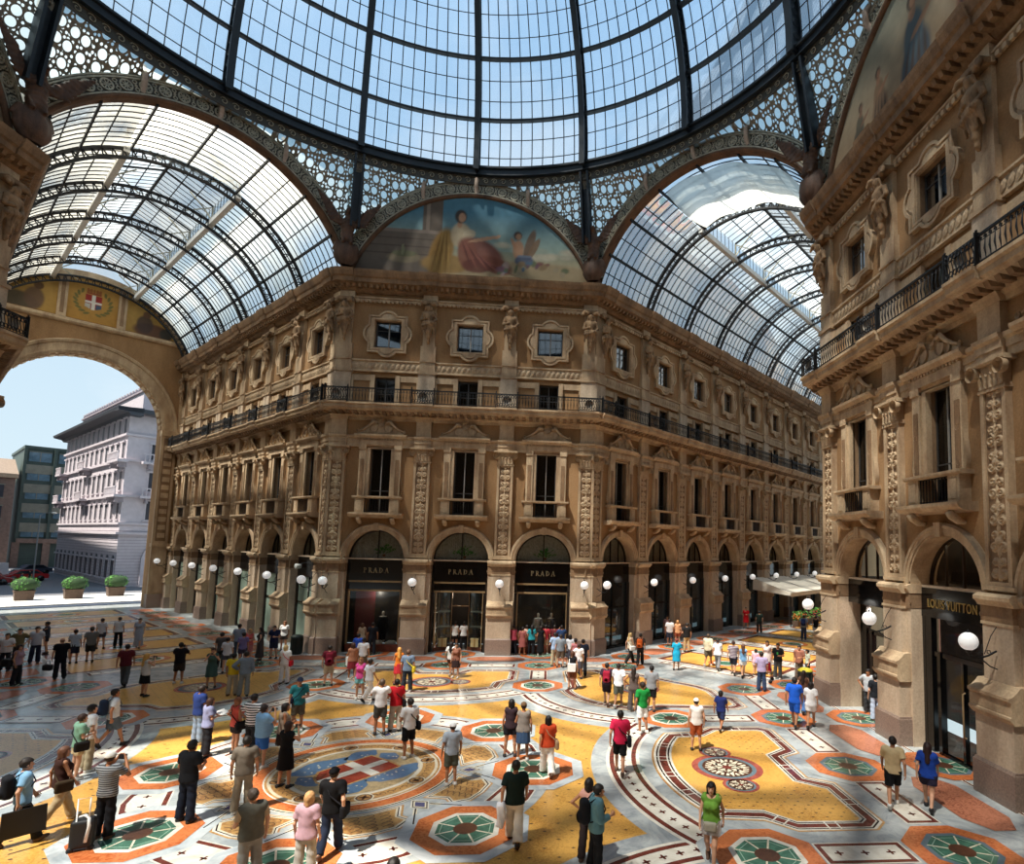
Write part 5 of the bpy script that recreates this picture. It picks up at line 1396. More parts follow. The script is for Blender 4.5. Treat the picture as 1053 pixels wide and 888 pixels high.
planter(-1.1, 41.6, 'clipped round shrub in a brown planter, furthest from the pale street house', 1); planter(2.3, 41.4, 'clipped round shrub in a brown planter, the middle one of three at the street', 2); planter(5.7, 42.6, 'clipped round shrub in a brown planter, nearest the big arch pillar', 3)
# pale palazzo: local frame along its long front
def house(name, ax, ay, bx, by, H, depth, cols, rows, wallm, winm, lab, win, base=0, attic=0, corn=None):
    d = Vector((bx-ax, by-ay)); L = d.length; d /= L
    F = Matrix(((d.x, -d.y, 0, ax), (d.y, d.x, 0, ay), (0, 0, 1, 0), (0, 0, 0, 1)))
    return F, L
PW = mat('pale_render', 'bdb5ba', .85, .06, 1.5); PWG = mat('grey_stone', '968e94', .85, .08, 1.5); SHU = mat('house_glass', '34343c', .5, .15, 2); ROOF = mat('slate_eave', '3f4248', .7, .1)  # second tone: plain darker grey for joint strips, finials and consoles
BRKW = mat('grey_render', '9a948c', .85, .1, 2)
F, L = house('h', -47.0, 58.5, -72.5, 82.5, 21.5, 16, 11, 5, PW, SHU, '', None)
root = empty('town_house', F); tag(root, 'pale five-storey town house with balconies seen through the street arch', 'building')
mb = MB(); mb.box(0, L, -18, 0, 0, 21.3, PW)
for i in range(18): mb.box(-.04, L+.04, -18.04, .04, .35+.38*i, .4+.38*i, PWG)
for z, p in ((6.4, .35), (7.6, .2), (11.0, .3), (15.4, .3), (18.6, .25)): mb.box(-p, L+p, -18-p, p, z, z+.28, PW)
mb.build('wall', root)
mb = MB(); mb.extr([(-1, 21.0), (.3, 21.0), (.5, 21.3), (1.5, 21.5), (1.6, 21.8), (-1, 22.0)], -1.5, L+1.5, ROOF); mb.box(-1.5, -.0, -19.5, 1.5, 21.4, 21.9, ROOF); mb.build('eave', root)
mb = MB(); mb.box(1, L-1, -16, -1.4, 21.8, 24.6, PW); mb.box(.8, L-.8, -16.2, -1.2, 24.6, 24.8, PWG)
for i in range(24): mb.lathe([(0, 0), (.2, .0), (.12, .3), (.18, .5), (0, .7)], PWG, 6, (2+i*1.35, -1.4, 24.8))
mb.build('attic', root)
def hwin(w, h, arch=False):
    mb = MB()
    for s in (-1, 1): mb.box(*sorted((s*w/2, s*(w/2+.16))), -.05, .06, -.1, h, PW)
    mb.box(-w/2-.3, w/2+.3, -.05, .25, h, h+.22, PW); mb.box(-w/2-.3, w/2+.3, -.05, .2, -.25, -.08, PW); mb.box(-w/2, w/2, -.4, .04, 0, h, SHU); mb.box(-.03, .03, 0, .055, 0, h, PWG)
    if arch: mb.lathe([(0, .0), (w/2, .0), (w/2, .04), (0, .04)], SHU, 16, (0, .04, h), 'y')
    return mb.mesh('window')
m1, m2, m3 = hwin(1.1, 2.3), hwin(1.0, 1.9), hwin(1.3, 2.2, True)
for r, (z, me) in enumerate(((1.0, m3), (8.3, m2), (11.9, m1), (15.9, m2), (18.95, m2))):
    for c in range(13): obj('window', me, root, T(1.4+c*(L-2.8)/12, 0, z))
for z in (8.3, 11.9, 15.9):
    for c in range(3): obj('window', m1 if z < 12 else m2, root, Matrix.Translation((0, -3-5*c, z)) @ Matrix.Rotation(PI/2, 4, 'Z'))
def balc(w):
    mb = MB(); mb.box(-w/2, w/2, 0, 1.1, -.3, 0, PW); mb.box(-w/2, w/2, .95, 1.1, .85, 1.0, PW)
    n = int(w/.4)
    for i in range(n): mb.lathe([(.05, 0), (.09, .25), (.05, .5), (.06, .85)], PW, 6, (-w/2+.2+i*(w-.4)/max(1, n-1), 1.02, 0))
    for s in (-1, 1): mb.taper(s*w*.35-.15, s*w*.35+.15, 0, .9, -.9, -.3, PWG, .05)
    return mb.mesh('balcony')
b1, b2 = balc(3.4), balc(5)
for z in (11.2, 15.5):
    for x, me in ((1.2, b2), (L*.52, b1), (L-2, b1)): obj('balcony', me, root, T(x, 0, z))
    obj('balcony', b2, root, Matrix.Translation((0, -4, z)) @ Matrix.Rotation(PI/2, 4, 'Z'))
mb = MB(); mb.arch([(2.1, 0), (2.1, .3), (1.6, .3), (1.6, 0)], 0, 3.2, PW, 0, 180, 16); mb.box(-2.1, -1.6, 0, .3, 0, 3.2, PW); mb.box(1.6, 2.1, 0, .3, 0, 3.2, PW); mb.box(-1.6, 1.6, .02, .06, 0, 3.6, SHU)
obj('portal', mb.mesh('portal'), root, Matrix.Translation((0, -4.5, 0)) @ Matrix.Rotation(PI/2, 4, 'Z'))
mb = MB(); mb.box(-24, -9, 50, 100, 0, 35, BRKW); mb.box(-24.5, -8.4, 49.5, 100.5, 34.4, 35.4, PWG); struct(mb.build('unseen_street_block', None, F_NW))   # unseen house opposite, raised this tall to throw its shadow on the town house
# green office slab and brown house at the far end
OG = mat('office_green', '46524a', .6, .1, 1); OB = mat('office_spandrel', '8a8474', .7, .1, 1); OW = mat('office_glass', '6f8a98', .1, .3, .5); BRK = mat('brown_brick', '8c7062', .85, .15, 2)
root = empty('office_block', F_NW @ T(5.2, 112)); tag(root, 'green grey flat-roofed office block at the end of the street', 'building')
mb = MB(); mb.box(-1, 11, 0, 20, 0, 21.6, OG); mb.box(-1.2, 11.2, -.2, 20, 21.4, 21.9, OG); mb.build('wall', root)
mb = MB(); 
for x in (-1, 3, 7, 11): mb.box(x-.2, x+.2, -.5, 0, 4.5, 21.6, OG)
for k in range(4): mb.box(-1, 11, -.2, 0, 8+3.5*k-1.6, 8+3.5*k, OB)
mb.box(-1, 11, -.6, 0, 4.4, 5.2, BRK); 
for x in (-1, 3, 7, 11): mb.box(x-.5, x+.5, -.5, 0, 0, 4.5, BRK)
mb.build('facade_grid', root)
mb = MB(); mb.box(-1.5, 1.5, -.1, 0, 0, 1.75, OW); mb.box(-.05, .05, -.16, 0, 0, 1.75, OB); mb.box(-1.5, 1.5, -.15, 0, 1.7, 1.8, OB); me = mb.mesh('window')
for r in range(5):
    for c in range(3): obj('window', me, root, T(1+4*c, 0, 5.5+3.4*r))
root = empty('brick_house', F_NW @ T(-8, 104)); tag(root, 'brown stone house behind the green grey office block at the frame edge', 'building')
mb = MB(); mb.box(-14, 11, 4, 20, 0, 16, BRK); mb.box(-14.3, 11.3, 3.6, 20.3, 15.6, 16.3, mat('tan_cornice', 'c0a284', .8)); mb.build('wall', root)
mb = MB(); mb.box(-.7, .7, -.1, .1, 0, 2.1, SHU); mb.box(-.85, .85, -.16, .1, 2.1, 2.3, OB); mb.box(-.85, .85, -.16, .1, -.15, 0, OB); me = mb.mesh('window')
for r in range(4):
    for c in range(8): obj('window', me, root, T(-12+3*c, 4, 1.4+3.6*r))
mb = MB(); mb.extr([(3.6, 16.3), (12, 19.5), (20.3, 16.3)], -14.3, 11.3, mat('roof_tile', '8a7868', .8, .15, 5)); mb.build('roof', root)
def car(x, y, rz, colr, lab, van=False):
    root = empty('car', F_NW @ T(x, y, .06) @ Matrix.Rotation(math.radians(rz), 4, 'Z')); tag(root, lab, 'car', None)
    p = mat('paint_'+colr, colr, .25, .03); gl = mat('car_glass', '20262c', .08, 0)
    mb = MB(); h = 1.45 if not van else 2.0
    pr = [(-2.1, .3), (-2.15, .75), (-1.4, .92), (-.75, h), (.9, h), (1.6, .98), (2.1, .9), (2.15, .35)] if not van else [(-2.3, .35), (-2.35, .9), (-1.8, 1.15), (-1.3, h), (2.2, h), (2.3, .4)]
    mb.prism([[(a, b) for a, b in pr]], -.82, .82, p)
    for wx in (-1.3, 1.3): mb.lathe([(.0, -.9), (.38, -.88), (.4, -.84), (.4, -.8), (.0, -.8)], BLK, 14, (wx, 0, .34), 'y'); mb.lathe([(0, .9), (.38, .88), (.4, .8), (0, .8)], BLK, 14, (wx, 0, .34), 'y')
    mb.build('body', root)
    mb = MB(); q = [(-1.25, .98), (-.72, h-.08), (.85, h-.08), (1.4, .98)] if not van else [(-1.65, 1.15), (-1.25, h-.1), (-.3, h-.1), (-.3, 1.15)]
    mb.prism([q], -.84, .84, gl); mb.build('side_window', root)
    mb = MB(); 
    for s in (-.6, .6): mb.box(-2.17, -2.1, s-.16, s+.16, .6, .74, mat('lamp_lens', 'f0ece0', .1, 0)); mb.box(2.1, 2.17, s-.16, s+.16, .6, .74, mat('tail_lens', 'a02020', .2, 0))
    mb.build('headlamp', root)
car(1.9, 72, 10, 'a81f22', 'red car parked in the street beyond the planters'); car(-1.8, 66, 170, '8a1f26', 'dark red car at the frame edge in the street'); car(-1.2, 82, 5, 'd8d8dc', 'white van in the street behind the red cars', True); car(4.2, 88, 20, '3a4454', 'slate blue car near the end of the pale town house')
root = empty('street_lamp', F_NW @ T(1.6, 62)); tag(root, 'tall thin grey street lamp before the pale town house', 'street lamp')
mb = MB(); mb.lathe([(.16, 0), (.14, 1), (.08, 1.2), (.06, 8.4), (0, 8.5)], mat('grey_post', '6a6e70', .5), 10); mb.build('post', root)
mb = MB(); mb.tube([(0, 0, 8.3), (.3, 0, 8.7), (1.0, 0, 8.8)], .04, mat('grey_post', '6a6e70')); mb.lathe([(0, 8.9), (.3, 8.82), (.24, 8.7), (0, 8.66)], mat('lamp_lens', 'f0ece0'), 12, (1.2, 0, 0)); mb.build('lamp_head', root)
# ------------------------------------------------------------------ things standing in the octagon and the arcade
def bin_(x, y, lab, lid, name='litter_bin'):
    root = empty(name, None, (x, y, 0)); tag(root, lab, 'litter bin', 'litter bins')
    g = mat('bin_green', '1f2a26', .5, .1)
    mb = MB(); mb.lathe([(0, 0), (.27, 0), (.3, .05), (.31, .85), (.33, .88), (.33, .93), (.29, .95)], g, 18); 
    for i in range(12): a = i*PI/6; mb.bar((.315*math.cos(a), .315*math.sin(a), .08), (.315*math.cos(a), .315*math.sin(a), .84), .03, g)
    mb.build('body', root)
    mb = MB(); mb.lathe([(.33, .93), (.33, .97), (.2, 1.05), (.1, 1.07), (0, 1.07)], mat('lid_'+lid, lid, .5), 18); mb.build('lid', root)
bin_(-8.75, 17.25, 'dark green litter bin beside the corner pier of the sunlit front', '26322c')
bin_(17.2, 9.1, 'dark litter bin with a yellow lid near the corner of the tall sunlit block', 'd8c83a')
# cafe awning in the deep arcade
root = empty('awning', F_R @ T(E0+B*6.0)); tag(root, 'cream scalloped cafe awning far down the deep arcade', 'awning')
cv = mat('cream_canvas', 'e0d6c4', .85, .06, 2)
mb = MB(); mb.grid(lambda a, b: (-7.5+15*a, .1-3.4*b, 3.95-1.1*b-.08*math.sin(PI*b)), 20, 6, cv)
for s in (-7.5, 7.5): mb.add([(s, .1, 3.95), (s, -3.3, 2.85), (s, -3.3, 2.6), (s, .1, 2.9)], [(0,1,2,3)], cv)
mb.build('canopy', root)
mb = MB()
for i in range(50): x = -7.5+.3*i; mb.prism([[(x, 2.85), (x+.3, 2.85)]+arc_pts(x+.15, 2.63, .15, 0, -180, 6)], -3.34, -3.31, cv)
mb.build('valance', root)
mb = MB()
for x in (-7.3, -2.5, 2.5, 7.3): mb.bar((x, -3.25, 0), (x, -3.25, 2.85), .07, IRON); mb.bar((x, -3.25, 2.78), (x, -.1, 3.8), .05, IRON)
mb.build('support_frame', root)
FLC = ['d8702a', 'c83a3a', 'e0a83a', 'd86a7a']
for i in range(6):
    F = F_R @ T(E0+B*6.0-6.2+2.5*i, -3.6)
    root = empty('flower_box', F); tag(root, 'flower box under the cafe awning, %s from the octagon end' % ORD[i], 'flower box', 'flower boxes of the cafe')
    mb = MB(); mb.taper(-1.0, 1.0, -.22, .22, 0, .5, mat('planter_box', '5a4638'), -.03); mb.build('box', root)
    random.seed(40+i); mb = MB(); ml = MB(); gm = mat('shrub_leaf', '4f8a35'); fm = mat('petal_'+FLC[i % 4], FLC[i % 4], .6, .1)
    for k in range(260):
        c = Vector((random.uniform(-1, 1), random.uniform(-.28, .28), random.uniform(.45, 1.25)*(1 if k % 3 else .9))); n = Vector((random.uniform(-1, 1), random.uniform(-1, .2), random.uniform(0, 1))).normalized(); t = n.orthogonal().normalized(); b = n.cross(t); s = random.uniform(.06, .12)
        (mb if k % 3 else ml).add([c-t*s, c+b*s*.6, c+t*s, c-b*s*.6], [(0,1,2,3)], gm if k % 3 else fm)
    mb.build('foliage', root); ml.build('flowers', root)
# pot plants in the lunettes of the sunlit front
for i, (x, lab) in enumerate(((-B+.3, 'small leafy plant behind the arched window over the maroon display'), (.15, 'small leafy plant behind the arched window over the shop entrance'), (B+.1, 'leafy plant behind the arched window over the crowd'))):
    root = empty('potted_plant', F_N @ T(x, .93, 5.5)); tag(root, lab, 'plant', 'plants in the arched windows')
    mb = MB(); mb.lathe([(0, 0), (.07, 0), (.09, .14), (0, .14)], mat('clay_pot', '9a5a3a', .8), 10); mb.build('pot', root)
    random.seed(i+70); mb = MB()
    for k in range(46):
        a = random.uniform(0, 6.28); e = random.uniform(.1, 1.3); L0 = random.uniform(.25, .62); c = Vector((L0*math.cos(a)*math.cos(e)*1.2, -.05*abs(math.sin(a)), .14+L0*math.sin(e))); d = Vector((math.cos(a), 0, .6)).normalized(); w = Vector((-d.z, .3, d.x))*.035
        mb.add([c-d*.1, c+w, c+d*.12, c-w], [(0,1,2,3)], mat('shrub_leaf', '4f8a35'))
    mb.build('foliage', root)
PEOPLE = [
(-19.75, 12.41, 1.72, 160, 'stand', 'm', 'tee', 'd8d8dc', 'pants', '23232b', 'short', '1c1512', '', 'person in white shirt and dark trousers at the frame edge on the shaded paving'),
(-20.29, 13.7, 1.75, 141, 'hip', 'm', 'tee', '6f6748', 'pants', '2b2a2c', 'short', '231a14', '', 'person in olive shirt with elbows out, behind the woman with the black bag'),
(-17.08, 9.82, 1.66, 81, 'stand', 'f', 'tank', 'a88a94', 'pants', '26262c', 'long', '2a1d16', '', 'woman in faded pink top and dark trousers carrying a black bag on shaded paving'),
(-21.39, 16.67, 1.68, 232, 'point', 'f', 'tee', '3a3f4c', 'shorts', '2a2c36', 'short', '1d1511', '', 'person in dark top pointing outward with one stretched arm in the shade'),
(-19.89, 14.18, 1.78, 142, 'stand', 'm', 'tee', 'b9bcc6', 'pants', '23273a', 'short', '2a211b', '', 'man in pale grey shirt and navy trousers standing before the pointing person'),
(-16.24, 10.91, 1.78, 313, 'stand', 'm', 'tee', '131317', 'pants', '17171b', 'bald', '7a5644', '', 'man all in black with a black bag hanging from his hand'),
(-18.15, 14.23, 1.65, 334, 'stand', 'f', 'tee', 'aebccb', 'skirt', '1f2230', 'short', '241913', '', 'woman in light blue top and dark skirt beside the man all in black'),
(-17.59, 14.49, 1.78, 320, 'walk', 'm', 'tee', '6a6c6c', 'shorts', '2c2d30', 'short', '33261d', '', 'man in grey shirt and dark knee shorts walking towards the big archway'),
(-19.74, 18.21, 1.68, 345, 'stand', 'f', 'tee', 'c3c9d4', 'shorts', '3a4154', 'short', '241a15', '', 'woman in white top and denim shorts reaching out near the archway'),
(-19.27, 18.85, 1.68, 341, 'stand', 'f', 'tee', 'cfd4dc', 'pants', '17181d', 'short', '1e1612', '', 'woman in white top and black trousers with a bag at her side near the archway'),
(-18.0, 18.6, 1.7, 152, 'walk', 'f', 'dress', '9aa0ae', 'none', '0', 'short', '1b1614', '', 'person in long pale grey dress walking in from the street'),
(-12.67, 9.63, 1.78, 337, 'walk', 'm', 'tee', '5a2029', 'pants', '4e5052', 'short', '1c1513', '', 'man in dark red shirt and grey trousers walking across the shaded paving'),
(-10.81, 7.97, 1.68, 28, 'photo', 'f', 'tank', 'd9d4cc', 'skirt', '1a1a1d', 'long', 'c99a4c', '', 'blonde woman in white top and short black skirt holding a camera up'),
(-7.93, 2.07, 1.74, 41, 'walk', 'm', 'tee', 'c8ccd0', 'shorts', '55606a', 'short', '241a14', 'backpack:1f2a40', 'young man in pale T-shirt and grey shorts walking with a navy backpack'),
(-7.2, 0.14, 1.76, 35, 'stand', 'm', 'tee', 'e6e6e6', 'pants', 'a89b80', 'short', '1e1511', '', 'man in plain white T-shirt beside the man in the green striped polo'),
(-7.07, -0.39, 1.66, 39, 'hold', 'f', 'polo', '7fa890', 'shorts', 'c9b48e', 'short', '3a2218', 'bag:1f1c1c', 'person in green polo and khaki shorts with a dark shoulder bag'),
(-5.59, -3.84, 1.75, 42, 'walk', 'm', 'tee', '7fa9c9', 'pants', '16171c', 'short', '2a201b', 'backpack:17181d', 'man in light blue shirt striding with black backpack and flat black case'),
(-5.56, -2.92, 1.68, 39, 'walk', 'f', 'tank', '3b231e', 'pants', 'b59f7c', 'bob', '6a4430', 'bag:3a2c1c', 'woman in brown sleeveless top and beige trousers walking'),
(-4.09, -3.62, 1.76, 6, 'photo', 'm', 'stripes', '8b8d90', 'pants', '18181c', 'cap', 'd8d4cc', '', 'man in checked grey shirt and white cap photographing beside a wheeled case'),
(-2.85, -2.92, 1.78, 16, 'hold', 'm', 'polo', '15171c', 'pants', '1c2230', 'short', '15100e', 'camera:15151a', 'man in black polo and dark jeans looking down at his camera'),
(-5.56, 2.29, 1.78, 32, 'hold', 'm', 'tee', '23366e', 'jeans', '7f93ab', 'short', '2b1f18', '', 'man in royal blue T-shirt and light jeans beside the woman holding a map'),
(-4.74, 1.27, 1.66, 42, 'hold', 'f', 'tee', '8e92b4', 'pants', '1e1f24', 'bob', '4a2f22', 'map:f0efea', 'woman in lavender top and black trousers reading a white map'),
(-10.76, 10.09, 1.76, 350, 'photo', 'm', 'tee', '18181b', 'shorts', '36332e', 'short', '16110f', '', 'man in black T-shirt and dark shorts raising a camera at the edge of the shade'),
(-9.01, 9.34, 1.68, 157, 'photo', 'f', 'dress', '3f5a55', 'none', '0', 'short', '3a261b', '', 'woman in dark green dress facing the shaded arm'),
(-7.53, 8.14, 1.68, 354, 'stand', 'm', 'tee', 'e9c52e', 'pants', 'b9ad98', 'short', '17110f', '', 'person in bright yellow T-shirt and beige trousers'),
(-7.0, 8.0, 1.78, 340, 'stand', 'm', 'shirt', '79828c', 'pants', '8d8c86', 'short', '2a201a', '', 'tall man in grey blue shirt and pale trousers next to the yellow T-shirt'),
(-10.61, 13.08, 1.76, 3, 'stand', 'm', 'tee', '56514e', 'pants', '2c2a2b', 'short', '231a15', '', 'man in dark grey shirt at the back of the group by the glazed shopfronts'),
(-9.9, 12.24, 1.66, 343, 'stand', 'f', 'tee', 'd6d6dc', 'shorts', '4c4f5a', 'short', '1e1613', '', 'woman in white T-shirt in the group by the glazed shopfronts'),
(-11.14, 15.74, 1.8, 334, 'stand', 'm', 'tee', '8f97a3', 'pants', '4b4f5a', 'short', '2b1f19', '', 'tall man in blue grey shirt at the middle of the group by the shopfronts'),
(-9.96, 13.79, 1.66, 324, 'stand', 'f', 'tee', '7c6f9a', 'shorts', '4b4658', 'short', '241a15', '', 'person in violet T-shirt in the group by the shopfronts'),
(-10.23, 14.95, 1.68, 165, 'stand', 'f', 'tank', 'c9605a', 'skirt', 'b0706a', 'bob', 'c9a06a', '', 'blonde woman in coral top and skirt in the group by the shopfronts'),
(-9.82, 15.3, 1.7, 255, 'stand', 'f', 'dress', '4b4543', 'none', '0', 'long', '2a1d17', '', 'long haired woman in charcoal dress at the end of the shopfront group'),
(-9.36, 15.81, 1.74, 176, 'hold', 'm', 'tee', '232c4c', 'shorts', '2b3346', 'short', '1d1512', '', 'man in navy T-shirt and navy shorts near the litter bin'),
(-9.82, 18.08, 1.68, 167, 'stand', 'f', 'tee', 'dcd8d2', 'shorts', '3a342f', 'bob', '7b4f35', '', 'woman in white shirt with a strap across next to the litter bin'),
(-6.36, 10.16, 1.68, 357, 'stand', 'f', 'shirt', 'efece6', 'pants', 'f0ede8', 'bob', 'd6b27a', 'redbag:c8202a', 'woman dressed all in white with a bright red bag'),
(-4.35, 9.83, 1.74, 341, 'stand', 'm', 'tee', '6a1f2c', 'shorts', 'b3a184', 'short', '241a15', 'backpack:7a1d30', 'person with a maroon backpack and beige shorts before the first display window'),
(-3.06, 3.5, 1.76, 154, 'stand', 'm', 'tee', '2f7f86', 'shorts', '5c5446', 'cap', '2a3046', 'strap:1c2236', 'man in teal T-shirt, brown shorts and navy cap'),
(-3.98, 1.35, 1.66, 34, 'stand', 'f', 'tank', 'c8594f', 'shorts', '2a2627', 'bob', '8c5a3c', 'bag:1d1a1c', 'woman in coral tank top behind the man in black and white stripes'),
(-3.46, 1.23, 1.78, 15, 'hip', 'm', 'stripes', 'f0f0f0', 'pants', '23262c', 'short', '17110f', '', 'man in black and white striped T-shirt and dark trousers'),
(-2.74, 0.31, 1.7, 31, 'photo', 'm', 'tee', '86b4dc', 'shorts', '2f66b4', 'short', '2a1d16', '', 'heavy man in light blue shirt and bright blue shorts taking a picture'),
(-2.35, 0.69, 1.66, 58, 'hold', 'f', 'tank', 'a89684', 'skirt', '352c28', 'bob', '1f1512', '', 'woman in patterned top and brown skirt behind the woman in the black dress'),
(-1.49, -1.1, 1.66, 28, 'photo', 'f', 'dress', '121215', 'none', '0', 'bob', '30180f', '', 'woman in short black dress photographing on the round medallion'),
(-1.86, -2.47, 1.72, 340, 'stand', 'm', 'shirt', '6e665c', 'pants', '8f8574', 'short', '1a1512', '', 'man in drab long sleeved shirt and khaki trousers seen from behind'),
(-0.21, -5.57, 1.74, 321, 'stand', 'm', 'vest', '5c5c54', 'pants', '8d8b84', 'short', '4a4038', '', 'grey haired man in vest over beige shirt at the bottom edge'),
(0.76, -5.49, 1.64, 5, 'stand', 'f', 'shirt', 'b08e98', 'pants', 'a8a49c', 'bob', 'b98d5e', '', 'older blonde woman in dusty pink shirt at the bottom edge'),
(0.88, -4.53, 1.76, 2, 'walk', 'm', 'tee', '0f0f12', 'jeans', '1c2436', 'cap', '0e0e11', 'bag:121216', 'man in black T-shirt and black cap with dark messenger bag'),
(3.01, -8.11, 1.72, 357, 'stand', 'm', 'tee', '4a4038', 'pants', '3a3a3a', 'short', '1d1613', '', 'dark haired person whose head alone shows at the bottom edge'),
(-5.34, 17.62, 1.68, 344, 'stand', 'f', 'tank', 'd9c4a4', 'skirt', 'd8cbb4', 'bob', '6b452e', '', 'woman in cream top and skirt looking into the first display window'),
(-4.6, 17.11, 1.78, 349, 'stand', 'm', 'tee', '191b22', 'pants', '22252c', 'short', '1a1411', '', 'man in black T-shirt and trousers looking into the first display window'),
(-4.47, 14.19, 1.6, 358, 'stand', 'm', 'tee', '2a4fb0', 'shorts', '5a3a34', 'short', '1c1411', '', 'child in cobalt blue top before the first display window'),
(-3.71, 10.96, 1.68, 328, 'stand', 'f', 'tank', 'b0785c', 'skirt', '8a2f34', 'bob', '4a2d20', 'shopbag:efece6', 'woman in tan top and red skirt with a large white shopping bag'),
(-3.61, 12.18, 1.7, 354, 'stand', 'm', 'tee', 'e3e4e8', 'shorts', '6a5a4c', 'short', '2a1d16', '', 'person in white T-shirt behind the woman in the pink top'),
(-2.3, 7.58, 1.66, 179, 'stand', 'f', 'tank', 'e0569c', 'shorts', '86c8cf', 'bob', '9b6a44', '', 'woman in hot pink tank top and pale aqua shorts'),
(-1.85, 7.27, 1.68, 44, 'walk', 'f', 'tee', 'dfe3ec', 'pants', 'efece8', 'short', '2a1c15', '', 'woman in white T-shirt and white trousers next to the pink top'),
(-0.27, 3.14, 1.8, 340, 'photo', 'm', 'tee', 'eceaea', 'shorts', '4a4a46', 'short', '5a4636', '', 'man in white T-shirt and charcoal shorts photographing with both hands'),
(0.15, 3.48, 1.72, 337, 'stand', 'm', 'tee', 'c41f2b', 'pants', 'b6a798', 'short', '1c1411', 'bag:1a1a1d', 'person in red T-shirt and beige trousers with black bag at the hip'),
(1.18, 0.91, 1.74, 318, 'stand', 'm', 'tee', 'e9e7e6', 'shorts', '151518', 'short', '1d1511', 'bag:121215', 'man in white T-shirt and long black shorts with black shoulder bag'),
(-0.72, 8.84, 1.76, 357, 'stand', 'm', 'tee', '6f7f94', 'pants', '2c3038', 'short', '6a4a36', 'yellowbag:d8b82a', 'man in grey blue shirt with a yellow bag'),
(-1.39, 10.06, 1.64, 342, 'stand', 'f', 'tank', 'e07a2a', 'skirt', 'c8323a', 'long', 'd99a4a', '', 'woman with orange scarf over red skirt beside the yellow bag'),
(0.63, 11.86, 1.64, 11, 'walk', 'f', 'tee', 'efece8', 'shorts', '5a3a30', 'long', '1a1210', 'bag:161616', 'dark haired woman in white top crossing before the shop entrance'),
(0.95, 11.43, 1.64, 192, 'stand', 'f', 'tank', '8a5a48', 'skirt', '3a2a2a', 'short', '1a1210', '', 'woman in brown top close behind the dark haired woman in white'),
(-0.28, 18.86, 1.66, 357, 'stand', 'f', 'tank', 'e6e2da', 'shorts', '22201f', 'short', '241a15', '', 'woman in white vest standing in the shop entrance, nearer the display window'),
(0.25, 18.87, 1.66, 352, 'stand', 'f', 'tee', 'e2e0dc', 'pants', '1f1d1e', 'short', '241a15', '', 'woman in white vest and black trousers in the middle of the shop entrance'),
(2.75, -1.04, 1.6, 337, 'stand', 'm', 'tee', 'aab4c0', 'shorts', '5a5c50', 'cap', 'f0efec', '', 'boy in light grey T-shirt, olive shorts and white cap on the star border'),
(4.19, 1.06, 1.68, 357, 'stand', 'f', 'tank', '3a2a30', 'shorts', '1d1a20', 'bob', '1a1210', '', 'woman in dark plum top and short dark shorts next to the denim skirt'),
(4.59, 0.71, 1.68, 3, 'stand', 'f', 'tank', '8a8078', 'skirt', '3d5474', 'cap', '6a5038', '', 'woman in grey tank top and denim skirt with a brown cap'),
(5.32, -0.51, 1.66, 351, 'walk', 'f', 'tee', 'd8502c', 'pants', 'efe8e0', 'bob', '1c1310', 'bag:b09070', 'woman in orange red top and wide white trousers walking away'),
(4.61, -4.21, 1.76, 358, 'walk', 'm', 'tee', '13231f', 'pants', 'e0d6c4', 'short', '1a1310', 'whitebag:e9e9ee', 'man in dark green T-shirt and cream trousers with a white jacket over his arm'),
(6.17, -4.94, 1.62, 20, 'stand', 'f', 'tank', 'd8a090', 'pants', '3a3030', 'bob', '1c1310', '', 'dark haired woman in pale pink beside the man with the black backpack'),
(6.28, -5.47, 1.72, 80, 'phone', 'm', 'shirt', '5a8088', 'pants', '17181c', 'short', '17100d', 'backpack:121318', 'man in teal shirt with black backpack looking at his phone'),
(7.38, -0.43, 1.78, 7, 'walk', 'm', 'polo', 'd0244c', 'shorts', '151517', 'short', '1a1411', 'bag:1c1c20', 'man in raspberry red polo and black shorts'),
(3.32, 17.47, 1.68, 357, 'stand', 'f', 'tank', 'b04a5a', 'pants', '1c1a20', 'short', '1a1210', '', 'woman in rose top, end of the crowd nearest the shop entrance'),
(3.84, 17.34, 1.6, 8, 'stand', 'f', 'dress', '9c5a54', 'none', '0', 'short', '241813', '', 'child in terracotta dress in the crowd at the third display window'),
(4.08, 17.62, 1.68, 348, 'stand', 'f', 'tank', 'd0b0a0', 'skirt', '7a4a48', 'short', '1a1210', '', 'woman in pale blush top in the crowd at the third display window'),
(4.37, 17.47, 1.7, 359, 'stand', 'f', 'tee', '2a8a94', 'pants', '17171c', 'long', '1a1210', '', 'woman in turquoise top in the crowd at the third display window'),
(4.91, 17.45, 1.66, 4, 'stand', 'f', 'dress', '141417', 'none', '0', 'bob', '2a1a14', '', 'woman in long black dress in the crowd at the third display window'),
(5.18, 17.62, 1.7, 0, 'stand', 'm', 'tee', 'a8303a', 'shorts', 'c0a080', 'short', '1a1210', '', 'person in crimson T-shirt in the crowd at the third display window'),
(5.71, 17.62, 1.7, 1, 'stand', 'm', 'tee', '6a2a30', 'pants', '2a2024', 'short', '201612', '', 'person in dark maroon shirt in the crowd at the third display window'),
(6.11, 16.97, 1.78, 352, 'photo', 'm', 'tee', '2f466e', 'pants', '2a2a30', 'short', '241a15', '', 'man in denim blue shirt lifting a camera in the crowd'),
(5.69, 14.34, 1.74, 341, 'stand', 'm', 'tee', 'a4bad8', 'pants', 'b0a284', 'short', '1d1512', '', 'man in light blue shirt and sand camouflage trousers at the edge of the crowd'),
(5.99, 13.9, 1.72, 2, 'stand', 'm', 'tee', '7d848c', 'shorts', '6c5a4a', 'short', '2a1e18', '', 'man in grey T-shirt right beside the light blue shirt'),
(6.5, 14.07, 1.68, 12, 'stand', 'f', 'tee', 'dcdce2', 'skirt', '3c3a44', 'bob', '1c1411', '', 'woman in white blouse between the grey T-shirt and the pier'),
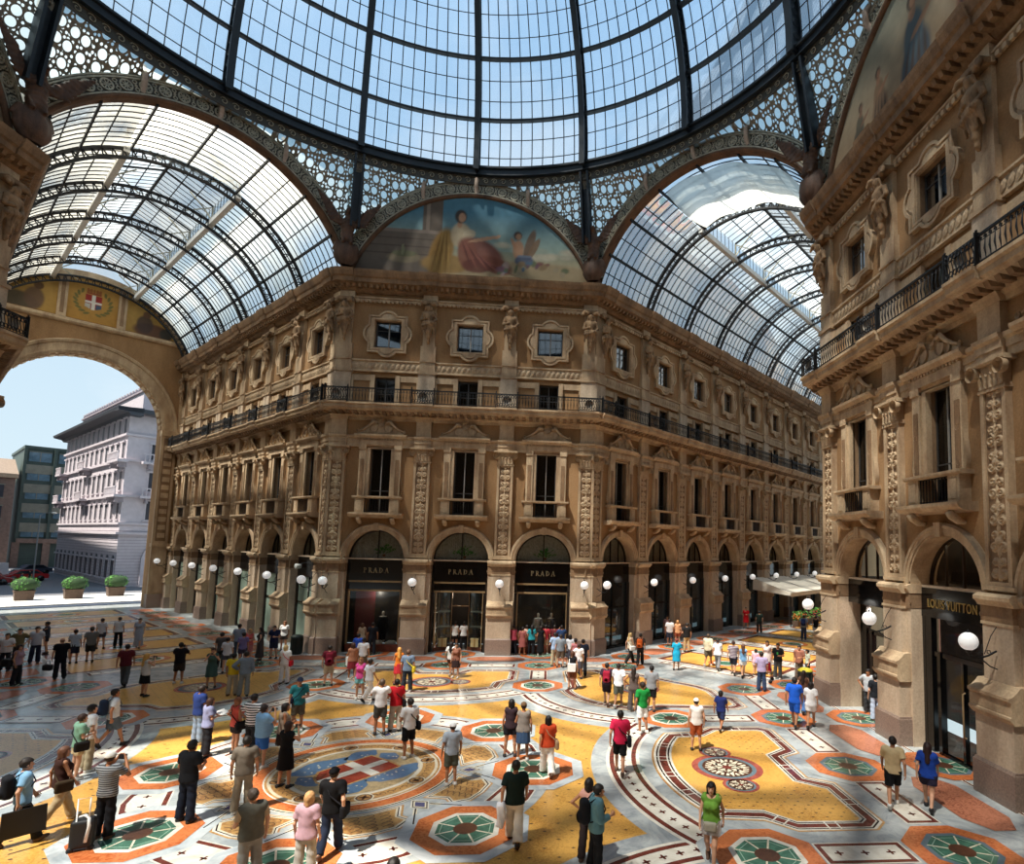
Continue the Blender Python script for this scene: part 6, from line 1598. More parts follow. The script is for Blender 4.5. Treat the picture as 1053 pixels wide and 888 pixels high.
(6.71, 12.64, 1.72, 353, 'stand', 'f', 'tank', 'd88a90', 'shorts', '4a3a34', 'short', '241811', '', 'woman in salmon top near the corner pier'),
(6.41, 9.3, 1.68, 8, 'stand', 'f', 'tank', '1a1a1e', 'skirt', '7a4a34', 'bob', '5a3826', 'shopbag2:efeae4', 'woman in black top and brown skirt with a white tote on her back'),
(6.81, 11.35, 1.68, 3, 'stand', 'f', 'tee', 'e6e4e6', 'skirt', '4a4a55', 'short', '3a261c', '', 'woman in white T-shirt ahead of the white tote'),
(7.06, 11.99, 1.78, 4, 'stand', 'm', 'tee', '22293c', 'pants', '2a2e38', 'short', '1a1411', '', 'man in dark navy shirt at the foot of the corner pier'),
(9.87, 15.16, 1.7, 68, 'walk', 'f', 'tank', 'c8b8a0', 'pants', '26221f', 'long', 'c8a870', 'whitebag2:efece6', 'blonde woman in beige top and black trousers with a white handbag walking'),
(10.36, 14.65, 1.74, 19, 'walk', 'm', 'tee', '3a2a24', 'pants', '1f1e20', 'short', '17110f', 'backpack:d8642a', 'person wearing an orange backpack'),
(7.72, 6.74, 1.7, 11, 'walk', 'm', 'tee', '3a2a38', 'shorts', '2b1f24', 'short', '1c1512', 'backpack:a02038', 'person with crimson and navy backpack walking away'),
(8.17, 6.43, 1.74, 17, 'walk', 'm', 'tee', 'ebebee', 'shorts', '5f6258', 'short', '1d1512', '', 'man in white T-shirt and grey green shorts beside the crimson backpack'),
(8.69, 5.81, 1.7, 14, 'stand', 'f', 'tank', '6a5c58', 'pants', '645a58', 'long', '2a1c15', '', 'woman in long brownish grey outfit with loose wide legs'),
(9.4, 5.81, 1.76, 15, 'stand', 'm', 'tee', '8e9094', 'shorts', '1d1d1f', 'short', '17110f', '', 'man in grey T-shirt and black shorts behind the green T-shirt'),
(8.62, 3.21, 1.72, 340, 'stand', 'm', 'tee', '1f8a3c', 'shorts', 'efece8', 'short', '2a1d16', '', 'man in bright green T-shirt and white shorts'),
(13.32, 20.94, 1.74, 12, 'stand', 'm', 'tee', 'ecebec', 'shorts', '3a4256', 'short', '2a1d16', '', 'man in white T-shirt outside the second arch of the deep arcade'),
(13.85, 20.95, 1.66, 13, 'stand', 'f', 'tank', 'd09a70', 'shorts', 'a05038', 'bob', 'b08050', '', 'blonde woman in orange beige top beside the white T-shirt at the deep arcade'),
(13.97, 18.87, 1.76, 354, 'stand', 'm', 'tee', '1a1a1c', 'pants', 'a48c68', 'short', '1a1411', '', 'man in black T-shirt and tan trousers'),
(12.12, 13.47, 1.64, 3, 'stand', 'f', 'dress', '1f9ac0', 'none', '0', 'short', '6a2a20', '', 'woman in bright turquoise dress'),
(14.12, 14.51, 1.78, 36, 'walk', 'm', 'shirt', 'cfc4a8', 'shorts', '5c5546', 'short', '4a3a2c', '', 'man in cream shirt and olive shorts walking with a companion'),
(14.37, 13.53, 1.66, 27, 'walk', 'f', 'tee', 'ecebee', 'pants', '77777a', 'short', '2a1c16', '', 'woman in white T-shirt and grey trousers beside the cream shirt'),
(14.88, 12.47, 1.74, 23, 'walk', 'm', 'stripes2', '5a3a5c', 'shorts', '2a2c38', 'short', '4a2a24', '', 'man in purple and white striped polo with navy shorts'),
(15.18, 11.83, 1.68, 9, 'walk', 'f', 'tank', '7fb0dc', 'shorts', 'efeeea', 'long', '5a3826', '', 'woman in sky blue top and white shorts'),
(16.04, 12.4, 1.3, 30, 'stand', 'f', 'tee', 'e8a8b8', 'shorts', 'd0b8b8', 'short', '1a1210', '', 'small child in pink beside the lavender shirt'),
(15.1, 9.05, 1.76, 16, 'stand', 'm', 'shirt', 'b8a8cc', 'jeans', '33425e', 'short', '2a1c16', '', 'man in lavender shirt and blue jeans'),
(16.76, 12.65, 1.7, 221, 'stand', 'f', 'dress', 'efe2e0', 'none', '0', 'long', '2a1a14', '', 'long haired woman in white dress behind the pushchair'),
(16.89, 11.55, 1.76, 212, 'stand', 'm', 'teelogo', '15181a', 'pants', '4a4c4c', 'short', '17110f', '', 'man in black T-shirt with a green print by the pushchair'),
(17.82, 11.14, 1.74, 224, 'stand', 'm', 'tee', '8a5a4a', 'pants', '6a5c50', 'short', '1c1411', '', 'man in rusty patterned shirt behind the boy in white'),
(18.55, 11.79, 1.4, 275, 'stand', 'm', 'tee', 'c8d0bc', 'shorts', '3a4048', 'short', '17110f', '', 'boy in pale shirt near the corner of the luxury shop block'),
(14.36, 3.76, 1.82, 33, 'walk', 'm', 'polo', '1f5ac8', 'shorts', '2258b8', 'short', '1a1310', '', 'man in bright blue polo and bright blue shorts striding away'),
(15.49, 5.47, 1.7, 44, 'walk', 'f', 'tank', '6a4a3a', 'jeans', '46689a', 'long', '2a1a14', '', 'woman in brown top and blue jeans ahead of the white outfit'),
(14.93, 3.64, 1.68, 30, 'walk', 'f', 'tee', 'eceaea', 'shorts', 'e6e2e0', 'bob', '1a1210', '', 'woman in white top and white shorts walking beside the bright blue polo'),
(11.48, 3.38, 1.4, 37, 'walk', 'm', 'tee', '1f2c66', 'shorts', '28345c', 'short', '15100e', '', 'boy in navy vest running across the paving'),
(10.09, 1.44, 1.62, 5, 'stand', 'm', 'tank', 'ece6e0', 'shorts', 'a8522c', 'cap', 'efece8', '', 'child in white cap, white vest and rust shorts on the yellow field'),
(21.49, 29.61, 1.7, 209, 'stand', 'f', 'dress', 'd81f2a', 'none', '0', 'short', '1a1210', '', 'woman in scarlet dress far down the arcade'),
(21.65, 27.01, 1.7, 10, 'stand', 'm', 'tee', '23302a', 'pants', '2a2c2c', 'short', '1a1210', '', 'person in dark green top beside the scarlet dress'),
(23.94, 24.15, 1.76, 34, 'stand', 'm', 'tee', '8a97ac', 'pants', '3a4a6a', 'short', '3a2c24', 'backpack:2a3f78', 'man with blue backpack walking to the awning'),
(24.88, 24.21, 1.7, 25, 'stand', 'f', 'tank', '1a1a1c', 'shorts', 'e8e4de', 'short', '1a1210', '', 'person in black top and white shorts near the awning'),
(13.62, 23.23, 1.68, 191, 'stand', 'f', 'dress', 'c49a98', 'none', '0', 'short', '3a2418', '', 'woman in dusty rose dress inside the second arch of the deep arcade'),
(18.23, 5.53, 1.74, 225, 'hip', 'm', 'tee', 'b4b8bc', 'pants', '3c3e40', 'short', '1a1210', '', 'man in light grey shirt leaning in the doorway between the piers'),
(17.97, 4.56, 1.74, 10, 'stand', 'm', 'tee', '1f2228', 'jeans', 'b4c0d4', 'short', '17110f', '', 'man in black T-shirt and pale jeans talking in the doorway'),
(14.15, -2.74, 1.76, 31, 'walk', 'm', 'tee', 'cdb68c', 'shorts', '141416', 'short', '1d1411', '', 'man in sand T-shirt and black shorts walking beside the luxury shop'),
(14.96, -2.94, 1.68, 39, 'walk', 'f', 'tee', '1c3f94', 'shorts', '2e2a3c', 'long', '2a1510', '', 'woman in cobalt T-shirt and short dark skirt beside the sand T-shirt'),
(8.68, -5.22, 1.66, 201, 'walk', 'f', 'tank', '6d9a3c', 'shorts', 'dcd8d8', 'bob', '140e0c', 'waistbag:9a9484', 'woman in lime green tank top and white shorts walking towards the viewer'),
(-55.23, 55.94, 1.72, 51, 'stand', 'm', 'tee', '39404e', 'pants', '2a2c34', 'short', '1c1411', '', 'pedestrian in slate shirt out in the street near the parked cars'),
(-58.9, 61.57, 1.7, 231, 'walk', 'f', 'tee', '2a2c34', 'jeans', '3a4860', 'short', '1c1411', '', 'pedestrian in black shirt and jeans out in the street'),
]
# ------------------------------------------------------------------ people
SKINS = ['b5805f', 'c08d6c', 'a8714f', 'cb9a7c']
def cloth(c):
    return mat('cloth_'+c, c, .85, .06, 14, bump=.25, bscale=60, spec=.2)
def stripes(c1, c2, fr, name):
    if name in MATS: return MATS[name]
    m, nt, b = nt_new(name); L = nt.links.new
    tc = N(nt, 'ShaderNodeTexCoord'); w = N(nt, 'ShaderNodeTexWave', Scale=fr, bands_direction='Z'); L(tc.outputs['Object'], w.inputs['Vector'])
    r = N(nt, 'ShaderNodeValToRGB'); r.color_ramp.interpolation = 'CONSTANT'; r.color_ramp.elements[0].color = hexc(c1); r.color_ramp.elements[1].color = hexc(c2); r.color_ramp.elements[1].position = .5
    L(w.outputs['Fac'], r.inputs['Fac']); L(r.outputs['Color'], b.inputs['Base Color']); b.inputs['Roughness'].default_value = .85
    MATS[name] = m
    return m
def hand_net(curl):
    """palm, four unequal bent fingers and a thumb; wrist at the origin, fingers along -z, palm facing +x, thumb to +y"""
    f = Field((-.045, -.06, -.205), (.07, .075, .03), .0062)
    b = f.cap((0, 0, .02), (0, 0, -.02), .026, .027)
    for y in (-.026, 0, .024): b = sm(.012, b, f.cap((0, y*.6, -.02), (0, y, -.085), .0165, .0145))
    for y, l, r in ((-.034, .056, .0082), (-.012, .07, .009), (.011, .074, .0092), (.033, .066, .009)):
        p = np.array((0, y, -.09)); a = .25*curl; seg = (.42, .33, .25)
        for s in seg:
            q = p+np.array((math.sin(a)*l*s*1.05, 0, -math.cos(a)*l*s*1.05)); b = sm(.005, b, f.cap(p, q, r, r*.92)); p = q; a += .55*curl; r *= .93
    p = np.array((.005, .03, -.03)); q = np.array((.02, .056, -.062)); e = np.array((.03+.01*curl, .058, -.098))
    b = sm(.008, b, f.cap(p, q, .0125, .0108)); b = sm(.004, b, f.cap(q, e, .0105, .009))
    return f.net(b)
HANDS = {c: hand_net(c) for c in (.6, 1.5)}
def vec(*a): return np.array(a, float)
def arms_for(pose, sw, rnd):
    """elbow and wrist offsets (from the shoulder) for left (x<0) and right arm"""
    dn = lambda s: (vec(s*.075, -.03, -.275), vec(s*.085, .05, -.515))
    fw = lambda s: (vec(s*.06, .09, -.265), vec(s*.06, .22, -.475))
    bk = lambda s: (vec(s*.08, -.12, -.25), vec(s*.09, -.1, -.49))
    up = lambda s: (vec(s*.1, .17, -.18), vec(-s*.09, .29, .1))
    ho = lambda s: (vec(s*.09, .02, -.27), vec(-s*.04, .26, -.24))
    hp = lambda s: (vec(s*.22, -.06, -.2), vec(s*.03, .06, -.4))
    pt = lambda s: (vec(s*.27, .03, -.02), vec(s*.52, .06, .0))
    if pose == 'walk': return (fw(-1), bk(1)) if sw > 0 else (bk(-1), fw(1))
    if pose == 'photo': return up(-1), up(1)
    if pose == 'hold': return ho(-1), ho(1)
    if pose == 'phone': return dn(-1), ho(1)
    if pose == 'hip': return hp(-1), hp(1)
    if pose == 'point': return pt(-1), dn(1)
    k = rnd.random()
    if k < .22: return ho(-1), dn(1)
    if k < .35: return hp(-1), dn(1)
    return dn(-1), dn(1)
def person(i, x, y, h, hd, pose, sex, top, tc, bot, bc, hair, hc, extra, label):
    rnd = random.Random(i*13+5)
    H0 = 1.72; sc = h/H0
    dist = math.hypot(x-5.1, y+17.5)
    res = .0135 if dist < 19 else (.017 if dist < 30 else .023)
    if h < 1.45: headk = 1.18
    else: headk = 1.0
    fem = sex == 'f'; fat = 1.0+(rnd.random()-.35)*.16
    if 'heavy' in label: fat = 1.3
    elif 'tall' in label: fat = 1.0
    sh, hip = (.158, .098) if fem else (.182, .09)
    wst = (.115 if fem else .135)*fat
    sw = 1 if rnd.random() < .5 else -1
    # joints
    hz = .905
    LJ = []
    for s in (-1, 1):
        H_ = vec(s*hip, 0, hz)
        if pose == 'walk':
            if s == sw: K, An, ft = vec(s*.085, .17, .5), vec(s*.08, .27, .1), .25
            else: K, An, ft = vec(s*.09, -.03, .48), vec(s*.085, -.29, .17), -.75
        else:
            sp = .02+.05*rnd.random(); fy = (rnd.random()-.5)*.12
            K, An, ft = vec(s*(hip+sp*.5), .015+fy*.5, .485), vec(s*(hip+sp), -.02+fy, .085), 0
        LJ.append((H_, K, An, ft))
    dz = -.02 if pose == 'walk' else 0
    for j in range(2): LJ[j] = (LJ[j][0]+vec(0, 0, dz),)+LJ[j][1:]
    S = [vec(s*sh, -.005, 1.405+dz) for s in (-1, 1)]
    AR = arms_for(pose, sw, rnd)
    E_ = [S[k]+AR[k][0] for k in range(2)]; Wr = [S[k]+AR[k][1] for k in range(2)]
    look = .0; hy = .02
    if pose in ('hold', 'phone'): look = .05
    hx = (rnd.random()-.5)*.03
    Hc = vec(hx, hy+look*.5, 1.605+dz-look*.25)
    pts = np.array([p for l in LJ for p in l[:3]]+E_+Wr+S+[Hc])
    lo = pts.min(0)-vec(.2, .2, .1); hi = pts.max(0)+vec(.2, .24, .17); lo[2] = -.03
    lo[0] = min(lo[0], -.3); hi[0] = max(hi[0], .3); lo[1] = min(lo[1], -.27); hi[1] = max(hi[1], .27)
    f = Field(lo, hi, res)
    z0 = dz
    torso = sm(.05, f.cap((0, 0, .92+z0), (0, .0, 1.0+z0), (.155 if fem else .148)*fat, .135*fat, 1.35), f.cap((0, .005, 1.02+z0), (0, .0, 1.16+z0), wst*1.06, wst*1.08, 1.3),
               f.cap((0, .0, 1.18+z0), (0, -.01, 1.31+z0), (.135 if fem else .15)*fat, (.13 if fem else .155)*fat, 1.35), f.cap(S[0]*vec(.82, 1, 1)+vec(0, 0, -.01), S[1]*vec(.82, 1, 1)+vec(0, 0, -.01), .07, .07))
    if fem: torso = sm(.03, torso, f.ell((-.06, .1, 1.27+z0), (.062, .06, .062)), f.ell((.06, .1, 1.27+z0), (.062, .06, .062)))
    if fat > 1.2: torso = sm(.06, torso, f.ell((0, .1, 1.06+z0), (.17, .15, .17)))
    th = .084*(1.05 if fem else 1)*min(fat, 1.15)
    legs = [f.cap(l[0], l[1], th, .056) for l in LJ]; calf = [sm(.02, f.cap(l[1], l[2], .053, .037), f.cap(l[1]*.75+l[2]*.25+vec(0, -.018, 0), l[1]*.45+l[2]*.55+vec(0, -.01, 0), .048, .036)) for l in LJ]
    feet = []
    for l in LJ:
        a = l[3]; c, s_ = math.cos(a), math.sin(a)
        r2 = lambda p: l[2]+vec(p[0], p[1]*c-p[2]*s_, p[1]*s_+p[2]*c)
        feet.append(sm(.03, f.cap(r2((0, -.035, -.045)), r2((0, .05, -.05)), .04, .038), f.cap(r2((0, .05, -.052)), r2((.0, .15, -.06)), .036, .026), f.cap(l[2], r2((0, 0, -.04)), .036, .04)))
    uarm = [f.cap(S[k], E_[k], .052*min(fat, 1.2) if not fem else .044, .038 if not fem else .033) for k in range(2)]
    farm = [f.cap(E_[k], Wr[k], .038 if not fem else .033, .026 if not fem else .023) for k in range(2)]
    hk = headk
    head = sm(.03, f.ell(Hc+vec(0, -.012, .022), (.078*hk, .095*hk, .094*hk)), f.ell(Hc+vec(0, .022, -.055), (.058*hk, .066*hk, .066*hk)))
    head = sm(.012, head, f.cap(Hc+vec(0, .088*hk, .0), Hc+vec(0, .1*hk, -.028), .012, .016), f.cap(Hc+vec(0, .078, -.093), Hc+vec(0, .07, -.1), .02, .02))
    for s in (-1, 1): head = sm(.008, head, f.ell(Hc+vec(s*.08*hk, -.005, -.01), (.014, .024, .034)))
    neck = f.cap((0, -.015, 1.42+z0), Hc+vec(0, -.02, -.07), .058 if not fem else .049, .05 if not fem else .044)
    trunk = sm(.045, torso, *legs)
    lower = sm(.025, trunk, *calf)
    lower = sm(.025, lower, *feet)
    armsf = [smin(a, b, .02) for a, b in zip(uarm, farm)]
    body = sm(.04, lower, armsf[0]); body = sm(.04, body, armsf[1]); body = sm(.035, body, neck); body = sm(.03, body, head)
    V, Q = f.net(body)
    sk = SKINS[rnd.randrange(4)] if 'blonde' not in label else 'cb9a7c'
    skm = mat('skin_'+sk, sk, .55, .04, 8, spec=.35)
    # hands
    Vs, Qs = [V], [Q]; off = len(V)
    for k in range(2):
        s = -1 if k == 0 else 1
        d = Wr[k]-E_[k]; d /= np.linalg.norm(d)
        zax = -d
        yf = vec(-s*.6, .9, .1) if pose in ('photo',) else vec(0, 1, 0)
        if pose in ('hold', 'phone'): yf = vec(-s*.3, 0, 1)
        yax = yf-zax*(yf@zax); yax /= np.linalg.norm(yax); xax = np.cross(yax, zax)
        gv, gq = HANDS[1.5 if pose in ('photo', 'hold', 'phone') or extra else .6]
        g = gv.copy()
        if (xax@vec(-s, 0, 0)) < 0 and abs(xax[0]) > .2: g[:, 0] *= -1; gq = gq[:, ::-1]
        W = Wr[k]+(g*(1.0 if not fem else .92)) @ np.array([xax, yax, zax])
        Vs.append(W); Qs.append(gq+off); off += len(W)
    V = np.concatenate(Vs); Q = np.concatenate(Qs)
    # eyes and mouth as coloured faces on the one body
    mi = np.zeros(len(Q), int)
    fc = V[Q].mean(1); r0 = .016 if dist < 19 else .02
    for s in (-1, 1): mi[np.linalg.norm((fc-(Hc+vec(s*.031*hk, .082*hk, .012)))*vec(1, .7, 1.4), axis=1) < r0*.8] = 1
    mi[np.linalg.norm((fc-(Hc+vec(0, .088*hk, -.06)))*vec(.7, .7, 2), axis=1) < r0*.9] = 2
    zmin = V[:, 2].min()
    M = Matrix.Translation((x, y, -zmin*sc+.001)) @ Matrix.Rotation(math.radians(-hd), 4, 'Z') @ Matrix.Scale(sc, 4)
    root = meshobj('person', V, Q, [skm, mat('eye', '2a1c16', .3, 0), mat('lip', '9a5346', .5, 0)], None, mi, M)
    tag(root, label, 'person', 'visitors in the arcade')
    def part(name, F, m):
        v, q = f.net(F)
        if len(q): return meshobj(name, v, q, [m], root)
    # garments
    tm = cloth(tc)
    if top == 'stripes': tm = stripes('1c1d26', tc, 4.6, 'stripes_'+tc) if tc == 'f0f0f0' else stripes('3a3b3e', tc, 7, 'stripes_'+tc)
    if top == 'stripes2': tm = stripes(tc, 'd8d0d4', 4.4, 'stripes_'+tc)
    hem = .86+z0
    off = .017
    tor = sm(.05, torso, f.cap((0, 0, .84+z0), (0, 0, .95+z0), (.165 if fem else .155)*fat, .15*fat, 1.3))
    up = tor
    if top in ('tee', 'polo', 'stripes', 'stripes2', 'teelogo', 'dress', 'shirt') and not (top == 'dress' and fem and i % 2):
        ln = 1.0 if top == 'shirt' and i % 2 else .62
        for k in range(2):
            e = S[k]+(E_[k]-S[k])*ln; d = E_[k]-S[k]
            slv = np.maximum(f.cap(S[k], E_[k], .062, .052 if ln < 1 else .046), f.plane(e, d)+off)
            if top == 'shirt' and i % 2: slv = smin(slv, np.maximum(f.cap(E_[k], Wr[k], .046, .038), f.plane(Wr[k]*.75+E_[k]*.25, Wr[k]-E_[k])+off), .02)
            up = smin(up, slv, .035)
    shirt = smin(up, trunk-.004, .04)-off-.006+.0022*np.sin(f.x*40+f.z*25)*np.sin(f.z*31+f.y*20)
    nk = .085 if top not in ('tank',) else .105
    if top != 'dress':
        shirt = np.maximum(shirt, (hem-f.z)); shirt = np.maximum(shirt, -(f.ell((0, .02, 1.485+z0), (nk, nk+.02, .085))))
        if top == 'tank': shirt = np.maximum(shirt, -np.minimum(f.cap(S[0]+vec(-.05, 0, .1), S[0]+vec(-.045, 0, -.06), .055, .05), f.cap(S[1]+vec(.05, 0, .1), S[1]+vec(.045, 0, -.06), .055, .05)))
        so = part('shirt', shirt, tm)
    else:
        hl = .5 if 'long' not in label else .16
        sk_ = f.cap((0, 0, hl+z0), (0, 0, .95+z0), .235 if hl > .4 else .25, .16, 1.15)
        d = np.maximum(sm(.06, shirt, sk_), (hl+z0-f.z)); d = np.maximum(d, -(f.ell((0, .02, 1.485+z0), (.1, .12, .09))))
        d = d+.006*np.sin(np.arctan2(f.y, f.x)*9)*np.clip((1.0-f.z), 0, 1)
        part('dress', d, tm)
    if top == 'polo' or top == 'shirt':
        part('collar', np.maximum(np.abs(neck-.014)-.009, np.maximum(f.z-1.49-z0-f.y*-.3, 1.425+z0-f.z)), tm)
    if top == 'vest':
        part('sleeves', np.minimum(*[np.maximum(f.cap(S[k], E_[k], .066, .056), f.plane(S[k]+(E_[k]-S[k])*.7, E_[k]-S[k])) for k in range(2)])-.004, cloth('b8a284'))
    if top == 'teelogo':
        part('print', np.maximum(shirt-.004, f.box((0, .2, 1.24), (.05, .13, .07), .01)), cloth('3a9a4a'))
    bm = cloth(bc) if bot != 'none' else None
    jl = bot
    if bot in ('pants', 'jeans', 'shorts'):
        wide = .03 if ('wide' in label or bc in ('efe8e0', 'e0d6c4', '645a58')) else .018
        pl = trunk
        if bot == 'shorts': q = sm(.03, trunk, *[f.cap(l[0], l[1], th+.012, .078) for l in LJ]); cut = [f.plane(l[1]+(l[0]-l[1])*(.12 if not fem else .42), l[1]-l[0]) for l in LJ]
        else: q = sm(.03, trunk, *[f.cap(l[1]+(l[0]-l[1])*.2, l[2], .062+wide*.5, .05+wide*1.1) for l in LJ])
        pz = np.maximum(q-.014-wide*.3, f.z-(.985+z0))
        if bot == 'shorts':
            left = f.x < 0
            pz = np.maximum(pz, np.where(np.broadcast_to(left, f.shape), cut[0], cut[1]))
        else:
            pz = np.maximum(pz, np.where(np.broadcast_to(f.x < 0, f.shape), f.plane(LJ[0][2]+vec(0, 0, -.01), LJ[0][2]-LJ[0][1]), f.plane(LJ[1][2]+vec(0, 0, -.01), LJ[1][2]-LJ[1][1])))
        pz = pz+.004*np.sin(f.z*37+f.x*20)
        part('shorts' if bot == 'shorts' else 'trousers', pz, bm)
        part('belt', np.maximum(np.abs(trunk-.02)-.008, np.abs(f.z-.975-z0)-.02), mat('belt_leather', '2a1d16', .5, .1)) if not fem and dist < 22 else None
    elif bot == 'skirt':
        k = np.maximum(np.maximum(sm(.05, f.cap((0, 0, .55+z0), (0, 0, .95+z0), .205, .16, 1.2), trunk)-.014, .53+z0-f.z), f.z-.99-z0)
        part('skirt', k+.005*np.sin(np.arctan2(f.y, f.x)*10), bm)
    shc = ['2a2422', 'd8d4cc', '5a4030', '17171a'][rnd.randrange(4)]
    for k in range(2): part('shoe', np.maximum(feet[k]-.011, f.z-LJ[k][2][2]-.025), mat('shoe_'+shc, shc, .6, .1))
    hm = mat('hair_'+hc, hc, .6, .15, 25, spec=.4)
    skull = f.ell(Hc+vec(0, -.018, .03), (.088*hk, .106*hk, .1*hk))
    face = np.maximum(f.plane(Hc+vec(0, .03, 0), (0, -1, 0)), f.plane(Hc+vec(0, 0, .065*hk), (0, .35, 1)))
    if hair == 'cap':
        cp = np.maximum(skull-.012, Hc[2]+.035-f.z); br = np.maximum(f.ell(Hc+vec(0, .1, .045), (.08, .1, .05)), np.abs(f.z-Hc[2]-.042+.15*(f.y-Hc[1]-.1))-.009)
        part('cap', np.minimum(cp, br), cloth(hc)); hm = mat('hair_2a1d16', '2a1d16', .6, .15, 25)
        part('hair', np.maximum(np.maximum(skull-.004, -face), np.maximum(f.z-Hc[2]-.045, Hc[2]-.06-f.z)), hm)
    elif hair == 'bald':
        part('hair', np.maximum(np.maximum(skull-.001, -face), np.maximum(f.z-Hc[2]-.03, Hc[2]-.055-f.z)), hm)
    else:
        hr = skull-.008-.004*np.sin(f.x*70)*np.sin(f.z*60)
        if hair == 'bob': hr = sm(.03, hr, f.cap(Hc+vec(-.055, -.03, 0), Hc+vec(-.06, -.03, -.1), .05, .04), f.cap(Hc+vec(.055, -.03, 0), Hc+vec(.06, -.03, -.1), .05, .04), f.cap(Hc+vec(0, -.07, 0), Hc+vec(0, -.075, -.11), .06, .05))
        if hair == 'long': hr = sm(.03, hr, f.cap(Hc+vec(0, -.07, 0), vec(Hc[0], -.12, 1.27+z0), .07, .06, .9), f.cap(Hc+vec(-.06, -.03, 0), vec(-.08, -.1, 1.33+z0), .04, .03), f.cap(Hc+vec(.06, -.03, 0), vec(.08, -.1, 1.33+z0), .04, .03))
        hr = np.maximum(hr, -np.maximum(face, -1e3))
        if hair == 'short': hr = np.maximum(hr, Hc[2]-.085+.6*(f.y-Hc[1]+.02)-f.z)
        part('hair', hr, hm)
    person_bits(root, M, extra, S, E_, Wr, z0, fem, pose, label, sc, LJ)
    return root
def rounded(lo, hi, h=.02, cut=None, e=.05):
    f = Field([a-.06 for a in lo], [b+.06 for b in hi], h)
    c = [(a+b)/2 for a, b in zip(lo, hi)]; r = [(b-a)/2 for a, b in zip(lo, hi)]
    return f, f.box(c, r, min(e, min(r)*.9))
def person_bits(root, M, extra, S, E_, Wr, z0, fem, pose, label, sc, LJ):
    who = label if len(label.split()) < 8 else ' '.join(label.split()[:7])
    def thing(name, V, Q, m, lab, cat, group=None):
        o = meshobj(name, V, Q, [m], None, None, M); tag(o, lab, cat, group); return o
    if not extra: return
    kind, _, c = extra.partition(':')
    cm = cloth(c or '222222')
    def straps(o, pts):
        mb = MB()
        for P in pts: mb.tube(P, .014, cm, 5)
        mb.build('strap', o)
    if kind == 'backpack':
        f, b = rounded((-.15, -.34, 1.0+z0), (.15, -.15, 1.46+z0), .018, e=.08); b = sm(.03, b, f.ell((0, -.35, 1.13+z0), (.12, .06, .11)))
        V, Q = f.net(b); o = thing('backpack', V, Q, cm, 'backpack worn by the %s' % who, 'backpack', 'backpacks')
        straps(o, [[(s*.1, -.16, 1.42+z0), (s*.12, -.06, 1.49+z0), (s*.12, .09, 1.42+z0), (s*.13, .15, 1.28+z0), (s*.16, .02, 1.1+z0), (s*.13, -.16, 1.06+z0)] for s in (-1, 1)])
    elif kind in ('bag', 'strap', 'redbag', 'whitebag2', 'yellowbag', 'waistbag'):
        s = 1; x0 = .2
        if kind == 'waistbag': lo, hi = (-.14, .17, .8+z0), (.14, .27, 1.0+z0)
        else: lo, hi = (x0, -.17, .78+z0), (x0+.12, .17, 1.04+z0)
        if kind == 'strap': lo, hi = (.16, -.1, .92+z0), (.26, .14, 1.1+z0)
        f, b = rounded(lo, hi, .018, e=.05); V, Q = f.net(b)
        nm = {'redbag': 'bright red bag', 'whitebag2': 'white handbag', 'yellowbag': 'yellow bag', 'waistbag': 'grey pouch'}.get(kind, 'shoulder bag')
        o = thing('shoulder_bag', V, Q, cm, '%s carried by the %s' % (nm, who), 'bag', 'bags carried by visitors')
        if kind != 'waistbag': straps(o, [[(x0+.05, -.1, 1.02+z0), (.0, -.17, 1.25+z0), (-.12, -.08, 1.46+z0), (-.1, .12, 1.38+z0), (.05, .18, 1.2+z0), (x0+.05, .1, 1.02+z0)]])
        else: straps(o, [[(-.14, .2, .95+z0), (-.19, 0, .98+z0), (-.1, -.16, .98+z0), (.1, -.16, .98+z0), (.19, 0, .98+z0), (.14, .2, .95+z0)]])
    elif kind in ('shopbag', 'shopbag2'):
        W = Wr[0]; 
        lo, hi = (W[0]-.06, W[1]-.2, W[2]-.55), (W[0]+.06, W[1]+.2, W[2]-.14)
        if kind == 'shopbag2': lo, hi = (-.18, -.3, .85), (.18, -.17, 1.2)
        mb = MB(); mb.taper(lo[0], hi[0], lo[1], hi[1], lo[2], hi[2], cm, -.01); o = mb.build('shopping_bag', None, M)
        tag(o, ('large white shopping bag held by the %s' if kind == 'shopbag' else 'white tote bag on the back of the %s') % who, 'bag', 'bags carried by visitors')
        mb = MB(); cx = (lo[0]+hi[0])/2; cy = (lo[1]+hi[1])/2
        if kind == 'shopbag':
            for q in (-.05, .05): mb.tube([(cx+q, cy-.1, hi[2]), (cx+q*.6, cy-.04, W[2]-.09), (cx+q*.6, cy+.04, W[2]-.09), (cx+q, cy+.1, hi[2])], .008, cm, 5)
        else: mb.tube([(-.12, -.2, hi[2]), (-.13, -.06, 1.48), (-.1, .12, 1.38), (-.2, -.02, 1.2), (-.14, -.18, 1.1)], .012, cm, 5)
        mb.build('handle', o)
    elif kind == 'whitebag':
        W = Wr[0]; f, b = rounded((W[0]-.1, W[1]-.1, W[2]-.5), (W[0]+.08, W[1]+.12, W[2]+.02), .02, e=.08)
        b = b+.015*np.sin(f.x*50+f.z*12)
        V, Q = f.net(b); thing('folded_jacket', V, Q, cm, 'white jacket hanging over the arm of the man in dark green T-shirt', 'jacket')
    elif kind == 'map':
        c0 = (Wr[0]+Wr[1])/2+vec(0, .1, .03); mb = MB()
        mb.grid(lambda a, b: (c0[0]-.26+.52*a, c0[1]-.12+.26*b, c0[2]+.05*b+.02*abs(math.sin(a*PI*3))), 12, 3, cm, False)
        tag(mb.build('paper_map', None, M), 'white folded map held by the woman in lavender', 'map')
    elif kind == 'camera':
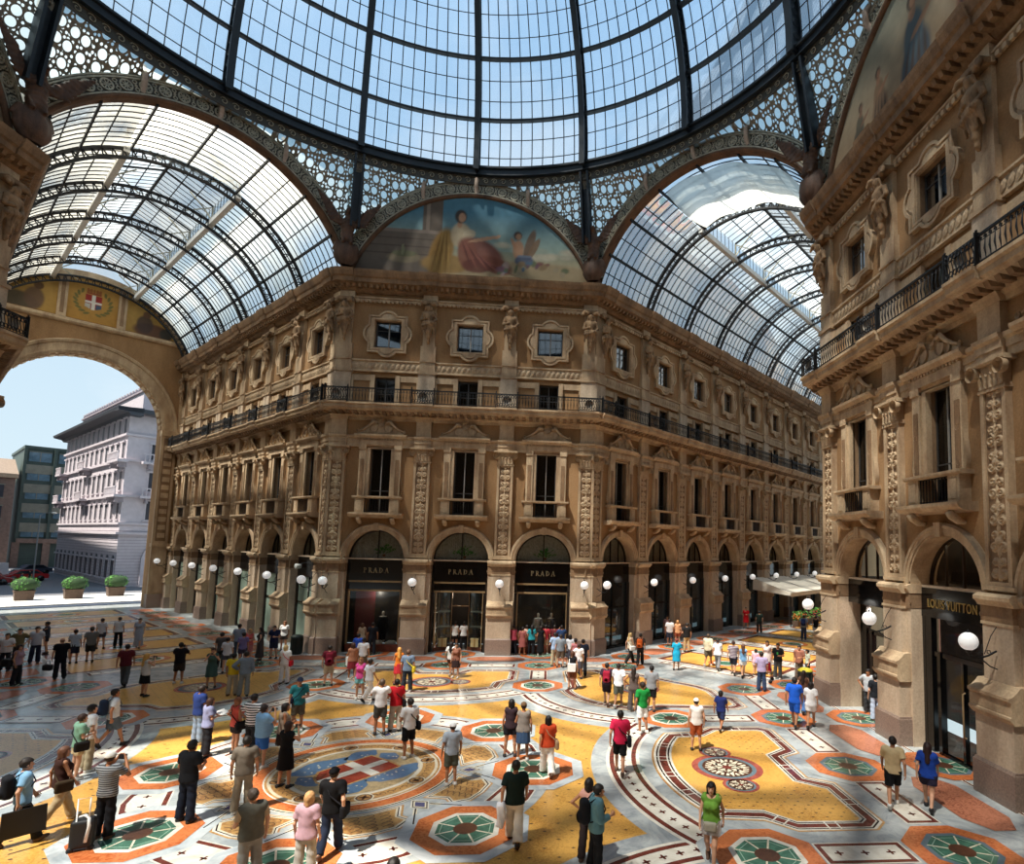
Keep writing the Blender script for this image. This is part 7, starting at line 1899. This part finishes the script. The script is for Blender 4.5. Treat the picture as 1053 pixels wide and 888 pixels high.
        c0 = (Wr[0]+Wr[1])/2+vec(0, .06, .05); mb = MB(); mb.taper(c0[0]-.07, c0[0]+.07, c0[1]-.03, c0[1]+.04, c0[2]-.05, c0[2]+.05, cm, .006)
        o = mb.build('camera', None, M); tag(o, 'black camera in the hands of the man in black polo', 'camera')
        mb = MB(); mb.lathe([(0, -.09), (.035, -.09), (.04, -.02), (.04, 0)], cm, 14, (c0[0], c0[1]-.03+.09, c0[2]), 'y'); mb.build('lens', o)
for i, p in enumerate(PEOPLE): person(i, *p)
# cameras and phones lifted to the eye
def held(i, name, lab, cat):
    x, y, h, hd = PEOPLE[i][:4]; sc = h/1.72
    M = Matrix.Translation((x, y, 0)) @ Matrix.Rotation(math.radians(-hd), 4, 'Z') @ Matrix.Scale(sc, 4)
    mb = MB(); m = mat('camera_black', '15151a', .4, .05); mb.taper(-.065, .065, .27, .32, 1.5, 1.59, m, .006); o = mb.build(name, None, M); tag(o, lab, cat, 'cameras lifted to the eye')
    mb = MB(); mb.lathe([(0, -.08), (.03, -.08), (.034, 0)], m, 12, (0, .32, 1.545), 'y')
    mb.build('lens', o)
for i, p in enumerate(PEOPLE):
    if p[4] == 'photo': held(i, 'camera', 'small camera raised by the '+' '.join(p[13].split()[:8]), 'camera')
# luggage, pushchair, mannequins
def at_person(k): return next(p for p in PEOPLE if p[13].startswith(k))
p = at_person('man in checked grey'); root = empty('wheeled_case', Matrix.Translation((p[0]-.1, p[1]-.45, 0)) @ Matrix.Rotation(.4, 4, 'Z')); tag(root, 'black and white wheeled case with its handle drawn out, beside the man in checked shirt', 'suitcase')
blk = mat('case_black', '17171a', .6, .1); wht = mat('case_white', 'e4e2de', .5, .05)
f, b = rounded((-.2, -.14, .06), (.2, .14, .62), .02, e=.07); V, Q = f.net(b); meshobj('body', V, Q, [blk], root)
mb = MB(); mb.tube([(-.12, .15, .1), (-.16, .165, .35), (-.1, .16, .6), (.0, .08, .645), (.1, -.1, .645), (.12, -.155, .5), (.08, -.16, .2)], .03, wht, 6); mb.tube([(.14, .15, .1), (.1, .165, .4), (.15, .14, .6)], .025, wht, 6); mb.build('trim_stripe', root)
mb = MB(); mb.tube([(-.1, -.1, .6), (-.1, -.1, 1.05), (.1, -.1, 1.05), (.1, -.1, .6)], .014, wht, 6); mb.build('pull_handle', root)
mb = MB()
for s in (-.16, .16): mb.lathe([(0, -.03), (.06, -.03), (.06, .03), (0, .03)], blk, 12, (s, -.1, .06), 'y')
mb.build('wheel', root)
p = at_person('man in light blue shirt str'); root = empty('portfolio_case', Matrix.Translation((p[0], p[1], 0)) @ Matrix.Rotation(math.radians(-p[3]), 4, 'Z')); tag(root, 'flat black case carried by the man in light blue shirt', 'case')
mb = MB(); mb.taper(.3, .36, -.35, .35, .3, .82, blk, .01); mb.build('body', root); mb = MB(); mb.tube([(.33, -.1, .8), (.33, -.08, .88), (.33, .08, .88), (.33, .1, .8)], .012, blk, 6); mb.build('handle', root)
p = at_person('man all in black'); root = empty('hand_bag', Matrix.Translation((p[0]-.42, p[1]-.1, 0))); tag(root, 'round black bag hanging from the hand of the man all in black', 'bag', 'bags carried by visitors')
f, b = rounded((-.2, -.1, .38), (.2, .1, .66), .02, e=.09); V, Q = f.net(b); meshobj('body', V, Q, [blk], root); mb = MB(); mb.tube([(-.1, 0, .64), (-.06, 0, .8), (.06, 0, .8), (.1, 0, .64)], .012, blk, 6); mb.build('handle', root)
p = at_person('woman in faded pink'); f, b = rounded((-.22, -.12, .75), (.2, .12, 1.1), .02, e=.09); V, Q = f.net(b)
o = meshobj('shoulder_bag', V, Q, [blk], None, None, Matrix.Translation((p[0]-.34, p[1]-.08, 0))); tag(o, 'large black bag on the arm of the woman in faded pink', 'bag', 'bags carried by visitors'); mb = MB(); mb.tube([(-.12, 0, 1.08), (.1, 0, 1.4), (.24, 0, 1.42), (.12, 0, 1.08)], .013, blk, 6); mb.build('strap', o)
# pushchair
p = at_person('man in black T-shirt with a green'); root = empty('pushchair', Matrix.Translation((p[0]-.85, p[1]-.6, 0)) @ Matrix.Rotation(-.5, 4, 'Z')); tag(root, 'red pushchair before the man with the green print shirt', 'pushchair')
rd = cloth('c81f38'); mb = MB(); mb.grid(lambda a, b: (-.22+.44*a, -.1+.5*b, .45+.5*(1-b)**2), 6, 8, rd); mb.build('seat', root)
mb = MB(); mb.grid(lambda a, b: (-.24*math.cos(PI*a), -.2+.35*b*math.sin(PI*a)+.02, .8+.28*math.sin(PI*a)*(1-.3*b)), 10, 5, rd); mb.build('hood', root)
mb = MB()
for s in (-.23, .23): mb.tube([(s, .45, .12), (s, -.25, 1.0)], .014, blk, 6); mb.tube([(s, -.3, .12), (s, .2, .6)], .014, blk, 6)
mb.tube([(-.23, -.25, 1.0), (.23, -.25, 1.0)], .016, blk, 6); mb.build('frame', root)
mb = MB()
for x in (-.23, .23):
    for y in (.45, -.3): mb.lathe([(0, -.02), (.09, -.02), (.09, .02), (0, .02)], blk, 12, (x*1.05, y, .09), 'y')
o = mb.build('wheel', root)
# mannequins in the shop windows (figures without faces)
def mannequin(F, x, y, colr, lab, dress=False):
    root = empty('mannequin', F @ T(x, y, .5)); tag(root, lab, 'mannequin', 'mannequins in the display windows')
    f = Field((-.36, -.25, 0), (.36, .25, 1.86), .022)
    b = sm(.05, f.cap((0, 0, .95), (0, 0, 1.35), .14, .17, 1.4), f.cap((-.15, 0, 1.43), (.15, 0, 1.43), .07, .07), f.cap((-.09, 0, .92), (-.1, .02, .1), .085, .05), f.cap((.09, 0, .92), (.1, .02, .1), .085, .05), f.cap((-.1, 0, .06), (-.1, -.15, .05), .04, .035), f.cap((.1, 0, .06), (.1, -.15, .05), .04, .035),
           f.cap((-.19, 0, 1.4), (-.26, 0, 1.12), .055, .045), f.cap((-.26, 0, 1.12), (-.25, -.06, .85), .045, .035), f.cap((.19, 0, 1.4), (.26, 0, 1.12), .055, .045), f.cap((.26, 0, 1.12), (.25, -.06, .85), .045, .035), f.cap((0, 0, 1.4), (0, 0, 1.6), .06, .05), f.ell((0, -.01, 1.68), (.08, .1, .12)))
    V, Q = f.net(b); meshobj('body', V, Q, [mat('mannequin_skin', 'c8bcae', .5, .05)], root)
    su = np.maximum(sm(.04, b)-.016, np.maximum(f.z-1.47, .12-f.z)); V, Q = f.net(np.maximum(su, -np.maximum(f.cap((0, -.2, 1.2), (0, -.16, 1.5), .03, .07), -1))); meshobj('suit', V, Q, [cloth(colr)], root)
mannequin(F_N, -B+.45, .98, '17171b', 'mannequin in a dark suit in the display window by the litter bin pier')
mannequin(F_N, B-.2, 1.1, '8a8078', 'pale dressed mannequin behind the crowd at the third display window')
mannequin(F_N, B+.6, 1.2, '3a3434', 'dark dressed mannequin behind the crowd, next to the corner pier')
# ------------------------------------------------------------------ light, sky, camera
sc = bpy.context.scene
w = bpy.data.worlds.new('world'); sc.world = w; w.use_nodes = True
nt = w.node_tree; bg = nt.nodes['Background']
tc = N(nt, 'ShaderNodeTexCoord'); sp = N(nt, 'ShaderNodeSeparateXYZ'); nt.links.new(tc.outputs['Generated'], sp.inputs[0])
r = N(nt, 'ShaderNodeValToRGB'); e = r.color_ramp.elements
e[0].color = hexc('d3e6ee'); e[0].position = .0; e[1].color = hexc('9cc4ea'); e[1].position = .75
nt.links.new(sp.outputs['Z'], r.inputs['Fac'])
cl = N(nt, 'ShaderNodeTexNoise', Scale=2.6, Detail=7.0, Roughness=.55); nt.links.new(tc.outputs['Generated'], cl.inputs['Vector'])
cr = N(nt, 'ShaderNodeValToRGB'); cr.color_ramp.elements[0].position = .5; cr.color_ramp.elements[1].position = .72; cr.color_ramp.elements[1].color = (.7, .7, .7, 1); nt.links.new(cl.outputs['Fac'], cr.inputs['Fac'])
mx = N(nt, 'ShaderNodeMixRGB'); mx.inputs['Color2'].default_value = (.88, .92, .95, 1)
nt.links.new(cr.outputs['Color'], mx.inputs['Fac']); nt.links.new(r.outputs['Color'], mx.inputs['Color1']); nt.links.new(mx.outputs['Color'], bg.inputs['Color'])
bg.inputs['Strength'].default_value = 1.15
sun = bpy.data.lights.new('sun', 'SUN'); sun.energy = 10.4; sun.angle = math.radians(1.2); sun.color = (1, .93, .82)
so = obj('sun', sun); so.rotation_mode = 'QUATERNION'
so.rotation_quaternion = Vector((.335, .335, -.88)).normalized().to_track_quat('-Z', 'Y')
# lamps inside the lit shop windows
for F, x, y, z, p, c in ((F_N, -B, 1.2, 3.3, 26, (1, .85, .7)), (F_N, 0, 2.2, 3.2, 40, (1, .85, .68)), (F_N, B, 1.3, 3.3, 20, (1, .88, .75)), (F_E, 0, 1.5, 7.0, 22, (1, .75, .5)), (F_E, 0, 2.2, 3.6, 30, (1, .82, .65)), (F_E, -B, 1.9, 3.9, 80, (1, .8, .7)), (F_E, -B, 1.5, 7.0, 22, (1, .75, .5))):
    l = bpy.data.lights.new('shop_light', 'POINT'); l.energy = p; l.color = c; l.shadow_soft_size = .12
    o = obj('shop_light', l); o.matrix_basis = F @ T(x, y, z)
cam = bpy.data.cameras.new('camera'); co = obj('camera', cam)
CAMP = dict(f=598.04, C=(5.145, -17.517, 6.475), pitch=.0916, roll=.0245, yaw=-.0875, px=91.03, py=61.64)
cam.sensor_width = 36; cam.sensor_fit = 'HORIZONTAL'; cam.lens = CAMP['f']/1053*36
cam.shift_x = -CAMP['px']/1053; cam.shift_y = CAMP['py']/1053; cam.clip_end = 500; cam.clip_start = .2
co.matrix_world = Matrix.Translation(CAMP['C']) @ Matrix.Rotation(CAMP['yaw'], 4, 'Z') @ Matrix.Rotation(PI/2+CAMP['pitch'], 4, 'X') @ Matrix.Rotation(CAMP['roll'], 4, 'Z')
sc.camera = co
sc.view_settings.view_transform = 'Standard'; sc.view_settings.look = 'None'; sc.view_settings.gamma = 1; sc.view_settings.use_curve_mapping = False
sc.view_settings.exposure = 0
sc.cycles.max_bounces = 8; sc.cycles.transparent_max_bounces = 16; sc.cycles.diffuse_bounces = 4
